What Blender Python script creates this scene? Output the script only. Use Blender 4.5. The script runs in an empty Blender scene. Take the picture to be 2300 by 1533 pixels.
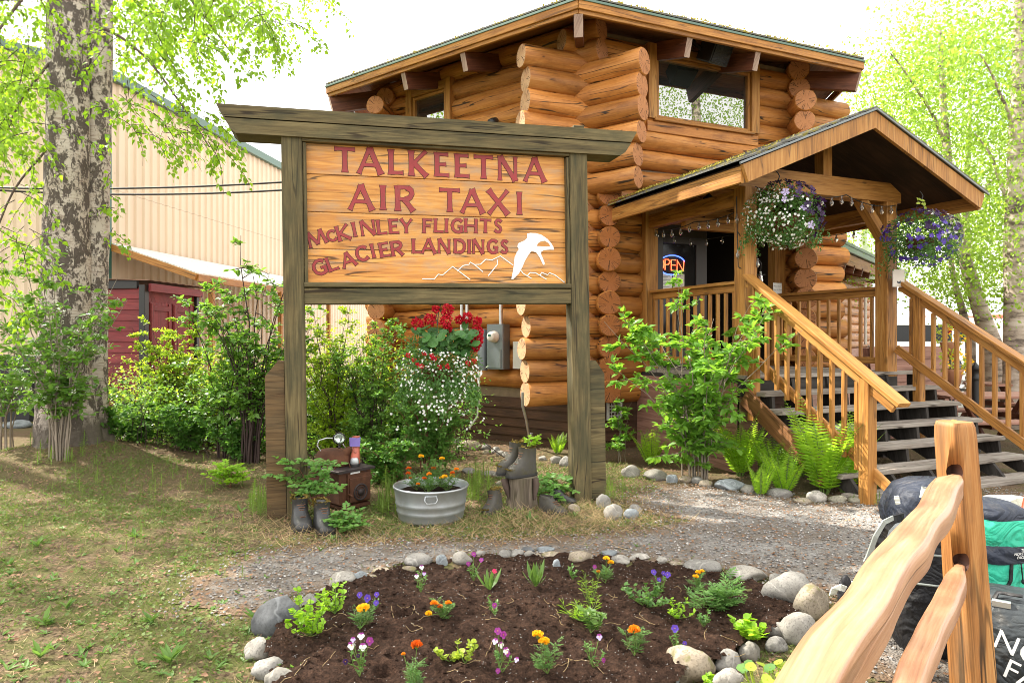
import bpy, bmesh, math, random
import numpy as np
from mathutils import Vector, Matrix, noise
R = math.radians
scene = bpy.context.scene
COL = scene.collection

# ---------------------------------------------------------------- camera
CAM_H = 1.5
cd = bpy.data.cameras.new('camera'); cam = bpy.data.objects.new('camera', cd); COL.objects.link(cam)
cam.location = (0, 0, CAM_H); cam.rotation_euler = (R(90), 0, 0)
cd.sensor_width = 36; cd.sensor_fit = 'HORIZONTAL'; cd.lens = 1533/2300*36
cd.shift_y = -6.5/2300; cd.clip_start = 0.05; cd.clip_end = 2000
scene.camera = cam

# ---------------------------------------------------------------- light
SUN_AZ = Vector((-0.88, 0.47, 0)).normalized(); SUN_EL = R(47)
SUN = Vector((SUN_AZ.x*math.cos(SUN_EL), SUN_AZ.y*math.cos(SUN_EL), math.sin(SUN_EL)))
ld = bpy.data.lights.new('sun', 'SUN'); lo = bpy.data.objects.new('sun', ld); COL.objects.link(lo)
ld.energy = 5.0; ld.angle = R(0.6); ld.color = (1.0, 0.93, 0.82)
lo.rotation_euler = (-SUN).to_track_quat('-Z', 'Y').to_euler(); lo.location = (-20, 12, 30)
W = bpy.data.worlds.new('World'); scene.world = W; W.use_nodes = True
nt = W.node_tree; nt.nodes.clear()
sky = nt.nodes.new('ShaderNodeTexSky'); sky.sky_type = 'NISHITA'; sky.sun_disc = False
sky.sun_elevation = SUN_EL; sky.sun_rotation = math.atan2(SUN_AZ.x, SUN_AZ.y)
sky.air_density = 1.0; sky.dust_density = 2.5; sky.ozone_density = 1.0
tc = nt.nodes.new('ShaderNodeTexCoord'); mp = nt.nodes.new('ShaderNodeMapping'); mp.inputs['Scale'].default_value = (1, 1, 2.2)
nt.links.new(tc.outputs['Generated'], mp.inputs['Vector'])
no = nt.nodes.new('ShaderNodeTexNoise'); no.inputs['Scale'].default_value = 2.3; no.inputs['Detail'].default_value = 6
nt.links.new(mp.outputs[0], no.inputs['Vector'])
rp = nt.nodes.new('ShaderNodeValToRGB'); rp.color_ramp.elements[0].position = .24; rp.color_ramp.elements[1].position = .44
nt.links.new(no.outputs[0], rp.inputs[0])
mx = nt.nodes.new('ShaderNodeMixRGB'); mx.inputs[2].default_value = (11.5, 11.3, 11.0, 1)
nt.links.new(rp.outputs[0], mx.inputs[0]); nt.links.new(sky.outputs[0], mx.inputs[1])
bg = nt.nodes.new('ShaderNodeBackground'); bg.inputs[1].default_value = 0.096
nt.links.new(mx.outputs[0], bg.inputs[0])
ow = nt.nodes.new('ShaderNodeOutputWorld'); nt.links.new(bg.outputs[0], ow.inputs[0])
vs = scene.view_settings; vs.view_transform = 'Standard'; vs.look = 'None'; vs.gamma = 1; vs.use_curve_mapping = False
vs.exposure = 1.5
scene.cycles.filter_width = 0.95; scene.cycles.use_adaptive_sampling = False
scene.cycles.use_denoising = True; scene.cycles.max_bounces = 7; scene.cycles.diffuse_bounces = 4
scene.cycles.transmission_bounces = 5; scene.cycles.transparent_max_bounces = 12
scene.cycles.caustics_reflective = False; scene.cycles.caustics_refractive = False

# ---------------------------------------------------------------- photo pixel -> point in the place
FPX, CX, CY = 1533.0, 1150.0, 760.0
def ray(x, y): return Vector(((x-CX)/FPX, 1.0, -(y-CY)/FPX))
def gp(x, y, z=0.0):
    r = ray(x, y); t = (z-CAM_H)/r.z; return Vector((r.x*t, t, z))
def at(x, y, Z):
    r = ray(x, y); return Vector((r.x*Z, Z, CAM_H+r.z*Z))
def on_plane(x, y, p, n):
    r = ray(x, y); o = Vector((0, 0, CAM_H)); return o + r*((p-o).dot(n)/r.dot(n))
def nz(x, y, z=0.0, s=1.0): return noise.noise(Vector((x*s, y*s, z)))
def ground_h(x, y):
    h = 0.02*nz(x, y, 3.1, .9) + 0.008*nz(x, y, 7.7, 5)
    d2 = (x+5.3)**2 + (y-8.2)**2
    return h + 0.28*math.exp(-d2/1.1)

# ---------------------------------------------------------------- scene bookkeeping
WL = {}
def thing(name, label, cat, loc=(0, 0, 0), group=None):
    o = bpy.data.objects.new(name, None); COL.objects.link(o); o.empty_display_size = .1
    o.location = loc; WL[o.name] = Vector(loc); o['label'] = label; o['category'] = cat
    if group: o['group'] = group
    return o
def tag(o, label, cat, group=None):
    o['label'] = label; o['category'] = cat
    if group: o['group'] = group
    return o

class MB:
    """collects shapes, in world coordinates, for ONE mesh object"""
    def __init__(s): s.v = []; s.f = []; s.uv = []; s.mi = []; s.sm = []; s.rnd = random.Random(7)
    def add(s, vs, fs, uvs=None, mi=0, smooth=False):
        b = len(s.v); s.v.extend([tuple(p) for p in vs])
        for k, f in enumerate(fs):
            s.f.append([b+i for i in f]); s.mi.append(mi); s.sm.append(smooth)
            s.uv.append(uvs[k] if uvs else [(0, 0)]*len(f))
    def sweep(s, cs0, cs1_list=None): pass
    def loft(s, rings, closed=True, cap=True, mi=0, capmi=None, smooth=True, uvs=1.0, uo=None, ends=None):
        """rings: list of lists of points (same count); u along, v around"""
        n = len(rings[0]); vs = [p for r in rings for p in r]
        uo = uo if uo is not None else (s.rnd.uniform(0, 50), s.rnd.uniform(0, 50))
        us = [0.0]
        for a, b in zip(rings, rings[1:]):
            ca = sum((Vector(p) for p in a), Vector())/n; cb = sum((Vector(p) for p in b), Vector())/n
            us.append(us[-1]+(cb-ca).length)
        k0 = max(range(len(rings)), key=lambda i: (Vector(rings[i][0])-Vector(rings[i][n//2])).length)
        per = [0.0]
        for i in range(n): per.append(per[-1]+(Vector(rings[k0][i])-Vector(rings[k0][(i+1) % n])).length)
        fs, uv = [], []
        m = n if closed else n-1
        for i in range(len(rings)-1):
            for j in range(m):
                j2 = (j+1) % n
                fs.append([i*n+j, i*n+j2, (i+1)*n+j2, (i+1)*n+j])
                uv.append([(us[i]+uo[0], per[j]+uo[1]), (us[i]+uo[0], per[j+1]+uo[1]), (us[i+1]+uo[0], per[j+1]+uo[1]), (us[i+1]+uo[0], per[j]+uo[1])])
        s.add(vs, fs, uv, mi, smooth)
        if cap:
            cm = mi if capmi is None else capmi
            for e, rg in ((0, rings[0][::-1]), (1, rings[-1])):
                c = sum((Vector(p) for p in rg), Vector())/n
                x = (Vector(rg[0])-c).normalized() if (Vector(rg[0])-c).length > 1e-6 else Vector((1, 0, 0))
                nn = Vector((0, 0, 0))
                for i in range(n): nn += (Vector(rg[i])-c).cross(Vector(rg[(i+1) % n])-c)
                nn = nn.normalized() if nn.length > 1e-12 else Vector((0, 0, 1)); y = nn.cross(x)
                s.add(rg, [list(range(n))], [[((Vector(p)-c).dot(x), (Vector(p)-c).dot(y)) for p in rg]], cm, False)
    def beam(s, p0, p1, w, h, up=(0, 0, 1), ch=0.006, mi=0, capmi=None, e0=0, e1=0):
        """squared timber from p0 to p1; w across, h along `up`; chamfered edges"""
        p0, p1, up = Vector(p0), Vector(p1), Vector(up)
        d = (p1-p0).normalized(); sx = d.cross(up).normalized(); uy = sx.cross(d).normalized()
        a, b = w/2, h/2; c = min(ch, a*.45, b*.45)
        cs = [(-a+c, -b), (a-c, -b), (a, -b+c), (a, b-c), (a-c, b), (-a+c, b), (-a, b-c), (-a, -b+c)]
        s.loft([[p0+sx*x+uy*y for x, y in cs], [p1+sx*x+uy*y for x, y in cs]], mi=mi, capmi=capmi, smooth=False)
    def box(s, c, sz, rz=0.0, ch=0.004, mi=0):
        c = Vector(c); d = Vector((math.cos(rz), math.sin(rz), 0)); l = sz[0]/2
        s.beam(c-d*l, c+d*l, sz[1], sz[2], (0, 0, 1), ch, mi)
    def tube(s, path, rad, n=8, mi=0, capmi=None, cap=True, smooth=True, squash=None):
        path = [Vector(p) for p in path]
        if not isinstance(rad, (list, tuple)): rad = [rad]*len(path)
        t0 = (path[1]-path[0]).normalized()
        x = t0.cross(Vector((0, 0, 1)));  x = x.normalized() if x.length > 1e-3 else Vector((1, 0, 0))
        rings = []
        for i, p in enumerate(path):
            t = (path[min(i+1, len(path)-1)]-path[max(i-1, 0)]).normalized()
            x = (x-t*x.dot(t)).normalized(); y = t.cross(x)
            q = squash or 1
            rings.append([p+(x*math.cos(a)+y*math.sin(a)*q)*rad[i] for a in [2*math.pi*k/n for k in range(n)]])
        s.loft(rings, cap=cap, mi=mi, capmi=capmi, smooth=smooth)
    def lathe(s, c, prof, n=24, mi=0, axis=(0, 0, 1), smooth=True, cap=False, sx=1, sy=1):
        c = Vector(c); ax = Vector(axis).normalized()
        x = ax.cross(Vector((0, 1, 0)));  x = x.normalized() if x.length > .1 else Vector((1, 0, 0)); y = ax.cross(x)
        s.loft([[c+ax*z+(x*math.cos(a)*sx+y*math.sin(a)*sy)*max(r, 1e-4) for a in [2*math.pi*k/n for k in range(n)]] for r, z in prof], cap=cap, mi=mi, smooth=smooth)
    def prism(s, pts, d, mi=0, sidemi=None, uo=None):
        """pts: 3-d outline, extruded by vector d (front face = pts+d)"""
        n = len(pts); pts = [Vector(p) for p in pts]; d = Vector(d)
        u = (pts[1]-pts[0]).normalized(); nn = d.normalized(); v = nn.cross(u)
        uo = uo if uo is not None else (s.rnd.uniform(0, 50), s.rnd.uniform(0, 50))
        U = lambda p: ((p-pts[0]).dot(u)+uo[0], (p-pts[0]).dot(v)+uo[1])
        vs = pts+[p+d for p in pts]
        s.add(vs, [[n+i for i in range(n)]], [[U(p) for p in pts]], mi)
        s.add(vs, [list(range(n))[::-1]], [[U(p) for p in pts][::-1]], mi)
        sm = mi if sidemi is None else sidemi
        for i in range(n):
            j = (i+1) % n
            s.add([vs[i], vs[j], vs[n+j], vs[n+i]], [[0, 1, 2, 3]], [[U(pts[i]), U(pts[j]), (U(pts[j])[0], U(pts[j])[1]+.03), (U(pts[i])[0], U(pts[i])[1]+.03)]], sm)
    def blob(s, c, r, seed=0, sub=2, amp=.18, fr=1.3, flat=0.0, rot=0.0, mi=0, lump=0.0):
        bm = bmesh.new(); bmesh.ops.create_icosphere(bm, subdivisions=sub, radius=1)
        vs = []; cz, sz = math.cos(rot), math.sin(rot)
        o = Vector((seed*3.7, seed*1.3, seed*.7))
        for v in bm.verts:
            k = 1+amp*noise.noise(v.co*fr+o)+amp*.45*noise.noise(v.co*fr*2.6+o)+lump*noise.noise(v.co*9+o)
            # planed facets
            p = v.co.copy()
            for q in range(3):
                dv = Vector((math.sin(seed*1.7+q*2.1), math.cos(seed*2.3+q*1.9), math.sin(seed+q*3.3)*.7)).normalized()
                e = p.dot(dv)-(.74+.1*math.sin(seed*5+q))
                if e > 0: p -= dv*e*.8
            p = p*k
            x, y, z = p.x*r[0], p.y*r[1], p.z*r[2]
            if z < -flat*r[2] and flat: z = -flat*r[2]
            vs.append((c[0]+x*cz-y*sz, c[1]+x*sz+y*cz, c[2]+z))
        s.add(vs, [[v.index for v in f.verts] for f in bm.faces], None, mi, True)
        bm.free()
    def build(s, name, mats, parent=None, label=None):
        me = bpy.data.meshes.new(name)
        o = bpy.data.objects.new(name, me)
        off = Vector((0, 0, 0))
        if parent is not None: off = WL[parent.name]; o.parent = parent
        V = np.array(s.v, dtype=np.float32).reshape(-1, 3)-np.array(off, dtype=np.float32)
        me.from_pydata(V.tolist(), [], s.f)
        uvl = me.uv_layers.new(name='UVMap')
        uvl.data.foreach_set('uv', np.array([c for f in s.uv for p in f for c in p], dtype=np.float32))
        me.polygons.foreach_set('material_index', s.mi); me.polygons.foreach_set('use_smooth', s.sm)
        if not isinstance(mats, (list, tuple)): mats = [mats]
        for m in mats: me.materials.append(m)
        me.update(); COL.objects.link(o); WL[o.name] = off
        if label: o['label'] = label
        return o

def centre(o):
    """put a top-level mesh's origin at the middle of its base"""
    me = o.data; n = len(me.vertices); a = np.empty(n*3, dtype=np.float32); me.vertices.foreach_get('co', a); a = a.reshape(-1, 3)
    c = np.array([(a[:, 0].min()+a[:, 0].max())/2, (a[:, 1].min()+a[:, 1].max())/2, a[:, 2].min()], dtype=np.float32)
    me.vertices.foreach_set('co', (a-c).ravel()); o.location = Vector(c.tolist()); WL[o.name] = Vector(c.tolist()); me.update(); return o

# leaf clouds: N copies of a small leaf template in ONE mesh (numpy)
T_OVATE = (np.array([(0, 0, 0), (-.27, .28, .07), (-.24, .62, .06), (0, 1, -.04), (.24, .62, .06), (.27, .28, .07), (0, .45, 0)]), [[0, 6, 2, 1], [6, 3, 2], [0, 5, 4, 6], [6, 4, 3]])
T_BIRCH = (np.array([(0, 0, 0), (-.38, .22, .08), (-.22, .6, .05), (0, 1, -.06), (.22, .6, .05), (.38, .22, .08), (0, .4, 0)]), [[0, 6, 2, 1], [6, 3, 2], [0, 5, 4, 6], [6, 4, 3]])
T_QUAD = (np.array([(0, 0, 0), (-.33, .42, .05), (0, 1, 0), (.33, .42, .05)]), [[0, 3, 2, 1]])
T_NARROW = (np.array([(0, 0, 0), (-.11, .35, .03), (-.08, .7, .02), (0, 1, -.05), (.08, .7, .02), (.11, .35, .03)]), [[0, 5, 4, 3, 2, 1]])
T_ROUND = (np.array([(0, 0, 0), (-.35, .1, .05), (-.5, .45, .02), (-.35, .85, .05), (0, 1, .02), (.35, .85, .05), (.5, .45, .02), (.35, .1, .05), (0, .5, -.05)]), [[0, 8, 2, 1], [8, 4, 3, 2], [8, 6, 5, 4], [0, 7, 6, 8]])
T_BLADE = (np.array([(-.5, 0, 0), (.5, 0, 0), (.3, .55, .1), (-.3, .55, .1), (0, 1, .35)]), [[0, 1, 2, 3], [3, 2, 4]])
T_PETAL5 = None
def _flower5():
    vs = [(0, 0, 0)]; fs = []
    for k in range(5):
        a = 2*math.pi*k/5
        for da, r, z in ((-.5, .75, .1), (0, 1.0, .16), (.5, .75, .1)): vs.append((r*math.cos(a+da), r*math.sin(a+da), z))
        b = 1+3*k; fs.append([0, b, b+1, b+2])
    return np.array(vs), fs
T_PETAL5 = _flower5()
T_CHIP = (np.array([(-1, 0, 0), (0, -.8, .1), (1, .1, 0), (.1, .9, .05), (0, 0, .7), (.05, 0, -.4)]), [[0, 1, 4], [1, 2, 4], [2, 3, 4], [3, 0, 4], [1, 0, 5], [2, 1, 5], [3, 2, 5], [0, 3, 5]])
def leafcloud(name, P, D, Nn, S, tmpl, mat, parent=None, squash=None, smooth=False):
    P = np.asarray(P, dtype=np.float64).reshape(-1, 3); n = len(P)
    if n == 0: return None
    D = np.asarray(D, dtype=np.float64).reshape(-1, 3); Nn = np.asarray(Nn, dtype=np.float64).reshape(-1, 3)
    S = np.broadcast_to(np.asarray(S, dtype=np.float64), (n,))
    D = D/np.maximum(np.linalg.norm(D, axis=1, keepdims=True), 1e-9)
    X = np.cross(D, Nn); X = X/np.maximum(np.linalg.norm(X, axis=1, keepdims=True), 1e-9); Z = np.cross(X, D)
    tv, tf = tmpl; k = len(tv)
    sx = 1.0 if squash is None else np.asarray(squash, dtype=np.float64).reshape(-1, 1, 1)
    V = P[:, None, :]+S[:, None, None]*(tv[None, :, 0:1]*X[:, None, :]*sx+tv[None, :, 1:2]*D[:, None, :]+tv[None, :, 2:3]*Z[:, None, :])
    off = np.zeros(3)
    if parent is not None: off = np.array(WL[parent.name])
    V = (V-off).reshape(-1, 3)
    me = bpy.data.meshes.new(name); o = bpy.data.objects.new(name, me)
    cnt = [len(f) for f in tf]; flat = np.array([i for f in tf for i in f])
    loops = (flat[None, :]+(np.arange(n)*k)[:, None]).ravel().astype(np.int32)
    tot = np.tile(np.array(cnt, dtype=np.int32), n); st = np.concatenate([[0], np.cumsum(tot)[:-1]]).astype(np.int32)
    me.vertices.add(len(V)); me.vertices.foreach_set('co', V.astype(np.float32).ravel())
    me.loops.add(len(loops)); me.loops.foreach_set('vertex_index', loops)
    me.polygons.add(len(tot)); me.polygons.foreach_set('loop_start', st); me.polygons.foreach_set('loop_total', tot)
    me.polygons.foreach_set('use_smooth', np.full(len(tot), smooth, dtype=bool))
    me.materials.append(mat); me.update(calc_edges=True); me.validate()
    COL.objects.link(o); WL[o.name] = Vector(off.tolist())
    if parent is not None: o.parent = parent
    return o

def text_shape(s, size, align='CENTER'):
    cu = bpy.data.curves.new('t', 'FONT'); cu.body = s; cu.size = size; cu.align_x = align; cu.align_y = 'CENTER'; cu.resolution_u = 3
    o = bpy.data.objects.new('t', cu); COL.objects.link(o)
    dg = bpy.context.evaluated_depsgraph_get(); me = bpy.data.meshes.new_from_object(o.evaluated_get(dg))
    vs = [v.co.copy() for v in me.vertices]; fs = [list(p.vertices) for p in me.polygons]
    bpy.data.objects.remove(o); bpy.data.curves.remove(cu); bpy.data.meshes.remove(me)
    return vs, fs
def put_text(mb, s, size, o, u, v, mi=0, align='CENTER'):
    vs, fs = text_shape(s, size, align); o, u, v = Vector(o), Vector(u), Vector(v)
    mb.add([o+u*p.x+v*p.y for p in vs], fs, None, mi)

# ---------------------------------------------------------------- materials
class Mt:
    def __init__(s, name):
        s.m = bpy.data.materials.new(name); s.m.use_nodes = True; s.nt = s.m.node_tree; s.nt.nodes.clear()
        s.out = s.n('OutputMaterial'); s.b = s.n('BsdfPrincipled'); s.nt.links.new(s.b.outputs[0], s.out.inputs[0])
    def n(s, typ, ins=None, **props):
        nd = s.nt.nodes.new('ShaderNode'+typ)
        for k, v in props.items(): setattr(nd, k, v)
        for k, v in (ins or {}).items(): s.set(nd.inputs[k], v)
        return nd
    def set(s, sock, v):
        if isinstance(v, bpy.types.NodeSocket): s.nt.links.new(v, sock)
        elif isinstance(v, bpy.types.Node): s.nt.links.new(v.outputs[0], sock)
        else:
            if sock.type == 'RGBA' and len(v) == 3: v = (*v, 1)
            sock.default_value = v
    def math(s, op, a, b=None, c=None, clamp=False):
        nd = s.n('Math', operation=op, use_clamp=clamp); s.set(nd.inputs[0], a)
        if b is not None: s.set(nd.inputs[1], b)
        if c is not None: s.set(nd.inputs[2], c)
        return nd.outputs[0]
    def mix(s, f, a, b, mode='MIX'):
        nd = s.n('MixRGB', blend_type=mode); s.set(nd.inputs[0], f); s.set(nd.inputs[1], a); s.set(nd.inputs[2], b); return nd.outputs[0]
    def ramp(s, f, stops, interp='LINEAR'):
        nd = s.n('ValToRGB'); cr = nd.color_ramp; cr.interpolation = interp
        while len(cr.elements) < len(stops): cr.elements.new(.5)
        for e, (p, c) in zip(cr.elements, stops):
            e.position = p; e.color = (c, c, c, 1) if not isinstance(c, (tuple, list)) else (*c[:3], 1)
        s.set(nd.inputs[0], f); return nd.outputs[0]
    def coord(s, kind='Object', scale=(1, 1, 1), loc=(0, 0, 0)):
        t = s.n('TexCoord'); return s.n('Mapping', {'Vector': t.outputs[kind], 'Scale': scale, 'Location': loc}).outputs[0]
    def noise(s, vec, scale=1, detail=4, rough=.5, dist=0):
        return s.n('TexNoise', {'Vector': vec, 'Scale': scale, 'Detail': detail, 'Roughness': rough, 'Distortion': dist}).outputs[0]
    def vor(s, vec, scale=1, feature='F1', out='Distance', rnd=1):
        return s.n('TexVoronoi', {'Vector': vec, 'Scale': scale, 'Randomness': rnd}, feature=feature).outputs[out]
    def rpi(s): return s.n('NewGeometry').outputs['Random Per Island']
    def rob(s): return s.n('ObjectInfo').outputs['Random']
    def bump(s, h, strength=.3, dist=.01):
        b = s.n('Bump', {'Height': h, 'Strength': strength, 'Distance': dist}); s.set(s.b.inputs['Normal'], b.outputs[0]); return b
    def fin(s, col, rough=.6, metal=0, spec=None):
        s.set(s.b.inputs['Base Color'], col); s.set(s.b.inputs['Roughness'], rough); s.set(s.b.inputs['Metallic'], metal)
        if spec is not None: s.set(s.b.inputs['Specular IOR Level'], spec)
        return s.m

def wood(name, c0, c1, c2, stain=None, stain_amt=.5, stain_pos=.5, knot=.5, rough=.6, bump=.35, crack=.4, gs=1.0, var=.25, spec=.3, ring=.05, fw=.45, bw=.45, ks=(1.9, 4.2), kr=(.05, .13)):
    """c0 dark grain, c1 body, c2 light body; uv: u along the grain, v across, metres"""
    m = Mt(name); u = m.coord('UV')
    q = m.n('Mapping', {'Vector': u, 'Scale': (.5*gs, 7*gs, 1)}).outputs[0]
    n1 = m.noise(q, 1.0, 3, .5, .35)
    rings = m.math('SINE', m.math('MULTIPLY', n1, 46))
    f = m.noise(m.n('Mapping', {'Vector': u, 'Scale': (4*gs, 150*gs, 1)}).outputs[0], 1, 3, .6)
    big = m.noise(m.n('Mapping', {'Vector': u, 'Scale': (.55, 5, 1)}).outputs[0], 1, 6, .62)
    g = m.math('ADD', m.math('MULTIPLY', rings, ring), m.math('ADD', m.math('MULTIPLY', f, fw), m.math('MULTIPLY', big, bw)))
    col = m.ramp(g, [(.31, c0), (.45, c1), (.62, c2)])
    # knots
    kv = m.n('TexVoronoi', {'Vector': m.n('Mapping', {'Vector': u, 'Scale': (*ks, 1)}).outputs[0], 'Scale': 1}, feature='F1').outputs['Distance']
    kn = m.ramp(kv, [(kr[0], 1), (kr[1], 0)])
    col = m.mix(m.math('MULTIPLY', kn, knot), col, tuple(x*.35 for x in c0))
    # drying cracks along the grain
    cn = m.noise(m.n('Mapping', {'Vector': u, 'Scale': (.55, 9, 1)}).outputs[0], 1, 2, .4)
    ck = m.math('MULTIPLY', m.ramp(m.math('ABSOLUTE', m.math('SUBTRACT', cn, .5)), [(.006, 1), (.014, 0)]), m.ramp(m.noise(u, 1.1, 2), [(.44, 0), (.52, 1)]))
    col = m.mix(m.math('MULTIPLY', ck, crack), col, (.02, .012, .006))
    if stain:
        sn = m.noise(m.n('Mapping', {'Vector': u, 'Scale': (2.2, 6, 1)}).outputs[0], 1, 6, .65)
        col = m.mix(m.math('MULTIPLY', m.ramp(sn, [(stain_pos-.08, 0), (stain_pos+.12, 1)]), stain_amt), col, stain)
    hv = m.n('HueSaturation', {'Color': col, 'Value': m.math('ADD', 1-var/2, m.math('MULTIPLY', m.rpi(), var))}).outputs[0]
    h = m.math('SUBTRACT', m.math('ADD', m.math('MULTIPLY', f, .5), m.math('MULTIPLY', rings, ring*.6)), m.math('MULTIPLY', ck, 1.5))
    m.bump(h, bump, .004)
    return m.fin(hv, m.math('ADD', rough-.1, m.math('MULTIPLY', f, .2)), 0, spec)

def logend(name, c0, c1):
    m = Mt(name); u = m.coord('UV'); l = m.n('VectorMath', {0: u}, operation='LENGTH').outputs['Value']
    n = m.noise(u, 9, 3); rr = m.math('SINE', m.math('MULTIPLY', m.math('ADD', l, m.math('MULTIPLY', n, .02)), 420))
    sx = m.n('SeparateXYZ', {0: u}); ang = m.math('ARCTAN2', sx.outputs[1], sx.outputs[0])
    a0 = m.math('MULTIPLY', m.math('SUBTRACT', m.rpi(), .5), 6.2)
    da = m.math('ABSOLUTE', m.math('SUBTRACT', m.math('ADD', ang, m.math('MULTIPLY', n, .25)), a0))
    ck = m.math('MULTIPLY', m.math('LESS_THAN', m.math('MULTIPLY', da, l), .0035), m.math('GREATER_THAN', l, .015))
    sp = m.noise(m.n('CombineXYZ', {0: m.math('MULTIPLY', m.math('ADD', ang, m.math('MULTIPLY', a0, 3)), 2.6), 1: m.math('MULTIPLY', l, 3), 2: a0}).outputs[0], 1, 2)
    ck = m.math('MAXIMUM', ck, m.math('MULTIPLY', m.ramp(m.math('ABSOLUTE', m.math('SUBTRACT', sp, .5)), [(.006, .8), (.02, 0)]), m.math('GREATER_THAN', l, .05)))
    rad = m.noise(m.n('CombineXYZ', {0: m.math('MULTIPLY', ang, 9), 1: m.math('MULTIPLY', l, 2)}).outputs[0], 1, 3)
    col = m.mix(m.math('ADD', .5, m.math('MULTIPLY', rr, .12)), c0, c1)
    col = m.mix(m.ramp(rad, [(.35, .35), (.6, 0)]), col, tuple(x*.5 for x in c0))
    col = m.mix(m.ramp(m.noise(u, 4, 4), [(.45, 0), (.75, .5)]), col, (.32, .13, .06))
    col = m.mix(ck, col, (.03, .015, .008))
    m.bump(rr, .15, .002)
    return m.fin(col, .75, 0, .2)

def leaf(name, c0, c1, t=None, tw=.45, gloss=.45, hv=.35):
    """thin leaf: diffuse + light coming through"""
    m = Mt(name); r = m.rpi(); o = m.coord('Object')
    f = m.math('ADD', m.math('MULTIPLY', r, .75), m.math('MULTIPLY', m.noise(o, 3.5, 2), .3), clamp=True)
    col = m.mix(f, c0, c1)
    m.fin(col, gloss, 0, .35)
    tr = m.n('BsdfTranslucent', {'Color': m.mix(r, t or c1, tuple(min(1, x*1.35) for x in (t or c1)))})
    sh = m.n('MixShader', {0: tw, 1: m.b.outputs[0], 2: tr.outputs[0]})
    m.nt.links.new(sh.outputs[0], m.out.inputs[0]); return m.m

def plain(name, c, rough=.5, metal=0, spec=None, var=.12, nscale=6, bump=0, dirt=None, dirt_amt=.4):
    m = Mt(name); o = m.coord('Object'); n = m.noise(o, nscale, 5, .6)
    col = m.mix(m.math('MULTIPLY', n, 1), tuple(x*(1-var) for x in c), tuple(min(1, x*(1+var)) for x in c))
    if dirt: col = m.mix(m.ramp(m.noise(o, nscale*.6+1, 6, .7), [(.48, 0), (.68, dirt_amt)]), col, dirt)
    if bump: m.bump(m.noise(o, nscale*8, 4), bump, .004)
    return m.fin(col, m.math('ADD', rough-.06, m.math('MULTIPLY', n, .12)), metal, spec)

M = {}
M['log'] = wood('log_wood', (.25, .09, .02), (.42, .165, .036), (.55, .275, .088), stain=(.15, .05, .016), stain_amt=.65, stain_pos=.57, knot=.95, rough=.5, crack=.95, var=.45, ring=.02, fw=.4, bw=.5, ks=(3.2, 6), kr=(.035, .10), bump=.5)
M['logend'] = logend('log_end', (.38, .155, .06), (.50, .24, .11)); M['logend_pale'] = logend('pale_log_end', (.44, .25, .125), (.60, .40, .24)); M['logend_brown'] = logend('brown_log_end', (.26, .085, .022), (.38, .14, .04))  # pale ends: sunlight partly put into the cut-wood colour
M['gold'] = wood('golden_timber', (.18, .075, .018), (.36, .16, .036), (.47, .25, .075), stain=(.14, .055, .015), stain_amt=.35, stain_pos=.6, knot=.6, rough=.55, crack=.5, var=.25)
M['fascia'] = wood('fascia_board', (.17, .065, .014), (.36, .155, .033), (.48, .245, .07), stain=(.13, .05, .02), stain_amt=.5, stain_pos=.57, knot=.6, rough=.55, crack=.6, var=.25)
M['rafterend'] = wood('weathered_rafter_end', (.14, .09, .07), (.25, .17, .13), (.34, .25, .2), knot=.2, rough=.8)
M['rafter'] = wood('rafter_wood', (.07, .022, .012), (.13, .045, .022), (.19, .075, .035), stain=(.05, .02, .015), knot=.4, rough=.6, var=.3)
M['soffit'] = wood('soffit_board', (.16, .055, .02), (.30, .12, .04), (.36, .17, .07), knot=.5, var=.4)
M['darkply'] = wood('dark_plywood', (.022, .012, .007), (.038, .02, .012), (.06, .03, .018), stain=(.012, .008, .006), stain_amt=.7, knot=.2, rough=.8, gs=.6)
M['brownboard'] = wood('brown_stair_board', (.10, .04, .014), (.2, .09, .033), (.27, .13, .055), knot=.4, crack=.4)
M['grey'] = wood('grey_tread', (.13, .105, .085), (.27, .235, .2), (.38, .345, .3), stain=(.12, .075, .045), stain_amt=.4, stain_pos=.58, knot=.3, rough=.85, crack=.8, var=.3)
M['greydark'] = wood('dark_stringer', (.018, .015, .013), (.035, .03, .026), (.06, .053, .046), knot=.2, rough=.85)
M['signwood'] = wood('weathered_green_timber', (.045, .034, .016), (.115, .087, .038), (.185, .147, .07), stain=(.04, .042, .022), stain_amt=.6, stain_pos=.5, knot=.55, rough=.8, crack=.9, var=.2)
M['brace'] = wood('brown_board', (.055, .03, .013), (.115, .069, .029), (.155, .1, .047), stain=(.055, .045, .025), stain_amt=.5, knot=.2, rough=.8, crack=.5, var=.2)
M['board'] = wood('sign_plank', (.42, .17, .04), (.60, .28, .065), (.68, .40, .15), stain=(.34, .25, .17), stain_amt=.75, stain_pos=.56, knot=.9, rough=.5, crack=.8, var=.34, ring=.05, fw=.4, bw=.4, ks=(1.3, 3.1), kr=(.03, .09))
M['skirt'] = wood('dark_siding', (.045, .02, .011), (.085, .04, .022), (.13, .065, .038), stain=(.04, .022, .015), knot=.15, rough=.7, var=.35)
M['redpaint'] = plain('sign_red_paint', (.25, .016, .017), .55, var=.3, nscale=14, dirt=(.22, .05, .04), dirt_amt=.5)
M['carve'] = plain('painted_recess_shade', (.075, .03, .018), .8, var=.3, nscale=20)  # dark tone painted as the shade of carved recesses
M['whitepaint'] = plain('white_paint', (.8, .8, .78), .5, var=.04)
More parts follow.
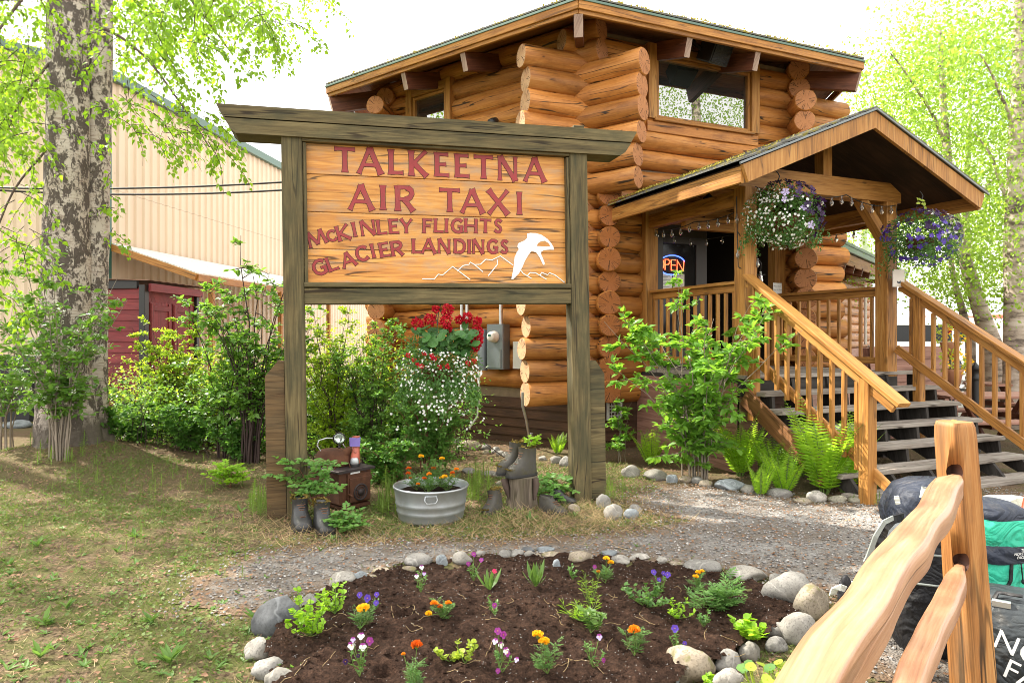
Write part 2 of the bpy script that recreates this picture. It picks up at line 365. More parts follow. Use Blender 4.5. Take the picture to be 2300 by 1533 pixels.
def siding():
    m = Mt('tan_metal'); o = m.coord('Object'); st = m.noise(m.n('Mapping', {'Vector': o, 'Scale': (2.2, 2.2, .12)}).outputs[0], 1, 5, .6); n = m.noise(o, 1.2, 4)
    col = m.mix(st, (.50, .385, .265), (.64, .52, .385)); col = m.mix(m.ramp(n, [(.5, 0), (.72, .3)]), col, (.46, .37, .27))
    z = m.n('SeparateXYZ', {0: o}).outputs[2]; lap = m.math('LESS_THAN', m.math('ABSOLUTE', m.math('SUBTRACT', m.math('MODULO', m.math('ADD', z, .3), 3.2), 1.6)), .008)
    scr = m.math('LESS_THAN', m.n('TexVoronoi', {'Vector': m.n('Mapping', {'Vector': o, 'Scale': (3.4, 3.4, 1.25)}).outputs[0], 'Scale': 1, 'Randomness': .15}, feature='F1').outputs['Distance'], .035)
    col = m.mix(m.math('MAXIMUM', m.math('MULTIPLY', lap, .5), m.math('MULTIPLY', scr, .45)), col, (.2, .15, .1))
    return m.fin(col, .45, 0, .4)
M['tan'] = siding()
M['greenmetal'] = plain('green_metal', (.018, .085, .06), .4, 0, .5, var=.15)
M['greentrim'] = plain('pale_green_trim', (.09, .15, .12), .45, 0, .4, var=.15)
M['shed'] = wood('red_siding', (.12, .018, .022), (.2, .028, .033), (.26, .05, .052), stain=(.13, .03, .03), knot=.1, rough=.6, crack=.3)
M['black'] = plain('black_matte', (.012, .012, .013), .5, var=.3)
M['doorframe'] = plain('dark_bronze', (.035, .028, .024), .4, .2, .5, var=.2)
M['rope'] = plain('dark_cord', (.012, .011, .01), .6)
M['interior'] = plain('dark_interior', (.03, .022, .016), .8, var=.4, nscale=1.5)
M['galv'] = plain('galvanized_steel', (.43, .46, .48), .42, .75, .5, var=.25, nscale=5, dirt=(.33, .33, .31), dirt_amt=.6)
M['greybox'] = plain('grey_enamel', (.17, .19, .2), .45, .3, .5, var=.15, dirt=(.12, .12, .12), dirt_amt=.4)
M['pvc'] = plain('pale_grey_plastic', (.5, .49, .46), .5, var=.06)
M['conduit'] = plain('steel_conduit', (.55, .56, .57), .3, .8, .5, var=.1)
M['creamplastic'] = plain('cream_plastic', (.6, .54, .47), .35, var=.05)
M['paper'] = plain('paper', (.75, .74, .7), .8, var=.04)
M['ink'] = plain('ink', (.06, .06, .07), .8)
M['rust'] = plain('rusty_iron', (.085, .036, .02), .8, .15, .3, var=.6, nscale=9, bump=.4, dirt=(.16, .065, .03), dirt_amt=.8)
M['darkiron'] = plain('dark_iron', (.045, .034, .034), .6, .4, .4, var=.4, nscale=12, bump=.2)
M['leather'] = plain('old_black_leather', (.02, .02, .021), .42, 0, .5, var=.5, nscale=14, bump=.3, dirt=(.06, .055, .045), dirt_amt=.5)
M['greyleather'] = plain('old_grey_leather', (.06, .055, .046), .6, 0, .3, var=.5, nscale=16, bump=.3, dirt=(.06, .055, .02), dirt_amt=.8)
M['moss'] = plain('moss', (.085, .075, .012), .95, 0, .1, var=.6, nscale=30, bump=.8, dirt=(.16, .1, .02), dirt_amt=.8)
M['rubber'] = plain('dark_rubber', (.02, .019, .018), .6, var=.3, nscale=20)
M['orangeboot'] = plain('faded_orange_leather', (.42, .11, .07), .55, var=.25, nscale=20, dirt=(.25, .1, .07))
M['purplecloth'] = plain('purple_cloth', (.2, .15, .45), .6, var=.2)
M['lace'] = plain('brown_lace', (.16, .075, .04), .8, var=.3)
def cloth(name, c, rough=.55, cr=.5):
    m = Mt(name); o = m.coord('Object'); w = m.noise(o, 5, 3, .5, 1.2); n = m.noise(o, 22, 4, .55, .8)
    ridge = m.math('ABSOLUTE', m.math('SUBTRACT', w, .5)); weave = m.noise(o, 420, 2)
    col = m.mix(n, tuple(x*.72 for x in c), tuple(min(1, x*1.3) for x in c)); col = m.mix(m.ramp(m.noise(o, 9, 5, .7), [(.55, 0), (.75, .25)]), col, (.2, .17, .13))
    m.bump(m.math('ADD', m.math('MULTIPLY', m.ramp(ridge, [(0, 0), (.16, 1)]), 1.0), m.math('ADD', m.math('MULTIPLY', n, .5), m.math('MULTIPLY', weave, .05))), cr, .03)
    return m.fin(col, m.math('ADD', rough-.1, m.math('MULTIPLY', n, .25)), 0, .35)
M['navy'] = cloth('navy_nylon', (.022, .028, .045))
M['blacknylon'] = cloth('black_nylon', (.012, .012, .014))
M['tealnylon'] = cloth('teal_nylon', (.03, .42, .27))
M['olivenylon'] = cloth('grey_olive_nylon', (.22, .22, .185))
M['palecloth'] = cloth('pale_grey_cloth', (.6, .62, .58))
M['webbing'] = plain('grey_webbing', (.24, .26, .24), .8, var=.15, nscale=30)
M['beigeweb'] = plain('beige_webbing', (.52, .47, .38), .8, var=.1, nscale=30)
M['mesh'] = plain('grey_mesh_foam', (.42, .45, .46), .85, var=.2, nscale=60, bump=.6)
M['duffel'] = cloth('coated_black_fabric', (.03, .036, .04), .36, .4)
M['redplastic'] = plain('orange_red_plastic', (.6, .07, .03), .4, var=.12, nscale=10)
M['purple'] = plain('purple_plastic', (.3, .12, .5), .4)
M['terracotta'] = plain('terracotta', (.36, .17, .09), .75, var=.2)
M['claypot'] = plain('pale_clay', (.42, .29, .2), .8, var=.15)
M['pinkboard'] = wood('faded_red_brown_siding', (.2, .095, .068), (.29, .15, .11), (.36, .2, .15), knot=.1, rough=.7, crack=.3, var=.15)
M['peat'] = plain('potting_soil', (.022, .014, .01), .95, 0, .1, var=.6, nscale=40, bump=1)
M['trunkwood'] = wood('grey_stump', (.05, .037, .028), (.13, .10, .075), (.21, .17, .135), knot=.2, rough=.9, crack=1, stain=(.1, .09, .05))
def fence_mat():
    m = wood('split_rail', (.30, .14, .075), (.41, .215, .115), (.48, .285, .175), stain=(.30, .13, .06), stain_amt=.7, stain_pos=.52, knot=.6, rough=.42, crack=.4, var=.1, spec=.5)
    return m
M['rail'] = fence_mat()
M['post'] = wood('fence_post_wood', (.15, .06, .018), (.34, .145, .042), (.45, .235, .085), stain=(.13, .08, .045), stain_amt=.6, stain_pos=.55, knot=.5, rough=.6, crack=.9, var=.1)
def glass(name, tint=(.02, .025, .025), rough=.0):
    m = Mt(name); m.fin(tint, rough, 0, .8); m.set(m.b.inputs['Coat Weight'], 1); m.set(m.b.inputs['Coat Roughness'], .0); m.set(m.b.inputs['Coat IOR'], 2.9); return m.m
M['glass'] = glass('window_glass')
M['doorglass'] = plain('door_glass', (.012, .012, .012), .1, 0, .25)
def clear(name, col=(.95, .95, .95)):
    m = Mt(name); m.fin(col, .05, 0, .5); m.set(m.b.inputs['Transmission Weight'], .9); m.set(m.b.inputs['IOR'], 1.35); return m.m
M['bulb'] = clear('clear_bulb')
M['lens'] = clear('lamp_lens', (.75, .85, .78))
M['chrome'] = plain('chrome', (.6, .62, .6), .15, 1, .5, var=.05)
def emit(name, c, st):
    m = Mt(name); m.fin(c, .4); m.set(m.b.inputs['Emission Color'], c); m.set(m.b.inputs['Emission Strength'], st); return m.m
M['neonred'] = emit('neon_red', (1, .12, .04), 1.6)
M['neonblue'] = emit('neon_blue', (.06, .13, 1), 1.6)
M['lampglow'] = emit('lamp_glow', (1, .75, .5), 6)

# foliage
M['birchleaf'] = leaf('birch_leaf', (.07, .16, .012), (.16, .28, .02), (.36, .58, .03), .5)
M['farleaf'] = leaf('far_birch_leaf', (.085, .17, .02), (.19, .30, .035), (.38, .56, .06), .5)
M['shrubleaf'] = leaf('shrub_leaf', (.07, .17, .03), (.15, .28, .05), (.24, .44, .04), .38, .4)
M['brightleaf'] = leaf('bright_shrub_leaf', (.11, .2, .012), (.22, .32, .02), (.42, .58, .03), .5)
M['roseleaf'] = leaf('rose_leaf', (.08, .2, .04), (.16, .31, .065), (.24, .46, .06), .35, .5)
M['lowleaf'] = leaf('low_leaf', (.04, .13, .02), (.105, .23, .038), (.18, .38, .035), .35, .5)
M['hazelleaf'] = leaf('porch_bush_leaf', (.085, .21, .03), (.17, .33, .05), (.30, .54, .04), .42, .42)
M['fern'] = leaf('fern_green', (.16, .32, .018), (.28, .48, .03), (.42, .66, .035), .42)
M['flowerleaf'] = leaf('flower_foliage', (.06, .15, .035), (.13, .24, .06), (.16, .34, .05), .3)
M['limeleaf'] = leaf('lime_leaf', (.24, .34, .03), (.42, .5, .08), (.5, .6, .05), .4)
M['geraniumleaf'] = leaf('geranium_leaf', (.035, .11, .03), (.08, .19, .05), (.1, .26, .05), .25)
M['basketleaf'] = leaf('basket_leaf', (.04, .115, .024), (.09, .19, .04), (.12, .28, .035), .25)
M['grass'] = leaf('grass_blade', (.07, .12, .022), (.15, .2, .045), (.18, .25, .04), .25, .6)
M['straw'] = leaf('dry_straw', (.24, .16, .07), (.45, .34, .18), (.4, .3, .15), .25, .7)
M['deadleaf'] = leaf('dead_leaf', (.13, .065, .032), (.34, .20, .12), (.3, .16, .08), .15, .8)
M['weedleaf'] = leaf('weed_leaf', (.07, .15, .03), (.14, .24, .05), (.18, .32, .05), .3)
M['horsetail'] = leaf('horsetail', (.11, .19, .03), (.2, .29, .05), (.22, .34, .04), .3)
def petal(name, c0, c1, tw=.25): return leaf(name, c0, c1, c1, tw, .6)
M['p_white'] = petal('white_petal', (.72, .74, .7), (.85, .85, .82))
M['p_red'] = petal('red_petal', (.32, .003, .012), (.55, .008, .025))
M['p_orange'] = petal('orange_petal', (.75, .2, .01), (.85, .33, .015))
M['p_rust'] = petal('rust_orange_petal', (.55, .07, .008), (.75, .17, .01))
M['p_yellow'] = petal('yellow_petal', (.85, .42, .01), (.9, .55, .02))
M['p_violet'] = petal('violet_petal', (.07, .03, .32), (.13, .065, .45))
M['p_magenta'] = petal('magenta_petal', (.16, .015, .14), (.34, .05, .3))
M['p_dark'] = petal('dark_purple_petal', (.018, .006, .035), (.05, .015, .09))
M['p_lilac'] = petal('lilac_petal', (.45, .38, .68), (.6, .52, .78))
M['p_pink'] = petal('pink_petal', (.7, .04, .14), (.8, .06, .2))
M['umbel'] = petal('cream_umbel', (.5, .52, .42), (.68, .7, .6))
def stem_mat(name, c0, c1, nscale=20):
    m = Mt(name); o = m.coord('Object', (1, 1, .4)); m.bump(m.noise(o, 60, 3), .3, .003)
    return m.fin(m.mix(m.noise(o, nscale, 4), c0, c1), .8, 0, .2)
M['stem'] = stem_mat('brown_stem', (.05, .035, .028), (.14, .1, .08))
M['darkstem'] = stem_mat('dark_stem', (.022, .015, .014), (.075, .05, .042))
M['palestem'] = stem_mat('grey_stem', (.16, .13, .1), (.3, .25, .2))
M['greenstem'] = stem_mat('green_stem', (.08, .15, .03), (.17, .24, .06))
M['redstem'] = stem_mat('reddish_stem', (.12, .05, .035), (.22, .1, .06))
def bark(nm='birch_bark', dkp=.43):
    m = Mt(nm); o = m.coord('Object')
    big = m.noise(m.n('Mapping', {'Vector': o, 'Scale': (1, 1, .5)}).outputs[0], 8, 7, .66, .5)
    lent = m.noise(m.n('Mapping', {'Vector': o, 'Scale': (6, 6, 55)}).outputs[0], 1, 3, .6)
    fine = m.noise(m.n('Mapping', {'Vector': o, 'Scale': (22, 22, 14)}).outputs[0], 1, 5, .65, 1)
    col = m.mix(m.noise(o, 4, 3), (.38, .30, .25), (.60, .54, .48))
    col = m.mix(m.ramp(lent, [(.54, 0), (.64, .6)]), col, (.16, .1, .075))
    dk = m.math('ADD', big, m.math('MULTIPLY', m.math('SUBTRACT', fine, .5), .8))
    col = m.mix(m.ramp(dk, [(dkp, 0), (dkp+.1, .94)]), col, m.mix(fine, (.028, .022, .019), (.13, .1, .085)))
    sx = m.n('SeparateXYZ', {0: o})
    low = m.ramp(m.math('ADD', sx.outputs[2], m.math('MULTIPLY', big, .8)), [(.8, .92), (3.0, 0)])
    col = m.mix(low, col, m.mix(fine, (.03, .025, .02), (.15, .12, .095)))
    m.bump(m.math('SUBTRACT', m.math('MULTIPLY', fine, .7), m.ramp(dk, [(.5, 0), (.6, .6)])), .7, .02)
    return m.fin(col, .75, 0, .25)
M['bark'] = bark(); M['bark2'] = bark('pale_birch_bark', .47)
def far_bark():
    m = Mt('far_birch_bark'); o = m.coord('Object')
    f = m.noise(m.n('Mapping', {'Vector': o, 'Scale': (3, 3, 9)}).outputs[0], 1, 5, .65)
    return m.fin(m.ramp(f, [(.38, (.10, .075, .06)), (.5, (.36, .29, .23)), (.65, (.52, .45, .38))]), .8)
M['farbark'] = far_bark()
def rockmat(name, c0, c1, spk=.5, lich=None):
    m = Mt(name); t = m.n('TexCoord'); r = m.rob()
    o = m.n('VectorMath', {0: t.outputs['Object'], 1: m.n('CombineXYZ', {0: m.math('MULTIPLY', r, 37), 1: m.math('MULTIPLY', r, 91), 2: r}).outputs[0]}, operation='ADD').outputs[0]
    n = m.noise(o, 9, 6, .62); f = m.noise(o, 90, 3, .6)
    col = m.mix(m.ramp(n, [(.3, 0), (.7, 1)]), c0, c1)
    col = m.mix(m.ramp(f, [(.52, 0), (.66, spk)]), col, tuple(x*.45 for x in c0))
    vein = m.ramp(m.math('ABSOLUTE', m.math('SUBTRACT', m.noise(o, 4, 3, .5, .5), .5)), [(.004, .5), (.014, 0)])
    col = m.mix(vein, col, tuple(min(1, x*1.35) for x in c1))
    sx = m.n('SeparateXYZ', {0: m.n('NewGeometry').outputs['Normal']})
    if lich: col = m.mix(m.math('MULTIPLY', m.ramp(m.noise(o, 16, 5, .6), [(.52, 0), (.62, .8)]), m.ramp(sx.outputs[2], [(.0, .3), (.5, 1)])), col, lich)
    col = m.n('HueSaturation', {'Color': col, 'Value': m.math('ADD', .85, m.math('MULTIPLY', r, .3))}).outputs[0]
    m.bump(m.math('ADD', m.math('MULTIPLY', n, .8), m.math('MULTIPLY', f, .35)), .45, .012)
    return m.fin(col, .8, 0, .25)
M['r_pale'] = rockmat('pale_stone', (.19, .175, .15), (.33, .31, .275), .55)
M['r_grey'] = rockmat('grey_stone', (.15, .142, .128), (.28, .267, .243), .55)
M['r_blue'] = rockmat('blue_grey_stone', (.14, .155, .165), (.26, .285, .295), .45)
M['r_brown'] = rockmat('brown_stone', (.19, .15, .105), (.35, .3, .23), .6, (.16, .15, .06))
M['r_dark'] = rockmat('dark_slate', (.045, .047, .05), (.15, .155, .16), .3)
M['r_mossy'] = rockmat('mossy_stone', (.16, .15, .11), (.3, .28, .22), .5, (.07, .08, .02))

# ================================================================ the ground
RG = np.random.default_rng(11); rnd = random.Random(5)
def pip(x, y, poly):
    ins = np.zeros(np.shape(x), dtype=bool); n = len(poly)
    for i in range(n):
        x0, y0 = poly[i]; x1, y1 = poly[(i+1) % n]
        c = ((y0 > y) != (y1 > y)) & (x < (x1-x0)*(y-y0)/((y1-y0) if y1 != y0 else 1e-9)+x0); ins ^= c
    return ins
def px_poly(l): return [tuple(gp(x, y)[:2]) for x, y in l]
PATH = px_poly([(400, 1352), (440, 1300), (540, 1245), (700, 1222), (850, 1212), (1000, 1208), (1150, 1208), (1290, 1206), (1440, 1190), (1520, 1165), (1400, 1130), (1440, 1100), (1520, 1090), (1640, 1100), (1740, 1112), (1830, 1128), (1930, 1128), (2080, 1112), (2300, 1105), (2900, 1120), (3300, 1500), (2600, 1900), (1900, 1500), (1850, 1330), (1700, 1290), (1400, 1262), (1100, 1255), (900, 1280), (700, 1345), (560, 1385), (470, 1375)])
BED = px_poly([(585, 1620), (600, 1480), (640, 1405), (725, 1345), (800, 1303), (920, 1266), (1040, 1254), (1200, 1247), (1320, 1250), (1450, 1261), (1560, 1277), (1680, 1298), (1765, 1340), (1795, 1400), (1740, 1450), (1640, 1505), (1550, 1540), (1500, 1600), (1380, 1750), (1000, 1800), (720, 1740)])
HOUSEBED = px_poly([(1030, 1020), (1300, 1040), (1420, 1068), (1620, 1085), (1720, 1100), (1900, 1118), (1960, 1105), (1900, 1040), (1700, 985), (1290, 985), (1080, 950), (1000, 960)])

def edges(a, b, step, far):
    d = list(np.arange(a, b+1e-6, step)); s = step; lo, hi = a, b
    while hi < far: s *= 1.35; hi += s; lo -= s; d.append(hi); d.insert(0, lo)
    return np.array(d)
gx = edges(-7.5, 8.5, .065, 700); gy = edges(1.2, 13.0, .065, 900)
gy = gy[gy > -60]
m = Mt('meadow_ground'); o = m.coord('Object')
nb = m.noise(o, .9, 5, .6); nm = m.noise(o, 5, 6, .65, .5); nf = m.noise(o, 38, 5, .7); nf2 = m.noise(o, 120, 3, .6)
col = m.mix(m.ramp(nf, [(.38, 0), (.62, 1)]), (.06, .04, .026), (.26, .18, .115))
col = m.mix(m.ramp(nf2, [(.57, 0), (.70, .5)]), col, (.40, .30, .20))
col = m.mix(m.math('MULTIPLY', m.ramp(m.math('ADD', m.math('MULTIPLY', nm, .6), m.math('MULTIPLY', nb, .4)), [(.43, 0), (.54, .85)]), m.ramp(nf, [(.3, .3), (.6, 1)])), col, (.105, .135, .032))
sx = m.n('SeparateXYZ', {0: o})
fargrey = m.mix(nf, (.36, .34, .3), (.5, .48, .44))
farm = m.math('MULTIPLY', m.ramp(m.math('ADD', sx.outputs[1], m.math('MULTIPLY', nb, 1.5)), [(0, 0), (1, 0)]) if False else m.math('GREATER_THAN', m.math('ADD', sx.outputs[1], m.math('MULTIPLY', nb, 5)), 15.0), 1.0)
col = m.mix(farm, col, fargrey)
darkband = m.math('MULTIPLY', m.math('GREATER_THAN', m.math('ADD', sx.outputs[1], m.math('MULTIPLY', nb, 1.2)), 7.0), m.math('LESS_THAN', m.math('ADD', sx.outputs[1], nb), 12.0))
col = m.mix(m.math('MULTIPLY', darkband, .55), col, m.mix(nf, (.07, .045, .03), (.2, .135, .09)))  # ground mixed darker brown over a band of depth
m.bump(m.math('ADD', nf, m.math('MULTIPLY', nf2, .5)), .9, .03)
GROUNDMAT = m.fin(col, .95, 0, .1)
H = np.array([[ground_h(x, y) if (-9 < x < 10 and 0 < y < 15) else 0.0 for x in gx] for y in gy])
XX, YY = np.meshgrid(gx, gy); nx, ny = len(gx), len(gy)
idx = np.arange(nx*ny).reshape(ny, nx)
me = bpy.data.meshes.new('ground'); g = bpy.data.objects.new('ground', me)
q = np.stack([idx[:-1, :-1], idx[:-1, 1:], idx[1:, 1:], idx[1:, :-1]], -1).reshape(-1, 4)
me.from_pydata(np.stack([XX, YY, H], -1).reshape(-1, 3).tolist(), [], q.tolist()); me.polygons.foreach_set('use_smooth', [True]*len(me.polygons))
me.materials.append(GROUNDMAT); COL.objects.link(g); g['kind'] = 'structure'

def sheet(name, poly, step, hfun, mat, ragged=.06, freq=6):
    xs = [p[0] for p in poly]; ys = [p[1] for p in poly]
    ax = np.arange(max(min(xs), -4)-.1, min(max(xs), 6)+.1, step); ay = np.arange(max(min(ys), 1.6)-.1, min(max(ys), 7.4)+.1, step)
    X, Y = np.meshgrid(ax, ay)
    jx = np.array([[nz(x, y, 1.5, freq) for x in ax] for y in ay])*ragged; jy = np.array([[nz(x, y, 8.5, freq) for x in ax] for y in ay])*ragged
    ins = pip(X+jx, Y+jy, poly)
    cell = ins[:-1, :-1] & ins[1:, :-1] & ins[:-1, 1:] & ins[1:, 1:]
    ii = np.arange(X.size).reshape(X.shape)
    q = np.stack([ii[:-1, :-1], ii[:-1, 1:], ii[1:, 1:], ii[1:, :-1]], -1)[cell]
    used = np.unique(q); mp_ = -np.ones(X.size, dtype=int); mp_[used] = np.arange(len(used)); q = mp_[q]
    fx, fy = X.ravel()[used], Y.ravel()[used]
    V = [(x, y, hfun(x, y)) for x, y in zip(fx, fy)]
    me = bpy.data.meshes.new(name); o = bpy.data.objects.new(name, me); me.from_pydata(V, [], q.tolist())
    me.polygons.foreach_set('use_smooth', [True]*len(me.polygons)); me.materials.append(mat); COL.objects.link(o); return o
m = Mt('fine_gravel'); o = m.coord('Object')
v = m.n('TexVoronoi', {'Vector': o, 'Scale': 75}, feature='F1'); nb = m.noise(o, 2.2, 5, .6); nf = m.noise(o, 60, 3)
col = m.mix(m.n('SeparateColor', {0: v.outputs['Color']}).outputs[0], (.15, .142, .132), (.31, .298, .28))
col = m.mix(m.ramp(nb, [(.40, .8), (.6, .08)]), col, m.mix(nf, (.08, .06, .045), (.18, .145, .112)))
m.bump(m.math('ADD', m.math('MULTIPLY', m.math('SUBTRACT', 1, v.outputs['Distance']), 1), nf), .8, .012)
eg = m.n('Attribute', attribute_name='edge').outputs['Fac']; n3 = m.noise(o, 11, 5, .7)
col = m.mix(m.ramp(m.math('ADD', eg, m.math('MULTIPLY', m.math('SUBTRACT', n3, .5), 1.3)), [(.12, 1), (.55, 0)]), col, m.mix(nf, (.075, .05, .033), (.22, .15, .095)))
GRAVEL = m.fin(col, .9, 0, .2)
path = sheet('gravel_path', PATH, .03, lambda x, y: ground_h(x, y)+.005, GRAVEL, .16, 3.5); path['kind'] = 'structure'
nv = len(path.data.vertices); co = np.empty(nv*3, dtype=np.float32); path.data.vertices.foreach_get('co', co); co = co.reshape(-1, 3)[:, :2]; dmin = np.full(nv, 9.0)
for (x0, y0), (x1, y1) in zip(PATH, PATH[1:]+PATH[:1]):
    a_ = np.array([x0, y0]); d_ = np.array([x1-x0, y1-y0]); t_ = np.clip(((co-a_) @ d_)/max(1e-9, d_ @ d_), 0, 1); dmin = np.minimum(dmin, np.linalg.norm(co-a_-t_[:, None]*d_, axis=1))
at_ = path.data.attributes.new('edge', 'FLOAT', 'POINT'); at_.data.foreach_set('value', np.clip(dmin/.5, 0, 1).astype(np.float32))

BC = gp(1180, 1420)
def bed_h(x, y):
    r2 = ((x-BC.x)/1.7)**2+((y-BC.y)/.95)**2
    h = .012+.11*max(0, 1-r2)**.8
    h += .022*nz(x, y, 2.2, 7)+.019*nz(x, y, 5.2, 17)+.014*nz(x, y, 9.2, 38)
    for hx, hy, hr in HOLES:
        d = math.hypot(x-hx, y-hy)/hr
        if d < 1.5: h -= .05*max(0, 1-d*d)
    return ground_h(x, y)*.5+h
HOLES = [(*gp(px, py, .1)[:2], .05) for px, py in [(1075, 1382), (1285, 1330), (1180, 1375), (865, 1490), (1270, 1372), (905, 1380)]]
m = Mt('garden_soil'); o = m.coord('Object'); nf = m.noise(o, 30, 6, .7); n2 = m.noise(o, 110, 4, .7)
col = m.ramp(m.math('ADD', m.math('MULTIPLY', nf, .6), m.math('MULTIPLY', n2, .4)), [(.32, (.010, .006, .0045)), (.5, (.045, .025, .017)), (.68, (.115, .064, .042))])
m.bump(m.math('ADD', nf, n2), 1.0, .025)
SOIL = m.fin(col, .95, 0, .1)
bed = sheet('garden_soil', BED, .016, bed_h, SOIL, .05, 5); bed['kind'] = 'structure'

# ---- loose ground cover: uncountable, one object of each kind
def spots(n, box, poly=None, avoid=(), thin=None, jit=.17):
    x = RG.uniform(box[0], box[1], n); y = RG.uniform(box[2], box[3], n); k = np.ones(n, bool)
    jx, jy = x+RG.normal(0, jit, n), y+RG.normal(0, jit, n)
    if poly is not None: k &= pip(jx, jy, poly)
    for a in avoid: k &= ~pip(*((x, y) if a is BED else (jx, jy)), a)
    x, y = x[k], y[k]
    if thin:
        t = np.array([thin(a, b) for a, b in zip(x, y)]); kk = RG.uniform(0, 1, len(x)) < t; x, y = x[kk], y[kk]
    # keep what the lens can plausibly see, with a margin
    kk = (np.abs(x/np.maximum(y, .1)) < .95) & (y > 2.2); return x[kk], y[kk]
def hz(x, y, f): return np.array([f(a, b) for a, b in zip(x, y)])
def rdir(n, up=0.0, spread=1.0):
    a = RG.uniform(0, 2*np.pi, n); return np.stack([np.cos(a)*spread, np.sin(a)*spread, np.full(n, up)+RG.normal(0, .12, n)], -1)
def stuff(o, name=None):
    if o: o['kind'] = 'stuff'
    return o
SIGNSTRIP = px_poly([(560, 1215), (600, 1165), (900, 1190), (1280, 1130), (1420, 1130), (1500, 1175), (1300, 1215), (900, 1220), (700, 1235)])
def lawn_thin(x, y):
    v = .5+1.1*nz(x, y, 4.4, 1.3)+.8*nz(x, y, 1.4, 4); return min(1, max(.05, v))
LAWNBOX = (-6.5, 1.5, 2.3, 8.2)
x, y = spots(120000, LAWNBOX, None, (BED, PATH), lawn_thin); z = hz(x, y, ground_h)
n = len(x); d = rdir(n, .9); s = RG.uniform(.014, .042, n)*(1+.25*(y > 5))
stuff(leafcloud('short_grass', np.stack([x, y, z], -1), d, rdir(n, .2), s, T_BLADE, M['grass'], squash=np.full(n, .16)))
x, y = spots(26000, LAWNBOX, None, (BED, PATH), lambda a, b: 1-.8*lawn_thin(a, b)); z = hz(x, y, ground_h)
n = len(x); d = rdir(n, .12)
stuff(leafcloud('dry_grass', np.stack([x, y, z+.006], -1), d, np.tile([0, 0, 1.], (n, 1)), RG.uniform(.02, .065, n), T_BLADE, M['straw'], squash=np.full(n, .06)))
x, y = spots(15000, (-2.6, 2.2, 4.4, 6.8), SIGNSTRIP); z = hz(x, y, ground_h); n = len(x)
stuff(leafcloud('matted_straw', np.stack([x, y, z+.01], -1), rdir(n, .22), rdir(n, 1.5), RG.uniform(.06, .15, n), T_BLADE, M['straw'], squash=np.full(n, .035)))
x, y = spots(34000, LAWNBOX, None, (BED, PATH), lambda a, b: max(0, lawn_thin(a, b)-.25)); z = hz(x, y, ground_h); n = len(x)
stuff(leafcloud('clover_cover', np.stack([x, y, z+RG.uniform(.005, .03, n)], -1), rdir(n, .25), np.tile([0, 0, 1.], (n, 1))+RG.normal(0, .35, (n, 3)), RG.uniform(.010, .022, n), T_ROUND, M['grass']))
x, y = spots(26000, (-6.5, 5, 2.4, 10.2), None, (BED,)); z = hz(x, y, ground_h); n = len(x)
stuff(leafcloud('leaf_litter', np.stack([x, y, z+.014], -1), rdir(n, .05), np.tile([0, 0, 1.], (n, 1))+RG.normal(0, .3, (n, 3)), RG.uniform(.010, .034, n), T_OVATE, M['deadleaf']))
# gravel stones
x, y = spots(36000, (-3, 5, 2.9, 7.2), PATH, (BED,), None, .2); z = hz(x, y, ground_h)+.009; n = len(x)
m = Mt('gravel_chip'); r = m.rpi(); GCHIP = m.fin(m.ramp(r, [(0, (.11, .10, .095)), (.35, (.21, .2, .188)), (.7, (.30, .29, .277)), (.9, (.2, .145, .105)), (1, (.5, .49, .47))]), .85, 0, .2)
stuff(leafcloud('gravel', np.stack([x, y, z], -1), rdir(n, .05), np.tile([0, 0, 1.], (n, 1))+RG.normal(0, .25, (n, 3)), RG.uniform(.005, .013, n), T_CHIP, GCHIP, squash=RG.uniform(.7, 1.3, n)))
# perlite and crumbs in the potting soil, thin roots
x, y = spots(9000, (-1.6, 2.4, 2.2, 5.2), BED, (), None, 0); z = hz(x, y, bed_h); n = len(x); k = n*4//9
stuff(leafcloud('perlite_specks', np.stack([x, y, z+.002], -1)[:k], rdir(k), np.tile([0, 0, 1.], (k, 1)), RG.uniform(.0012, .003, k), T_CHIP, M['whitepaint']))
stuff(leafcloud('soil_crumbs', np.stack([x, y, z+.002], -1)[k:], rdir(n-k), np.tile([0, 0, 1.], (n-k, 1)), RG.uniform(.005, .017, n-k), T_CHIP, SOIL))
mb = MB()
for i in range(70):
    px, py = rnd.uniform(620, 1650), rnd.uniform(1290, 1533); p = gp(px, py, .1)
    if not pip(np.array([p.x]), np.array([p.y]), BED)[0]: continue
    a = rnd.uniform(0, 6.3); pts = []
    q = Vector((p.x, p.y, 0))
    for k in range(6):
        a += rnd.uniform(-.7, .7); q = q+Vector((math.cos(a), math.sin(a), 0))*rnd.uniform(.01, .03); pts.append((q.x, q.y, bed_h(q.x, q.y)+.004))
    mb.tube(pts, .0013, 4)
stuff(mb.build('thin_roots', M['straw']))
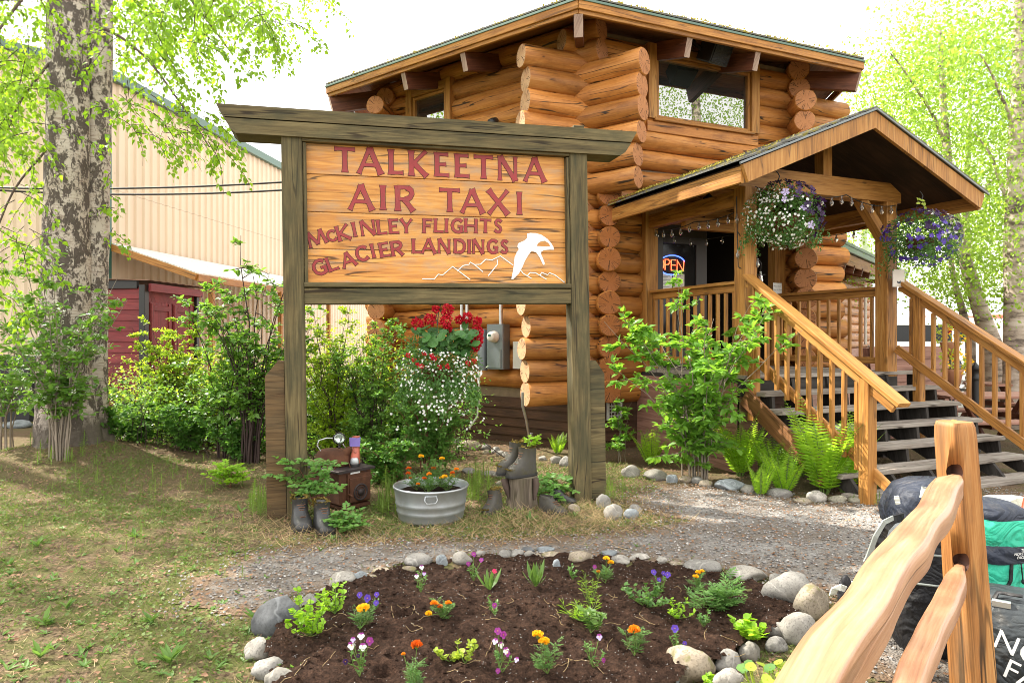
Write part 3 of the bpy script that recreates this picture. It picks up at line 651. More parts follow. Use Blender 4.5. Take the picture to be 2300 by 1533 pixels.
# horsetail and feathery green
def horsetail(name, regs, mat):
    P, D, Nn, S = [], [], [], []
    for (x0, x1, y0, y1, cnt, hh) in regs:
        for _ in range(cnt):
            b = gp(rnd.uniform(x0, x1), rnd.uniform(y0, y1)); b.z = ground_h(b.x, b.y); h = hh*rnd.uniform(.6, 1.2)
            for k in range(9):
                zz = b.z+h*(k+1)/10
                for w in range(7):
                    a = rnd.uniform(0, 6.28); P.append((b.x, b.y, zz)); D.append((math.cos(a), math.sin(a), .5)); Nn.append((rnd.uniform(-.2, .2), 0, 1)); S.append(h*.28*(1.1-k/10))
            P.append((b.x, b.y, b.z)); D.append((0, 0, 1)); Nn.append((0, -1, 0)); S.append(h)
    return stuff(leafcloud(name, P, D, Nn, S, T_NARROW, mat, squash=np.full(len(P), .22)))
horsetail('horsetail_cover', [(60, 200, 1020, 1075, 30, .2), (560, 610, 1120, 1170, 26, .2), (850, 890, 1080, 1160, 26, .22), (1050, 1100, 1060, 1130, 26, .24), (150, 560, 1040, 1110, 55, .14), (1350, 1400, 1090, 1130, 14, .16), (1900, 1980, 1095, 1140, 16, .12), (0, 560, 1100, 1300, 60, .09)], M['horsetail'])
# dandelion-like rosettes over the lawn
P, D, Nn, S = [], [], [], []
def rosette(b, n, ln, up=.5):
    for k in range(n):
        a = rnd.uniform(0, 6.28); P.append(tuple(b)); D.append((math.cos(a), math.sin(a), rnd.uniform(.2, 1)*up+.1)); Nn.append((0, 0, 1)); S.append(ln*rnd.uniform(.6, 1.2))
for _ in range(170):
    px, py = rnd.uniform(-40, 620), 1090+460*rnd.random()**.8; b = gp(px, py); b.z = ground_h(b.x, b.y); rosette(b, rnd.randint(3, 8), rnd.uniform(.025, .06), rnd.uniform(.3, 1.1))
for (px, py, n, l) in [(85, 1225, 9, .13), (100, 1400, 8, .11), (90, 1480, 9, .12), (380, 1490, 14, .13), (340, 1400, 9, .11), (120, 1170, 7, .1), (300, 1205, 8, .1), (540, 1150, 6, .1), (20, 1270, 8, .1), (150, 1370, 8, .09), (262, 1240, 6, .08), (580, 1460, 12, .12), (660, 1515, 14, .12), (1290, 1160, 7, .07), (1430, 1230, 6, .05), (1190, 1170, 9, .1), (745, 1215, 8, .08), (575, 1395, 9, .12), (720, 1240, 5, .06)]:
    b = gp(px, py); b.z = ground_h(b.x, b.y); rosette(b, n, l*.8, 1.6)
stuff(leafcloud('lawn_weeds', P, D, Nn, S, T_OVATE, M['weedleaf'], squash=np.full(len(P), .5)))

# ================================================================ the log cabin (six-sided)
def dirv(deg): return Vector((math.sin(R(deg)), math.cos(R(deg)), 0))
AXD, BD, AD = dirv(7), dirv(67), dirv(-53)
NB = Vector((BD.y, -BD.x, 0)); NA = Vector((-AD.y, AD.x, 0))
UP = Vector((0, 0, 1))
V0 = Vector(((1308-CX)/FPX*9.2, 9.2, 0)); SIDE = 3.75
V1 = V0+BD*SIDE; V5 = V0+AD*SIDE; V2 = V1+AXD*SIDE; V4 = V5+AXD*SIDE; V3 = V4+BD*SIDE
HC = V0+AXD*SIDE
cabin = thing('log_cabin', 'golden six-sided log cabin with a low overhanging roof behind the wooden sign', 'cabin', V0)
LR, PITCH, Z0, ZT = .158, .292, .62, 5.62
def log(mb, p, q, r, seed, n=16, flare0=0, flare1=0):
    L = (q-p).length; k = max(3, int(L/.3)); path = []; rad = []
    for i in range(k+1):
        t = i/k; c = p.lerp(q, t)
        c = c+Vector((noise.noise(Vector((seed, t*L*.6, 0)))*.014, noise.noise(Vector((seed, t*L*.6, 5)))*.014, noise.noise(Vector((seed, t*L*.7, 9)))*.012))
        rr = r*(1+.05*noise.noise(Vector((seed*2.3, t*L*.9, 3)))+.03*noise.noise(Vector((seed*1.3, t*L*4, 7))))
        if i == 0: rr *= 1+flare0
        if i == k: rr *= 1+flare1
        path.append(c); rad.append(rr)
    d = (q-p).normalized()
    d = (q-p).normalized(); e = .014
    path = [path[0], path[0]+d*e]+path[1:-1]+[path[-1]-d*e, path[-1]]; rad = [rad[0]*.93, rad[0]]+rad[1:-1]+[rad[-1], rad[-1]*.93]
    sx = d.cross(UP).normalized(); sy = sx.cross(d); rings = []
    for c, r_ in zip(path, rad):
        t = (c-p).dot(d); ring = []
        for k in range(n):
            a = 2*math.pi*k/n; cs, sn = math.cos(a), math.sin(a)
            ring.append(c+(sx*cs+sy*sn)*r_*(1+.05*noise.noise(Vector((cs*1.4+seed*3.1, sn*1.4, t*.5)))+.018*noise.noise(Vector((cs*3+seed, sn*3, t*2.5)))))
        rings.append(ring)
    mb.loft(rings, mi=0, capmi=1, smooth=True)
def log_wall(p, q, off, openings=(), ext0=lambda z: .3, ext1=lambda z: .3, seed=0, zt=ZT):
    mb = MB(); d = (q-p).normalized(); L = (q-p).length; rr = random.Random(seed); z = Z0+.16+off*PITCH*.5; k = 0
    while z < zt:
        lim_ = .3 if z > 5.3 else 9
        iv = [(-min(lim_, ext0(z))*rr.uniform(.94, 1.06), L+min(lim_, ext1(z))*rr.uniform(.94, 1.06))]
        for t0, t1, za, zb in openings:
            if za-.04 < z < zb+.04:
                nv = []
                for a, b in iv:
                    if t0 > a and t1 < b: nv += [(a, t0), (t1, b)]
                    else: nv.append((a, b))
                iv = nv
        r = LR*rr.uniform(.88, 1.07)
        for a, b in iv:
            if b-a > .05: log(mb, p+d*a+UP*z, p+d*b+UP*z, r, seed*31+k+a, 16, .04 if a < 0 else 0, .04 if b > L else 0)
        z += PITCH; k += 1
    # dark backing with chinking behind the logs
    nn = Vector((d.y, -d.x, 0)); ts = sorted({0.0, L, *[v for o in openings for v in o[:2]]}); zs = sorted({Z0, zt+.05, *[v for o in openings for v in o[2:]]})
    for a, b in zip(ts, ts[1:]):
        for za, zb in zip(zs, zs[1:]):
            if any(o[0]-.01 <= a and b <= o[1]+.01 and o[2]-.01 <= za and zb <= o[3]+.01 for o in openings): continue
            c = p+d*(a+b)/2-nn*(.02)+UP*(za+zb)/2
            mb.beam(p+d*a-nn*.03+UP*((za+zb)/2), p+d*b-nn*.03+UP*((za+zb)/2), .10, zb-za, ch=.0005, mi=2)
    return mb
M['chink'] = plain('log_chinking', (.20, .145, .095), .9, var=.4, nscale=12, bump=.4)
LM = [M['log'], M['logend'], M['chink']]
WINB = (1.08, 2.74, 4.56, 5.43); DOORB = (.98, 3.40, 1.0, 3.12); WINA = (2.34, 3.06, 4.1, 5.34)
hi = lambda lo_, up_: (lambda z: up_ if z > 3.35 else lo_)
log_wall(V0, V1, 0, (WINB, DOORB), lambda z: .88, lambda z: 1.0, 1).build('log_wall', [M['log'], M['logend_pale'], M['chink']], cabin)
log_wall(V5, V0, 1, ((SIDE-WINA[1], SIDE-WINA[0], WINA[2], WINA[3]),), lambda z: .45, hi(.12, .86), 2).build('log_wall', LM, cabin)
log_wall(V1, V2, 1, (), lambda z: .62, lambda z: .4, 3).build('log_wall', LM, cabin)
log_wall(V4, V5, 0, (), lambda z: .4, lambda z: .75, 4).build('log_wall', LM, cabin)
log_wall(V2, V3, 0, (), lambda z: .4, lambda z: .4, 5).build('log_wall', LM, cabin)
log_wall(V3, V4, 1, (), lambda z: .4, lambda z: .4, 6).build('log_wall', LM, cabin)
# cross-wall log ends that show beside the door
mb = MB(); z = Z0+.02; k = 0; rr = random.Random(9)
while z < 3.45:
    c = V0+BD*.42+UP*(z+.16); log(mb, c-NB*.2, c+dirv(187)*rr.uniform(.30, .4), LR*rr.uniform(.92, 1.1), 60+k); z += PITCH; k += 1
mb.build('crossing_log_ends', [M['log'], M['logend_brown'], M['chink']], cabin)
# skirting under the logs
mb = MB()
for p, q in ((V5, V0), (V0, V1), (V1, V2), (V4, V5)):
    d = (q-p).normalized(); nn = Vector((d.y, -d.x, 0))
    for i in range(5):
        z = -.02+i*.13; tilt = nn*.016
        a, b = p+nn*.02, q+nn*.02
        mb.prism([a+UP*z+tilt*1.5, b+UP*z+tilt*1.5, b+UP*(z+.155), a+UP*(z+.155)], nn*.018)
    mb.beam(p+UP*.3, q+UP*.3, .08, .62, ch=.001)
mb.build('skirting', M['skirt'], cabin)

# windows
def window(pl, d, nn, t0, t1, z0, z1, cas=.15, proud=.16):
    """casing, inner frame and reflecting pane in a wall opening; (pl+d*t) is the wall line"""
    P = lambda t, z, o=0: pl+d*t+nn*o+UP*z
    mb = MB()
    mb.beam(P(t0-cas/2-.002, z0-.02, proud-.06), P(t0-cas/2-.002, z1+.14, proud-.06), cas, .2, nn)
    mb.beam(P(t1+cas/2+.002, z0-.02, proud-.06), P(t1+cas/2+.002, z1+.14, proud-.06), cas, .2, nn)
    mb.beam(P(t0+.002, z1+.07, proud-.065), P(t1-.002, z1+.07, proud-.065), .19, .13)
    fr = mb.build('window_casing', M['gold'], cabin)
    f2 = MB(); w = .045; o = proud-.03
    for a, b in (((t0+w/2, z0), (t0+w/2, z1)), ((t1-w/2, z0), (t1-w/2, z1))): f2.beam(P(*a, o), P(*b, o), w, .06, nn)
    for z in (z0+w/2, z1-w/2): f2.beam(P(t0+w, z, o), P(t1-w, z, o), .06, w)
    f2.build('frame', M['fascia'], fr)
    g = MB(); g.prism([P(t0+w, z0+w, o-.03), P(t1-w, z0+w, o-.03), P(t1-w, z1-w, o-.03), P(t0+w, z1-w, o-.03)], nn*.012)
    g.build('pane', M['glass'], fr)
    s = MB(); s.beam(P(t0-.05, z0-.025, proud-.01), P(t1+.05, z0-.025, proud-.01), .12, .045); s.build('sill', M['fascia'], fr)
    s = MB(); s.beam(P(t0-cas, z0-.12, proud-.075), P(t1+cas, z0-.12, proud-.075), .16, .15); s.build('apron', M['log'], fr)
window(V0, BD, NB, *WINB)
window(V0, AD, NA, *WINA, cas=.12)

# door opening: header, jambs, glazed leaf, dark room behind
P = lambda t, z, o=0: V0+BD*t+NB*o+UP*z
mb = MB(); mb.beam(P(.96, 1.0, .13), P(.96, 3.42, .13), .2, .2, NB); mb.beam(P(3.28, 1.0, .13), P(3.28, 3.3, .13), .2, .16, NB)
mb.beam(P(1.06, 3.23, .12), P(3.18, 3.23, .12), .18, .23); mb.build('door_surround', M['gold'], cabin)
dr = MB(); x0, x1, z0, z1 = 1.08, 1.97, 1.1, 3.1; s0 = .15; o = .08
dr.beam(P(x0+s0/2, z0, o), P(x0+s0/2, z1, o), s0, .06, NB); dr.beam(P(x1-s0/2, z0, o), P(x1-s0/2, z1, o), s0+.04, .06, NB)
dr.beam(P(x0+s0, z1-.13, o), P(x1-s0, z1-.13, o), .06, .26); dr.beam(P(x0+s0, z0+.14, o), P(x1-s0, z0+.14, o), .06, .28)
leafo = dr.build('door', M['doorframe'], cabin)
g = MB(); g.prism([P(x0+s0, z0+.28, o-.01), P(x1-s0, z0+.28, o-.01), P(x1-s0, z1-.26, o-.01), P(x0+s0, z1-.26, o-.01)], NB*.008); g.build('door_pane', M['doorglass'], leafo)
mb = MB(); mb.beam(P(3.66, 1.1, .22), P(3.66, 3.02, .22), .16, .1, NB); mb.beam(P(3.75, 1.1, .26), P(3.75, 3.02, .26), .035, .05, NB); mb.build('door_jamb', M['black'], cabin)
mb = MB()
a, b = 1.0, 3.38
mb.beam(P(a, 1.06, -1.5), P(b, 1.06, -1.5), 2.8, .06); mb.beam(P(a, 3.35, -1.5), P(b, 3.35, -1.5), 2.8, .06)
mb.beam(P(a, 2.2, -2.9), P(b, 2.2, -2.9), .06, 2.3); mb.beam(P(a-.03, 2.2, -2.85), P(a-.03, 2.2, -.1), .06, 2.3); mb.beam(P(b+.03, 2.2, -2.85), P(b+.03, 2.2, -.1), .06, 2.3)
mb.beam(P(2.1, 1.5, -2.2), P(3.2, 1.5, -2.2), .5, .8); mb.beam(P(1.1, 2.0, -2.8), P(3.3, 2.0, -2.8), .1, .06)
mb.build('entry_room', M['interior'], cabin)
mb = MB(); c = P(2.04, 3.02, -.35); mb.lathe(c, [(.0, .06), (.03, .055), (.045, .02), (.04, -.02), (.0, -.035)], 12); tag(centre(mb.build('ceiling_lamp', M['lampglow'])), 'small lit lamp glowing in the dark doorway of the cabin', 'lamp')

# roof: low six-sided pyramid with deep eaves
EA = Vector(((1299-CX)/FPX*8.15, 8.15, 0)); RO = 4.72; EZ = 5.56
RC = EA+AXD*RO
def hexpt(k, r, z): return RC+Vector((math.sin(R(187+60*k)), math.cos(R(187+60*k)), 0))*r+UP*z
sl = math.tan(R(17)); apexz = EZ+RO*.866*sl
def shingle_mat():
    m = Mt('mossy_shingles'); o = m.coord('Object')
    n = m.noise(o, 3, 5, .6); f = m.noise(o, 40, 4, .7)
    col = m.mix(f, (.085, .085, .08), (.2, .195, .18))
    col = m.mix(m.ramp(m.noise(o, 7, 5, .65), [(.5, 0), (.6, .8)]), col, m.mix(f, (.14, .12, .02), (.36, .30, .06)))
    m.bump(m.math('ADD', f, m.math('MULTIPLY', n, .5)), .9, .02); return m.fin(col, .95, 0, .1)
M['shingle'] = shingle_mat()
mb = MB(); n6 = 6
top = [hexpt(k, RO+.02, EZ+.012) for k in range(6)]; ap = RC+UP*(apexz+.03)
for k in range(6):
    a, b = top[k], top[(k+1) % 6]
    # courses of shingles as thin overlapping steps
    for i in range(9):
        t0, t1 = i/9, min(1, (i+1.25)/9)
        q0, q1, q2, q3 = a.lerp(ap, t0), b.lerp(ap, t0), b.lerp(ap, t1), a.lerp(ap, t1)
        mb.prism([q0+UP*.012, q1+UP*.012, q2-UP*.004, q3-UP*.004], UP*.022)
roof = mb.build('roof', M['shingle'], cabin)
mb = MB()
for k in range(6):
    a, b = hexpt(k, RO-.06, EZ-.05), hexpt((k+1) % 6, RO-.06, EZ-.05); c = RC+UP*(apexz-.07)
    for i in range(3):
        t0, t1 = i/3, (i+1)/3; mb.prism([a.lerp(c, t1), b.lerp(c, t1), b.lerp(c, t0), a.lerp(c, t0)], UP*.03)
mb.build('soffit', M['soffit'], roof)
mb = MB(); mt = MB()
for k in range(6):
    a, b = hexpt(k, RO, EZ-.07), hexpt((k+1) % 6, RO, EZ-.07); a2, b2 = hexpt(k, RO-.035, EZ-.135), hexpt((k+1) % 6, RO-.035, EZ-.135)
    mb.beam(a, b, .035, .105, ch=.004); mb.beam(a2, b2, .04, .075, ch=.004)
    c, e = hexpt(k, RO+.025, EZ-.01), hexpt((k+1) % 6, RO+.025, EZ-.01); mt.beam(c, e, .02, .03, ch=.003)
mb.build('fascia', M['fascia'], roof); mt.build('drip_edge', M['greentrim'], roof)
P_, D_, N_, S_ = [], [], [], []
for k in (5, 0):
    for _ in range(1500 if k == 5 else 500):
        t = rnd.random(); u = rnd.random()**2*.10
        w = .35+.65*noise.noise(Vector((t*9+k*40, 0, 0)))
        if rnd.random() > w+(.25 if k == 5 else -.1): continue
        q = hexpt(k, RO+.02, EZ).lerp(hexpt((k+1) % 6, RO+.02, EZ), t).lerp(ap, u); P_.append((q.x, q.y, q.z+.03+rnd.uniform(0, .03))); D_.append((rnd.gauss(0, 1), rnd.gauss(0, 1), .8)); N_.append((rnd.gauss(0, 1), rnd.gauss(0, 1), .5)); S_.append(rnd.uniform(.02, .05))
leafcloud('moss_tufts', P_, D_, N_, S_, T_QUAD, leaf('roof_moss', (.16, .13, .02), (.42, .34, .05), (.4, .35, .05), .2), roof)
# rafter tails and hip beams
mb_ = []
def rafter(c0, inward, L, w=.085, h=.24, name='rafter_tail', drop=.0):
    b = MB(); a = c0; e = c0+inward*L+UP*(L*sl)
    b.beam(a, e, w, h, UP, capmi=1); b.build(name, [M['rafter'], M['rafterend']], cabin)
for k, ts in ((0, (.395, .64)), (5, (1-.351, 1-.591))):
    a, b = hexpt(k, RO, EZ-.285), hexpt((k+1) % 6, RO, EZ-.285); d = (b-a).normalized(); inn = Vector((-d.y, d.x, 0))
    if (RC-a).dot(inn) < 0: inn = -inn
    for t in ts:
        rafter(a.lerp(b, t)+inn*.07, inn, 1.25)
for k in (0, 1, 5):
    c = hexpt(k, RO-.06, EZ-.30); inn = (RC-c); inn.z = 0; inn.normalize(); e = c+inn*1.5+UP*1.5*sl*.866
    b = MB(); b.beam(c, e, .11, .26, capmi=1); b.build('hip_beam', [M['rafter'], M['rafterend']], cabin)

# vent grille on the skirting by the porch
gmb = MB(); c = on_plane(1380, 918, V0+NB*.08, NB)
gmb.beam(c-BD*.115, c-BD*.085, .03, .3); gmb.beam(c+BD*.085, c+BD*.115, .03, .3); gmb.beam(c-BD*.085+UP*.135, c+BD*.085+UP*.135, .03, .03); gmb.beam(c-BD*.085-UP*.135, c+BD*.085-UP*.135, .03, .03)
for i in range(5): gmb.beam(c-BD*.083+UP*(-.09+i*.045), c+BD*.083+UP*(-.09+i*.045), .02, .012, ch=.001)
for i in range(3): gmb.beam(c+BD*(-.05+i*.05)-UP*.118+NB*.012, c+BD*(-.05+i*.05)+UP*.118+NB*.012, .008, .008, NB, ch=.001)
vent = gmb.build('vent_grille', M['pvc'], cabin)

# electrical gear on the shaded wall
A_ = lambda x, y, o=.0: on_plane(x, y, V0+NA*(.16+o), NA)
mt = thing('electric_meter', 'grey electric meter box with a round glass dial on the log wall', 'electric meter', A_(1120, 780))
mb = MB(); c = A_(1119, 778, .08); mb.beam(c-UP*.32, c+UP*.32, .3, .17, NA, ch=.012); box = mb.build('meter_box', M['greybox'], mt)
mb = MB(); cc = c+NA*.092-UP*.17; mb.beam(cc-UP*.13, cc+UP*.13, .24, .014, NA); mb.build('lower_cover', M['greybox'], box)
mb = MB(); cc = c+NA*.085+UP*.14; mb.lathe(cc, [(.085, 0), (.085, .03), (.07, .04), (.068, .09), (.05, .105), (0, .108)], 20, axis=NA); dial = mb.build('dial', M['creamplastic'], mt)
mb = MB(); u_ = Vector((-NA.y, NA.x, 0)); cc2 = cc+NA*.1085; mb.prism([cc2-u_*.035+UP*.005, cc2+u_*.02+UP*.005, cc2+u_*.02+UP*.035, cc2-u_*.035+UP*.035], NA*.003); mb.build('dial_display', M['greenmetal'], dial)
mb = MB(); mb.tube([c+UP*.32+AD*.03-AD*.08, c+UP*1.2-AD*.05], .03, 10); mb.build('conduit', M['conduit'], mt)
for nm, (x, y), hgt in (('conduit_pipe', (1037, 735), .9), ('conduit_pipe', (1049, 735), .95)):
    mb = MB(); q = A_(x, y, .05); mb.tube([q-UP*.55, q+UP*hgt], .026, 10); o = mb.build(nm, M['conduit'])
    tag(centre(o), 'left one of two vertical steel conduits on the log wall' if x < 1040 else 'right one of two vertical steel conduits on the log wall', 'pipe')
mb = MB(); q = A_(1084, 785, .09); mb.tube([q-UP*.3, q+UP*.27, q+UP*.3], [.075, .075, .05], 14); tag(centre(mb.build('grey_cylinder', M['greybox'])), 'slim dark grey cylinder on the wall beside the meter box', 'cylinder')
q = V0-BD*.93+NA*.12+UP*0; q = on_plane(1166, 797, V0+NA*.2, NA); mb = MB(); mb.beam(q-UP*.19, q+UP*.19, .16, .1, NA, ch=.01); tag(centre(mb.build('junction_box', M['pvc'])), 'pale grey junction box behind the sunlit log ends', 'junction box')
q0 = on_plane(1174, 880, V0-BD*.9+NA*.1, NA); q1 = gp(1192, 1004)
mb = MB(); mb.tube([q0, q0-UP*.18, q0.lerp(q1, .45)-UP*.03, q0.lerp(q1, .8), Vector((q1.x, q1.y, .1)), Vector((q1.x, q1.y, -.05))], .018, 8); mb.tube([Vector((q1.x, q1.y, .2)), Vector((q1.x, q1.y, -.05))], .035, 8)
tag(centre(mb.build('ground_conduit', M['conduit'])), 'bent grey conduit running from the lowest log into the ground', 'conduit')
q0 = on_plane(1076, 870, V0+NA*.3, NA); mb = MB(); mb.tube([q0+UP*.2, q0-UP*.2, q0-UP*.42-BD*.03, q0-UP*.58-BD*.15], .016, 7); tag(centre(mb.build('ground_hose', M['pvc'])), 'grey hose curving down the dark skirting under the meter', 'hose')
# loudspeaker under the eave
sp = thing('loudspeaker', 'black loudspeaker tilted under the eave above the upper window', 'loudspeaker', at(1605, 115, 9.25))
c = on_plane(1608, 118, V0+NB*.5, NB); ff = (NB*.8-UP*.45+BD*.1).normalized(); uu = (UP-ff*UP.dot(ff)).normalized()
mb = MB(); mb.beam(c-ff*.16, c+ff*.12, .34, .3, uu, ch=.02); mb.build('cabinet', M['black'], sp)
mb = MB(); mb.beam(c+ff*.12, c+ff*.135, .3, .26, uu, ch=.01); mb.build('grille', M['blacknylon'], sp)
mb = MB(); mb.tube([c-ff*.1+BD*-.16, c-ff*.2-BD*.2+UP*.05, c-ff*.3-BD*.22+UP*.2], .025, 8); mb.build('bracket', M['black'], sp)
# small floodlight on the shaded wall, above the sign beam
q = A_(1112, 272, .05); mb = MB(); mb.lathe(q, [(.0, -.03), (.05, -.02), (.06, .05), (.055, .12), (0, .125)], 14, axis=(NA-UP*.5)); tag(centre(mb.build('floodlight', M['black'])), 'small black floodlight on the log wall just above the sign beam', 'light')

# ================================================================ the porch
DH = 1.09
RP = gp(1990, 833, DH); LP = RP-BD*2.25; PM = RP-BD*1.125
porch = thing('porch', 'timber porch with a gabled mossy roof in front of the cabin door', 'porch', (PM.x, PM.y, 0))
Q = lambda u, o, z: Vector((PM.x, PM.y, 0))+BD*u+NB*o+UP*z          # u along the front, o outwards, z up
PS = .18
def part(name, fn, mat, par): b = MB(); b.rnd = random.Random(hash(name) % 1000+len(WL)); fn(b); return b.build(name, mat, par)
for u in (-1.125, 1.125):
    part('post', lambda b: b.beam(Q(u, 0, DH-.06), Q(u, 0, 3.2), PS, PS, NB, ch=.008), M['gold'], porch)
part('post', lambda b: b.beam(Q(-1.0, -1.86, DH-.06), Q(-1.0, -1.86, 3.1), .15, .15, NB, ch=.008), M['gold'], porch) if False else None
def chord(b):
    z0, z1 = 3.2, 3.435; b.prism([Q(-1.3, -.09, z0), Q(1.28, -.09, z0), Q(1.28, -.09, z0+.12), Q(1.09, -.09, z1), Q(-1.1, -.09, z1), Q(-1.3, -.09, z0+.12)], NB*.18)
part('tie_beam', chord, M['gold'], porch)
part('king_post', lambda b: b.beam(Q(.06, 0, 3.436), Q(.06, 0, 3.86), .14, .14, NB), M['gold'], porch)
part('knee_brace', lambda b: b.beam(Q(.66, 0, 3.22), Q(1.06, 0, 2.76), .11, .13, NB), M['gold'], porch)
part('knee_brace', lambda b: b.beam(Q(-.66, 0, 3.22), Q(-1.06, 0, 2.76), .11, .13, NB), M['gold'], porch)
part('ceiling_beam', lambda b: b.beam(Q(-1.0, -1.3, 3.02), Q(1.2, -1.3, 3.02), .1, .16), M['gold'], porch)
for u in (-1.15, 1.15): part('plate_beam', lambda b: b.beam(Q(u, -.1, 3.1), Q(u, -1.88, 3.1), .12, .18), M['fascia'], porch)
OF, HW, RZ, EZ2 = .74, 1.84, 4.02, 3.26      # front overhang, half width, ridge and eave height
BK = -2.0
rs = (RZ-EZ2)/HW
for sgn in (-1, 1):
    def slab(b):
        pts = [Q(0, OF+.03, RZ), Q(sgn*(HW+.05), OF+.03, EZ2-.02), Q(sgn*(HW+.05), BK, EZ2-.02), Q(0, BK, RZ)]
        for i in range(7):
            t0, t1 = i/7, min(1, (i+1.3)/7); e0, e1, r1, r0 = pts[1], pts[2], pts[3], pts[0]
            qs = [e0.lerp(r0, t0)+UP*.014, e1.lerp(r1, t0)+UP*.014, e1.lerp(r1, t1), e0.lerp(r0, t1)]
            if sgn > 0: qs = qs
            b.prism(qs, UP*.02)
    rf = part('roof_slope', slab, M['shingle'], porch)
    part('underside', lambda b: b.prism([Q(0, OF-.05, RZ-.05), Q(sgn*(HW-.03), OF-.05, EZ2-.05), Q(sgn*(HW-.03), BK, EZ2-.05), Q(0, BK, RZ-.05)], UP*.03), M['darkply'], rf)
    part('drip_strip', lambda b: b.beam(Q(0, OF+.035, RZ-.012), Q(sgn*(HW+.05), OF+.035, EZ2-.032), .02, .022, UP, ch=.003), M['greybox'], rf)
    part('barge_board', lambda b: b.prism([Q(0, OF-.02, RZ-.03), Q(0, OF-.02, RZ-.215), Q(sgn*(HW-.07), OF-.02, EZ2-.205), Q(sgn*HW, OF-.02, EZ2-.035)], NB*.04), M['gold'], porch)
    part('eave_board', lambda b: b.beam(Q(sgn*(HW-.03), OF-.025, EZ2-.125), Q(sgn*(HW-.03), BK, EZ2-.125), .04, .17), M['gold'], porch)
P_, D_, N_, S_ = [], [], [], []
for _ in range(1700):
    o = rnd.uniform(BK, OF); t = rnd.random()**2.2*.5; w = .2+.6*(1-(o-BK)/(OF-BK))+.6*noise.noise(Vector((o*5, t*8, 2)))
    if rnd.random() > w: continue
    q = Q(-(HW+.05), o, EZ2).lerp(Q(0, o, RZ), t); P_.append((q.x, q.y, q.z+.03)); D_.append((rnd.gauss(0, 1), rnd.gauss(0, 1), .6)); N_.append((0, rnd.gauss(0, 1), 1)); S_.append(rnd.uniform(.012, .035))
leafcloud('moss_tufts', P_, D_, N_, S_, T_QUAD, bpy.data.materials['roof_moss'], porch)
def deck(b):
    nb = 14; y0, y1 = .12, -2.0
    for i in range(nb):
        a = y0+(y1-y0)*i/nb; c = y0+(y1-y0)*(i+1)/nb
        b.beam(Q(-1.25, (a+c)/2, DH-.02), Q(1.62 if i < 1 else 1.3, (a+c)/2, DH-.02), abs(c-a)-.008, .04, ch=.005)
part('deck', deck, M['grey'], porch)
part('rim_joist', lambda b: (b.beam(Q(-1.22, .06, DH-.14), Q(1.22, .06, DH-.14), .05, .2), b.beam(Q(-1.24, .05, DH-.14), Q(-1.24, -1.9, DH-.14), .05, .2), b.beam(Q(1.24, .05, DH-.14), Q(1.24, -1.9, DH-.14), .05, .2)), M['greydark'], porch)
def lap(b):
    for i in range(7):
        z = -.03+i*.145
        b.prism([Q(-1.27, .03, z), Q(-1.27, -1.95, z), Q(-1.27, -1.95, z+.16), Q(-1.27, .03, z+.16)], -BD*.02+UP*-.0)
    for i in range(7):
        z = -.03+i*.145; b.prism([Q(-1.24, .02, z), Q(-.98, .02, z), Q(-.98, .02, z+.143), Q(-1.24, .02, z+.143)], NB*.02)
part('side_skirt', lap, M['pinkboard'], porch)
for u in (-1.18, 1.18): part('support_post', lambda b: b.beam(Q(u, -.1, -.05), Q(u, -.1, DH-.25), .14, .14, NB), M['greydark'], porch)
def railing(name, p, q, nb, bh=.9, mat=None, foot=True):
    """level railing from p to q (deck height points)"""
    r = part(name, lambda b: b.beam(p+UP*1.05, q+UP*1.05, .14, .04), mat or M['gold'], porch)
    part('under_rail', lambda b: b.beam(p+UP*.985, q+UP*.985, .045, .085), mat or M['gold'], r)
    part('bottom_rail', lambda b: b.beam(p+UP*.13, q+UP*.13, .045, .085), mat or M['gold'], r)
    for i in range(nb):
        t = (i+.6)/(nb+.2); c = p.lerp(q, t); dd = (q-p).normalized(); s_ = Vector((-dd.y, dd.x, 0))
        part('baluster', lambda b: b.beam(c+UP*.172, c+UP*.942, .04, .04, s_), M['gold'], r)
railing('railing', Q(-1.125, -.1, DH), Q(-1.125, -1.98, DH), 13)
railing('railing', Q(1.125, -.1, DH), Q(1.0, -1.9, DH), 11)

# ================================================================ the stairs
stairs = thing('staircase', 'weathered grey open-riser steps with golden handrails leading up to the porch', 'staircase', Q(0, .9, 0))
RUN, RISE = .25, .175
for k in range(1, 7):
    o = .12+RUN*k-.125; z = DH-RISE*k
    def tr(b):
        for j in (-1, 1): b.beam(Q(-1.2, o+j*.068, z-.022), Q(1.62, o+j*.068, z-.022), .13, .045, ch=.006)
    part('tread', tr, M['grey'], stairs)
for u in (-1.1, -.55, 0, .5, 1.0, 1.5):
    def st(b):
        pts = []
        for k in range(0, 6):
            o = .12+RUN*k; z = DH-.045-RISE*k
            if k: pts += [(o-RUN+.02, z), (o, z)]
            else: pts += [(.12-.02, z-.0)]
        pts += [(.12+RUN*5.6, -.0), (.12+RUN*5.1, -.0), (.0, DH-.45), (.0, DH-.045)]
        b.prism([Q(u, o, max(z, -.03)) for o, z in pts], BD*.04)
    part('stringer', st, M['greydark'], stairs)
sl2 = .67
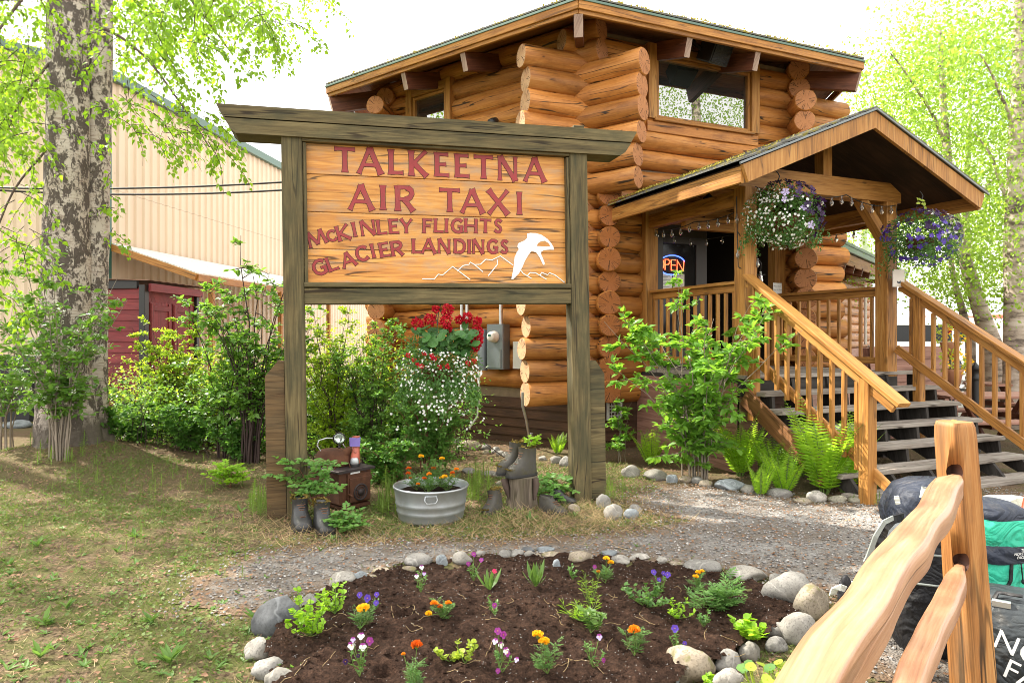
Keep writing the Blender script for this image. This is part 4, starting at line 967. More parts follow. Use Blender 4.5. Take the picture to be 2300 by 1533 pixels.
def hand(u, o0, o1, zt, nb, out, side):
    zz = lambda o: zt-sl2*(o-o0)
    r = part('handrail', lambda b: b.beam(Q(u, o0, zt), Q(u, o1, zz(o1)), .15, .045), M['gold'], stairs)
    part('under_rail', lambda b: b.beam(Q(u+side*.01, o0+.02, zt-.085), Q(u+side*.01, o1-.08, zz(o1-.08)-.085), .04, .095), M['gold'], r)
    part('lower_rail', lambda b: b.beam(Q(u-side*.03, o0, zt-.86), Q(u-side*.03, o1+.03, zz(o1+.03)-.86), .04, .1), M['gold'], r)
    for i in range(nb):
        o = o0+.17+(out-.26-o0)*i/(nb-1)
        part('baluster', lambda b: b.beam(Q(u+side*.012, o, zz(o)-.94), Q(u+side*.012, o, zz(o)-.13), .042, .042, NB), M['gold'], r)
    return zz
zz = hand(-1.19, .10, 2.0, 2.2, 10, 1.63, -1)
part('newel_post', lambda b: b.beam(Q(-1.19, 1.64, -.05), Q(-1.19, 1.64, zz(1.64)-.03), .11, .11, NB), M['gold'], stairs)
part('newel_post', lambda b: b.beam(Q(-1.19, .2, .6), Q(-1.19, .2, zz(.2)-.03), .1, .1, NB), M['gold'], stairs)
zz = hand(1.19, .12, 2.05, 2.235, 11, 1.78, 1)
part('newel_post', lambda b: b.beam(Q(1.21, .38, .3), Q(1.21, .38, zz(.38)-.03), .1, .1, NB), M['gold'], stairs)
part('newel_post', lambda b: b.beam(Q(1.19, 1.8, -.05), Q(1.19, 1.8, zz(1.8)-.03), .11, .11, NB), M['gold'], stairs)
part('outer_stringer', lambda b: b.beam(Q(-1.27, .15, .86), Q(-1.27, 1.25, .17), .045, .2), M['brownboard'], stairs)

# ---- things fixed to the porch and door
def paper(name, label, cat, c, u, nn, w, h, lines=(), mat=None, size=.02, lead=.03, thick=.003):
    t = thing(name, label, cat, c)
    v = UP if abs(nn.z) < .3 else UP
    b = MB(); b.prism([c-u*w/2-v*h/2, c+u*w/2-v*h/2, c+u*w/2+v*h/2, c-u*w/2+v*h/2], nn*thick); sh = b.build('sheet', mat or M['paper'], t)
    if lines:
        b = MB()
        for i, s in enumerate(lines): put_text(b, s, size, c+nn*(thick+.001)+v*(h/2-lead*(i+1)), u, v)
        b.build('print', M['ink'], t)
    return t
c = on_plane(1746, 648, V0+BD*3.3+NB*.24, NB)
paper('door_notice', 'small white notice beside the dark door jamb', 'notice', c, BD, NB, .17, .17, ("Please Don't", 'Open the Door'), size=.026, lead=.05)
def textlines(c, u, nn, w, h, n):
    b = MB()
    for i in range(n):
        z = h/2-.03-(h-.05)*i/n; l = w*(.7+.25*math.sin(i*2.3+1))
        b.prism([c-u*w*.42+UP*z, c-u*w*.42+u*l*.84+UP*z, c-u*w*.42+u*l*.84+UP*(z+.006), c-u*w*.42+UP*(z+.006)], nn*.001)
    return b
for (x, lab, mt_, nl) in ((1496, 'white printed notice taped inside the door glass below the neon sign', 'paper', 11), (1524, 'cream notice beside the white one on the door glass', 'creamplastic', 4)):
    c = on_plane(x, 636, V0+NB*.095, NB); t = paper('door_paper', lab, 'notice', c, BD, NB, .2, .27, (), M[mt_], thick=.002); textlines(c+NB*.0025, BD, NB, .2, .27, nl).build('print', M['greybox'], t)
# neon OPEN sign
neon = thing('neon_sign', 'glowing OPEN neon sign in a blue oval behind the door glass', 'neon sign', on_plane(1508, 595, V0+NB*.1, NB))
NP = lambda x, y: on_plane(1300+x/4.034, 380+y/4.034, V0+NB*.098, NB)
def strokes(l, r, name, mat):
    b = MB()
    for s in l: b.tube([NP(*p) for p in s], r, 6)
    b.build(name, mat, neon)
def arc(cx, cy, rx, ry, a0, a1, n=16): return [(cx+rx*math.cos(R(a0+(a1-a0)*i/n)), cy-ry*math.sin(R(a0+(a1-a0)*i/n))) for i in range(n+1)]
strokes([arc(845, 868, 122, 88, 22, 145), arc(845, 868, 122, 88, 215, 300)], .0085, 'blue_oval', M['neonblue'])
strokes([arc(738, 860, 34, 50, -180, 180), [(782, 910), (782, 815), (812, 818), (828, 838), (812, 862), (786, 866)], [(880, 822), (838, 820), (838, 915), (880, 917)], [(840, 866), (876, 868)], [(890, 918), (892, 825), (948, 922), (952, 830)]], .0075, 'letters', M['neonred'])
# lantern under the porch roof
c = on_plane(1592, 455, V0+NB*.45, NB)
ln = thing('wall_lantern', 'black carriage lantern with clear glass under the porch ceiling', 'lantern', c)
b = MB(); b.lathe(c, [(.03, -.1), (.055, -.07), (.08, .02), (.085, .06), (.02, .12), (.012, .16)], 6, smooth=False); b.tube([c-UP*.1, c-UP*.18-NB*.1, c-UP*.2-NB*.3], .015, 6); b.build('body', M['black'], ln)
b = MB(); b.lathe(c, [(.045, -.06), (.07, .02), (.072, .05)], 6, smooth=False); b.build('lantern_glass', M['bulb'], ln)
# pale card on the right post
c = on_plane(2017, 625, RP+NB*.2, NB); t = paper('post_card', 'pale square card with a small bird drawing on the porch post', 'card', c, BD, NB, .2, .215, (), M['creamplastic'], thick=.012)
b = MB()
cc = c+NB*.0125
b.prism([cc+BD*x+UP*z for x, z in ((-.03, -.055), (-.01, -.065), (.02, -.06), (.05, -.04), (.03, -.045), (.025, -.025), (.005, -.045), (-.02, -.04), (-.035, -.03))], NB*.002); b.build('bird_drawing', M['navy'], t)
# string lights
sl_ = thing('string_lights', 'dark cord of clear festoon bulbs looped around the porch', 'string lights', Q(-1.1, .1, 2.9))
def sag(p, q, s, n=10): return [p.lerp(q, i/n)-UP*s*4*(i/n)*(1-i/n) for i in range(n+1)]
runs = [sag(Q(-1.1, .12, 3.2), Q(-.5, .12, 3.22), .06), sag(Q(-.5, .12, 3.22), Q(.3, .12, 3.22), .06), sag(Q(.3, .12, 3.22), Q(1.15, .12, 3.16), .06), sag(Q(1.15, .12, 3.16), Q(1.24, .12, 2.6), .0, 4),
        sag(Q(-1.06, -.1, 3.0), Q(-1.06, -1.0, 2.98), .04), sag(Q(-1.06, -1.0, 2.98), Q(-1.1, -1.88, 3.02), .05), sag(Q(-1.2, -1.8, 3.02), Q(.2, -1.8, 3.0), .1), sag(Q(.2, -1.8, 3.0), Q(1.06, -1.4, 3.0), .08), sag(Q(1.06, -1.4, 3.0), Q(1.06, 0, 3.0), .1),
        sag(Q(-1.24, .0, 2.7), Q(-1.0, .11, 2.35), .02, 6), sag(Q(-1.24, .02, 2.3), Q(-.95, .12, 2.22), .03, 6), sag(Q(-1.0, .11, 2.35), Q(-.72, -.3, 1.75), .03, 8), sag(Q(-1.24, -.02, 3.1), Q(-1.25, .02, 2.3), .0, 4)]
b = MB()
for r_ in runs: b.tube(r_, .006, 5)
b.build('cord', M['rope'], sl_)
nbulb = 0
for r_ in runs:
    for p in r_[1::2]:
        if nbulb >= 60: break
        s = MB(); s.tube([p, p-UP*.035], .012, 6); so = s.build('socket', M['rope'], sl_) if False else None
        s2 = MB(); s2.lathe(p, [(.010, 0), (.012, -.03), (.022, -.05), (.024, -.07), (.015, -.095), (.002, -.102)], 8); s2.build('bulb', M['bulb'], sl_); nbulb += 1
# service cables to the left
for (pa, pb, sg, lab) in (((-60, 420), (660, 404), .12, 'upper black utility cable crossing the tan building'), ((-60, 424), (660, 421), .16, 'lower black utility cable crossing the tan building')):
    a, b_ = at(pa[0], pa[1], 11.0), at(pb[0]+250, pb[1]-18, 11.5)
    b = MB(); b.tube(sag(a, b_, sg, 24), .016, 6); tag(centre(b.build('utility_cable', M['rope'])), lab, 'cable')

# ================================================================ the big wooden sign
SA, SB = gp(658, 1166), gp(1305, 1124); SD0 = (SB-SA).normalized(); SN = Vector((SD0.y, -SD0.x, 0))
rl = R(.85); SU = SD0*math.cos(rl)+UP*math.sin(rl); SV = UP*math.cos(rl)-SD0*math.sin(rl)
S_ = lambda u, v, o=0: SA+SU*u+SV*v+SN*(o-.06)
sign = thing('wooden_sign', 'large weathered timber sign on two posts with carved red lettering', 'sign', SA)
def sp_(name, fn, mat, par=None): b = MB(); b.rnd = random.Random(len(WL)); fn(b); return b.build(name, mat, par or sign)
for u0, u1 in ((-.048, .118), (2.478, 2.65)):
    um = (u0+u1)/2; sp_('post', lambda b: b.beam(S_(um, -.25, -.02), S_(um, 3.17, -.02), u1-u0, .17, SN, ch=.008), M['signwood'])
sp_('top_beam', lambda b: (b.prism([S_(-.395, 3.168, -.18), S_(2.97, 3.168, -.18), S_(3.02, 3.2, -.18), S_(3.08, 3.288, -.18), S_(-.475, 3.288, -.18), S_(-.43, 3.2, -.18)], SN*.27),
                        b.prism([S_(-.478, 3.299, -.182), S_(3.083, 3.299, -.182), S_(3.145, 3.401, -.182), S_(-.54, 3.399, -.182)], SN*.27)), M['signwood'])
sp_('end_cap', lambda b: b.beam(S_(2.52, 3.414, .0), S_(2.62, 3.414, .0), .14, .03), M['signwood'])
sp_('lower_beam', lambda b: b.beam(S_(.119, 1.853, -.02), S_(2.477, 1.853, -.02), .14, .135), M['signwood'])
sp_('bottom_ledge', lambda b: b.beam(S_(.119, 1.947, .0), S_(2.477, 1.947, .0), .13, .04), M['signwood'])
sp_('top_trim', lambda b: b.beam(S_(.119, 3.156, .01), S_(2.477, 3.156, .01), .1, .024), M['signwood'])
for um in (.135, 2.462): sp_('side_trim', lambda b: b.beam(S_(um, 1.968, .01), S_(um, 3.134, .01), .03, .08, SN), M['signwood'])
sp_('side_brace', lambda b: b.prism([S_(-.205, -.2, -.08), S_(-.052, -.2, -.08), S_(-.052, 1.315, -.08), S_(-.10, 1.32, -.08), S_(-.205, 1.19, -.08)], SN*.12), M['brace'])
sp_('side_brace', lambda b: b.prism([S_(2.654, -.2, -.08), S_(2.80, -.2, -.08), S_(2.80, 1.13, -.08), S_(2.715, 1.255, -.08), S_(2.654, 1.25, -.08)], SN*.12), M['signwood'])
def planks(b):
    vs = [1.968, 2.254, 2.568, 2.888, 3.156]
    for a, c in zip(vs, vs[1:]): b.beam(S_(.15, (a+c)/2, -.03), S_(2.447, (a+c)/2, -.03), .04, c-a-.005, SV, ch=.003)
panel = sp_('sign_panel', planks, M['board'])
BF = SA-SN*.07                      # front of the planks
def Sz(zx, zy):
    p = on_plane(680+zx/3.71, 300+zy/3.71, BF, SN)-SA; return p.dot(SU), p.dot(SV)
GL = {  # letters as pen strokes in a unit box: (points, weight); weight 1 thick, .65 thin
 'T': ([[(.5, 0), (.5, 1)]], [[(0, .93), (1, .93)]]), 'A': ([[(.5, 1), (.93, 0)]], [[(.5, .98), (.09, 0)], [(.24, .34), (.74, .34)]]),
 'L': ([[(.2, 0), (.2, 1)]], [[(.2, .07), (1, .08)]]), 'K': ([[(.15, 0), (.15, 1)], [(.25, .52), (.88, 0)]], [[(.22, .46), (.85, 1)]]),
 'E': ([[(.2, 0), (.2, 1)]], [[(.2, .93), (.95, .94)], [(.2, .5), (.8, .52)], [(.2, .07), (1, .06)]]), 'N': ([[(.15, 1), (.87, 0)]], [[(.13, 0), (.13, 1)], [(.87, 0), (.87, 1)]]),
 'I': ([[(.5, 0), (.5, 1)]], []), 'R': ([[(.16, 0), (.16, 1)], [(.5, .46), (.92, 0)], [(.66, .93), (.84, .84), (.87, .7), (.78, .55), (.6, .47)]], [[(.16, .94), (.5, .95), (.68, .93)], [(.2, .47), (.62, .47)]]),
 'X': ([[(.1, 1), (.9, 0)]], [[(.9, 1), (.1, 0)]]), 'M': ([[(.17, 1), (.5, .1)], [(.82, 1), (.94, 0)]], [[(.17, .98), (.06, 0)], [(.5, .1), (.82, .98)]]),
 'C': ([[(.9, .82), (.7, .95), (.45, .95), (.2, .78), (.12, .5), (.2, .22), (.45, .05), (.7, .05), (.92, .18)]], []), 'Y': ([[(.5, 0), (.5, .5)], [(.1, 1), (.5, .46)]], [[(.9, 1), (.5, .46)]]),
 'F': ([[(.2, 0), (.2, 1)]], [[(.2, .93), (1, .94)], [(.2, .5), (.82, .52)]]), 'H': ([[(.14, 0), (.14, 1)], [(.86, 0), (.86, 1)]], [[(.14, .5), (.86, .5)]]),
 'G': ([[(.9, .82), (.7, .95), (.45, .95), (.2, .78), (.12, .5), (.2, .22), (.45, .05), (.7, .05), (.86, .14)], [(.86, 0.04), (.86, .42)]], [[(.6, .45), (.98, .45)]]),
 'D': ([[(.16, 0), (.16, 1)], [(.5, .95), (.74, .86), (.88, .66), (.88, .36), (.74, .14), (.5, .05)]], [[(.16, .95), (.52, .95)], [(.16, .05), (.52, .05)]]),
 'S': ([[(.85, .84), (.65, .95), (.4, .95), (.2, .8), (.25, .62), (.5, .52), (.75, .4), (.82, .22), (.65, .06), (.38, .05), (.12, .17)]], [])}
def glyph(b, bo, ch, cx, cy, w, h, rot, wt):
    """red stroke letter on the sign plane, with a dark underlay painted as the shade of a carved edge"""
    c0, s0 = math.cos(R(rot)), math.sin(R(rot)); lay = [0]
    def seg(pts, ww, bb, depth, grow):
        P = [Vector(((x-.5)*w, (y-.5)*h)) for x, y in pts]
        if len(P) == 2: P = [P[0].lerp(P[1], t) for t in (0, .14, .5, .86, 1)]; fl = [1.45, 1.06, .95, 1.06, 1.45]
        else: fl = [1.25]+[1.0]*(len(P)-2)+[1.25]
        if grow:
            d0, d1 = (P[0]-P[1]).normalized()*grow, (P[-1]-P[-2]).normalized()*grow; P[0] = P[0]+d0; P[-1] = P[-1]+d1
        l, r_ = [], []
        for i, p in enumerate(P):
            t = (P[min(i+1, len(P)-1)]-P[max(i-1, 0)]).normalized(); nrm = Vector((-t.y, t.x)); k = ww*fl[i]/2+grow
            l.append(p+nrm*k); r_.append(p-nrm*k)
        out = [(cx+q.x*c0-q.y*s0, cy+q.x*s0+q.y*c0) for q in l+r_[::-1]]
        bb.prism([S_(u, v, -.012) for u, v in out][::-1], SN*(depth+lay[0])); lay[0] += .0004
    for ps in GL[ch.upper()][0]: seg(ps, wt, b, .006, 0)
    for ps in GL[ch.upper()][1]: seg(ps, wt*.68, b, .006, 0)
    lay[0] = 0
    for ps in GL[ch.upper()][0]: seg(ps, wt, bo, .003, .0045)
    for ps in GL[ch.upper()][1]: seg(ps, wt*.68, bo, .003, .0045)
def line(name, items, wf):
    b, bo = MB(), MB()
    for it in items:
        if len(it) == 5:
            ch, l, r_, t, bt = it; t += 12; bt += 12; u0, v0 = Sz(l, bt); u1, v1 = Sz(r_, t); rot = 0
        else:
            ch, x, y, w, h, rot = it; u0, v0 = Sz(x-w/2, y+h/2); u1, v1 = Sz(x+w/2, y-h/2)
        glyph(b, bo, ch, (u0+u1)/2, (v0+v1)/2, abs(u1-u0), abs(v1-v0), rot, abs(v1-v0)*wf*.86)
    o = b.build(name, M['redpaint'], panel); bo.build('painted_recess_shade', M['carve'], panel); return o
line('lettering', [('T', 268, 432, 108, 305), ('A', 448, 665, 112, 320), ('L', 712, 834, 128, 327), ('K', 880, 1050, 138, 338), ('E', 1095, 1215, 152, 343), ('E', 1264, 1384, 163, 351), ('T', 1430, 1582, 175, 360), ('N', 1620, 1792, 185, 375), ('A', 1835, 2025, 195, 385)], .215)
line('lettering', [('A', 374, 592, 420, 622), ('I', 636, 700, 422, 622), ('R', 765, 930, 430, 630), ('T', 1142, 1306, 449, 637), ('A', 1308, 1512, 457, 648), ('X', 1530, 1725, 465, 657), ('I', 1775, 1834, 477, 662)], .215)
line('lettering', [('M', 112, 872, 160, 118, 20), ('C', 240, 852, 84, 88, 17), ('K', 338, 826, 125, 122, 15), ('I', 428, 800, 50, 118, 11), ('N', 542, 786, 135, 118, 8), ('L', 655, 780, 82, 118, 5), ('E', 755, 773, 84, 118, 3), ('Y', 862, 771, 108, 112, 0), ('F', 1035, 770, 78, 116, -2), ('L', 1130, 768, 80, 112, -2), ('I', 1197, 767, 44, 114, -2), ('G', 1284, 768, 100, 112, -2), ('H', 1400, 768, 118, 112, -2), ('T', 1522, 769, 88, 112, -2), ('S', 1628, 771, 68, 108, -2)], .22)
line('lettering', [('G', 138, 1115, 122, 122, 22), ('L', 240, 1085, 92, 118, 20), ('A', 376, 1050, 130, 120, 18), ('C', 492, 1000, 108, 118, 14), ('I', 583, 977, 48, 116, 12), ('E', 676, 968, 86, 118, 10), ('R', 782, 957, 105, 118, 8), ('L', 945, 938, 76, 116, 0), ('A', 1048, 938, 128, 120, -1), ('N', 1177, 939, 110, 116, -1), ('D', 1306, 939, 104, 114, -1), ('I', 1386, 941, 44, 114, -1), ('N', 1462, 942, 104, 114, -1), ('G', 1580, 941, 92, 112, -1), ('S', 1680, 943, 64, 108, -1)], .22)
def flat(pts, d0, d1, b):
    uv = [Sz(*p) for p in pts]; b.prism([S_(u, v, d0) for u, v in uv][::-1], SN*d1)
b = MB(); flat([(1738, 1213), (1755, 1120), (1765, 1030), (1785, 985), (1800, 965), (1788, 942), (1795, 915), (1815, 905), (1850, 890), (1870, 868), (1868, 835), (1895, 828), (1940, 830), (1990, 845), (2040, 880), (2070, 915), (2088, 945), (2090, 968), (2060, 967), (2010, 970), (1985, 985), (1985, 1005), (2000, 1040), (2015, 1080), (2010, 1098), (1998, 1085), (1975, 1035), (1945, 990), (1905, 978), (1880, 1010), (1850, 1060), (1830, 1110), (1800, 1165), (1775, 1190), (1750, 1215)], -.012, .007, b)
em = b.build('leaping_emblem', M['whitepaint'], panel)
b = MB(); flat([(1948, 936), (1960, 912), (1985, 896), (2015, 893), (2045, 912), (2062, 938), (2030, 942)], -.012, .0085, b); b.build('emblem_opening', M['board'], em)
b = MB()
for l in ([(995, 1210), (1095, 1213), (1130, 1172), (1165, 1180), (1248, 1108), (1395, 1218)], [(1290, 1145), (1335, 1100), (1385, 1092), (1395, 1072), (1430, 1092), (1500, 1152)], [(1440, 1092), (1480, 1090), (1525, 1048), (1575, 1055), (1645, 1020), (1752, 1097)], [(1620, 1050), (1622, 1090), (1545, 1185)], [(1815, 1140), (1835, 1165), (1905, 1208)], [(1875, 1180), (1895, 1158), (1940, 1162), (2030, 1215)], [(1975, 1185), (1990, 1158), (2040, 1178), (2055, 1160), (2100, 1178), (2180, 1240)]):
    b.tube([S_(*Sz(*p), -.008) for p in l], .0048, 6)
b.build('mountain_outline', M['whitepaint'], panel)

# ================================================================ washtub
TC = gp(968, 1162); TC.z = ground_h(TC.x, TC.y)-.005
tub = thing('washtub', 'round galvanized washtub planted with orange marigolds under the sign', 'tub', TC)
b = MB(); prof = [(.0, .012), (.262, .012), (.266, .0), (.272, .03), (.279, .075), (.287, .085), (.283, .098), (.289, .14), (.297, .15), (.293, .163), (.298, .2), (.304, .262), (.313, .272), (.317, .283), (.311, .292), (.302, .285), (.297, .25), (.28, .2)]
b.lathe(TC, prof, 48); b.build('body', M['galv'], tub)
b = MB(); f = Vector((-TC.x*.15, -1, 0)).normalized(); f = (Vector((0, 0, 0))-Vector((TC.x, TC.y, 0))).normalized(); s_ = Vector((f.y, -f.x, 0)) 
hc = TC+f*.302+UP*.225
b.tube([hc+s_*.045+UP*.028, hc+s_*.05+f*.012, hc+s_*.035-UP*.025+f*.016, hc-s_*.035-UP*.025+f*.016, hc-s_*.05+f*.012, hc-s_*.045+UP*.028, hc+s_*.045+UP*.028], .005, 8); b.build('handle', M['galv'], tub)
def soil_disc(c, r, name, par, amp=.012):
    b = MB(); rings = []
    for i in range(9):
        rr = r*(1-i/8); rings.append([c+Vector((math.cos(a)*rr, math.sin(a)*rr, amp*noise.noise(Vector((math.cos(a)*rr*20, math.sin(a)*rr*20, 1)))+.012*(i/8))) for a in [2*math.pi*k/28 for k in range(28)]])
    rings[-1] = [p.lerp(c+UP*.01, .98) for p in rings[-1]]
    b.loft(rings, cap=True); return b.build(name, M['peat'], par)
soil_disc(TC+UP*.225, .29, 'soil', tub)

# ================================================================ boots, stove, stump
def boot(name, label, c, head, L, Hh, tilt=0.0, um='leather', moss=False, cuff=None, lace='lace', pitch=0.0, group=None, low=False):
    """worn boot: sole, upper, laces; `head` = direction of the toe (degrees, 0 = +x)"""
    c = Vector(c); t = thing(name, label, 'boot' if not low else 'shoe', c, group)
    fx = Vector((math.cos(R(head)), math.sin(R(head)), 0)); fy = Vector((-fx.y, fx.x, 0)); up = UP
    q = Matrix.Rotation(R(tilt), 3, fx) @ Matrix.Rotation(R(pitch), 3, fy)
    P = lambda x, y, z: c+q @ (fx*x*L+fy*y*L+up*z*Hh)
    def ring(cx, a, bw, z, n=20, sq=.75, dip=0):
        o = []
        for k in range(n):
            th = 2*math.pi*k/n; cs, sn = math.cos(th), math.sin(th)
            x = math.copysign(abs(cs)**sq, cs)*a; wv = bw*(1.0+.18*(x/max(a, .01)) if x > 0 else 1.0-.08*abs(x)/max(a, .01)); y = math.copysign(abs(sn)**sq, sn)*wv
            o.append(P(cx+x, y*(1+.02*math.sin(th*3)), z-dip*max(0, cs)**2))
        return o
    b = MB(); b.loft([ring(0, .5, .205, 0), ring(0, .51, .213, .03), ring(0, .505, .21, .095)], smooth=False); b.build('sole', M['rubber'], t)
    b = MB()
    if low: rg = [ring(0, .475, .16, .09), ring(0, .47, .165, .2), ring(-.01, .455, .16, .38, dip=.06), ring(-.07, .39, .145, .56, dip=.14), ring(-.15, .3, .125, .72, dip=.14), ring(-.2, .24, .11, .9, dip=.1), ring(-.2, .22, .1, 1.0, dip=.16)]
    else: rg = [ring(0, .475, .195, .09), ring(0, .472, .2, .17), ring(-.005, .46, .2, .28), ring(-.02, .44, .19, .37, dip=.03), ring(-.07, .385, .175, .46, dip=.06), ring(-.13, .32, .165, .55, dip=.05), ring(-.18, .27, .16, .66), ring(-.2, .25, .16, .8), ring(-.2, .255, .168, .93), ring(-.2, .265, .172, 1.0, dip=-.04)]
    inner = [ring(-.2, .22, .13, .98), ring(-.2, .2, .12, .75)]
    b.loft(rg, cap=False); b.loft([rg[-1]]+inner, cap=False); upo = b.build('upper', M[um], t)
    b = MB(); b.add(inner[1], [list(range(20))]); b.build('dark_inside', M['moss'] if moss else M['black'], upo)
    b = MB()
    zs = [.46, .52, .58, .65, .73, .82] if not low else [.5, .6, .7]
    for i, z in enumerate(zs):
        xf = (.25-.22*(z-.44)/.14 if z < .6 else .075-.02*(z-.5)) if not low else .24-.5*(z-.5)
        b.tube([P(xf-.05, -.1, z-.01), P(xf+.02, -.03, z+.03), P(xf+.015, .04, z+.01), P(xf-.05, .1, z+.02)], .0035, 5)
    b.build('laces', M[lace], upo)
    b = MB(); b.loft([ring(.29, .19, .185, .10), ring(.295, .2, .19, .2), ring(.27, .17, .15, .31)], cap=False); b.build('toe_cap', M['leather' if um != 'orangeboot' else 'galv'], upo) if moss != 2 else None
    if cuff or moss:
        PP, DD, NN, SS = [], [], [], []
        for _ in range(420):
            th = rnd.uniform(0, 6.28); zz_ = rnd.uniform(.86, 1.05); p = P(-.22+math.cos(th)*.24, math.sin(th)*.15, zz_)
            PP.append(tuple(p)); DD.append((math.cos(th)+rnd.gauss(0, .6), math.sin(th)+rnd.gauss(0, .6), rnd.uniform(-.5, .8))); NN.append((rnd.gauss(0, 1), rnd.gauss(0, 1), 1)); SS.append(rnd.uniform(.012, .028))
        if moss == 2:
            for _ in range(900):
                x = rnd.uniform(-.1, .48); p = P(x, rnd.uniform(-.15, .15), (.28-.0*x) if x > .15 else .35+.5*(.15-x)); PP.append(tuple(p)); DD.append((rnd.gauss(0, 1), rnd.gauss(0, 1), .8)); NN.append((rnd.gauss(0, 1), rnd.gauss(0, 1), .3)); SS.append(rnd.uniform(.008, .018))
        leafcloud('moss_collar', PP, DD, NN, SS, T_QUAD, mossleaf, t)
    return t
mossleaf = leaf('moss_fuzz', (.07, .06, .008), (.20, .13, .02), (.16, .12, .02), .15, .8)
b1, b2 = gp(676, 1188), gp(727, 1194)
boot('old_boot', 'left mossy black leather boot at the foot of the left sign post', (b1.x, b1.y, ground_h(b1.x, b1.y)), -62, .34, .225, 0, 'leather', True)
boot('old_boot', 'mossy black leather boot standing in front of the rusty stove', (b2.x, b2.y, ground_h(b2.x, b2.y)), -58, .33, .215, 0, 'leather', True)
# stump with two hiking boots
SC = gp(1172, 1136); SC.z = ground_h(SC.x, SC.y)
st = thing('tree_stump', 'short grey tree stump carrying a pair of old hiking boots', 'stump', SC)
b = MB(); rings = []
for z, k in ((-.03, 1.18), (.03, 1.06), (.1, .98), (.18, .95), (.24, 1.0), (.275, 1.02)):
    rings.append([SC+Vector((math.cos(a), math.sin(a), 0))*(.13*k*(1+.1*noise.noise(Vector((math.cos(a)*2, math.sin(a)*2, z*2)))+.06*math.sin(a*5+z*3)))+UP*z for a in [2*math.pi*i/28 for i in range(28)]])
b.loft(rings, cap=True, capmi=1); b.build('wood_body', [M['trunkwood'], M['trunkwood']], st)
b = MB(); b.tube([SC+Vector((-.155, -.03, .25)), SC+Vector((-.14, -.06, .19)), SC+Vector((-.12, -.06, .1))], [.035, .03, .012], 8); b.tube([SC+Vector((.12, -.07, .27)), SC+Vector((.125, -.08, .19)), SC+Vector((.11, -.08, .08))], [.03, .026, .012], 8); b.build('bark_ridge', M['stem'], st)
boot('old_boot', 'grey hiking boot nearest the camera on the tree stump, toe covered in moss', SC+Vector((.0, -.02, .277)), -143, .33, .25, 0, 'greyleather', 2)
boot('old_boot', 'mossy olive boot standing behind the other one on the tree stump', SC+Vector((-.09, .10, .277)), -150, .31, .28, 0, 'greyleather', 2)
p = gp(1108, 1150); boot('old_boot', 'decayed mossy boot sinking into the grass left of the stump', (p.x, p.y, ground_h(p.x, p.y)-.02), -125, .27, .2, 8, 'greyleather', 2)
p = gp(1240, 1150); boot('old_shoe', 'grey and black shoe right of the stump pointing toward the path', (p.x, p.y, ground_h(p.x, p.y)), -38, .29, .14, 0, 'greyleather', False, low=True)
p = gp(1262, 1128); boot('old_shoe', 'black shoe lying between the stump and the right sign post', (p.x, p.y, ground_h(p.x, p.y)), -6, .27, .13, 0, 'leather', False, low=True)
# wood stove
KC = gp(762, 1152); FD = Vector((math.cos(R(50)), math.sin(R(50)), 0)); FN = Vector((FD.y, -FD.x, 0))
stove = thing('wood_stove', 'small rusty cast iron stove under the left end of the sign', 'stove', KC)
K = lambda u, d, z: KC+FD*u-FN*d+UP*z        # u along the front, d back from it
fw, fd, fh = .335, .44, .36
def sp2(name, fn, mat, par=stove): b = MB(); fn(b); return b.build(name, mat, par)
sp2('body', lambda b: (b.beam(K(fw/2, 0, .2), K(fw/2, fd, .2), fw, .28, ch=.012), b.beam(K(fw/2, -.02, .035), K(fw/2, fd, .035), fw-.04, .03)), M['rust'])
sp2('top_plate', lambda b: b.beam(K(fw/2, -.03, .35), K(fw/2, fd+.02, .35), fw+.06, .022, ch=.006), M['darkiron'])
for u, d in ((.04, .03), (fw-.04, .03), (.04, fd-.04), (fw-.04, fd-.04)): sp2('leg', lambda b: b.beam(K(u, d, -.04), K(u, d, .05), .045, .045, FN), M['rust'])
sp2('front_frame', lambda b: (b.beam(K(.075, -.008, .19), K(.315, -.008, .19), .02, .255, ch=.004)), M['rust'])
door = sp2('stove_door', lambda b: b.beam(K(.09, -.024, .18), K(.305, -.024, .18), .018, .21, ch=.005), M['rust'])
cc = K(.2, -.034, .155)
def wheel(b):
    for r_, w in ((.068, .009), (.045, .005)): b.tube([cc+FD*r_*math.cos(a)+UP*r_*math.sin(a) for a in [2*math.pi*i/24 for i in range(25)]], w, 6)
    for i in range(3):
        a = 2*math.pi*i/3+.5; b.tube([cc, cc+FD*.066*math.cos(a)+UP*.066*math.sin(a)], .006, 6)
    b.lathe(cc, [(.03, 0), (.03, .012), (.015, .02), (0, .022)], 16, axis=FN)
sp2('vent_wheel', wheel, M['darkiron'], door)
sp2('door_latch', lambda b: b.tube([K(.075, -.03, .15), K(.075, -.06, .15), K(.085, -.07, .14)], .01, 6), M['rust'], door)
sp2('hinge', lambda b: b.tube([K(.318, -.02, .25), K(.318, -.02, .29)], .012, 8), M['rust'], door)
sp2('top_handle', lambda b: b.tube([K(.02, .1, .36), K(.03, .08, .40), K(.08, .07, .425), K(.14, .06, .41), K(.16, .06, .36)], .006, 6), M['rust'])
sp2('maker_plate', lambda b: b.beam(K(.115, -.002, .32), K(.215, -.002, .32), .008, .035, ch=.002), M['whitepaint'])
def zig(b):
    for s in range(2):
        b.tube([K(-.004, .06+.05*i, .27-s*.06+(.03 if i % 2 else 0)) for i in range(7)], .006, 5)
sp2('side_ornament', zig, M['rust'])
b = MB(); put_text(b, '301', .03, K(.275, -.003, .32), FD, UP); b.build('number', M['darkiron'], stove)
pc = K(.12, .26, .361)
pot = thing('rusty_pot', 'rusty rounded iron pot sitting on the wood stove', 'pot', pc)
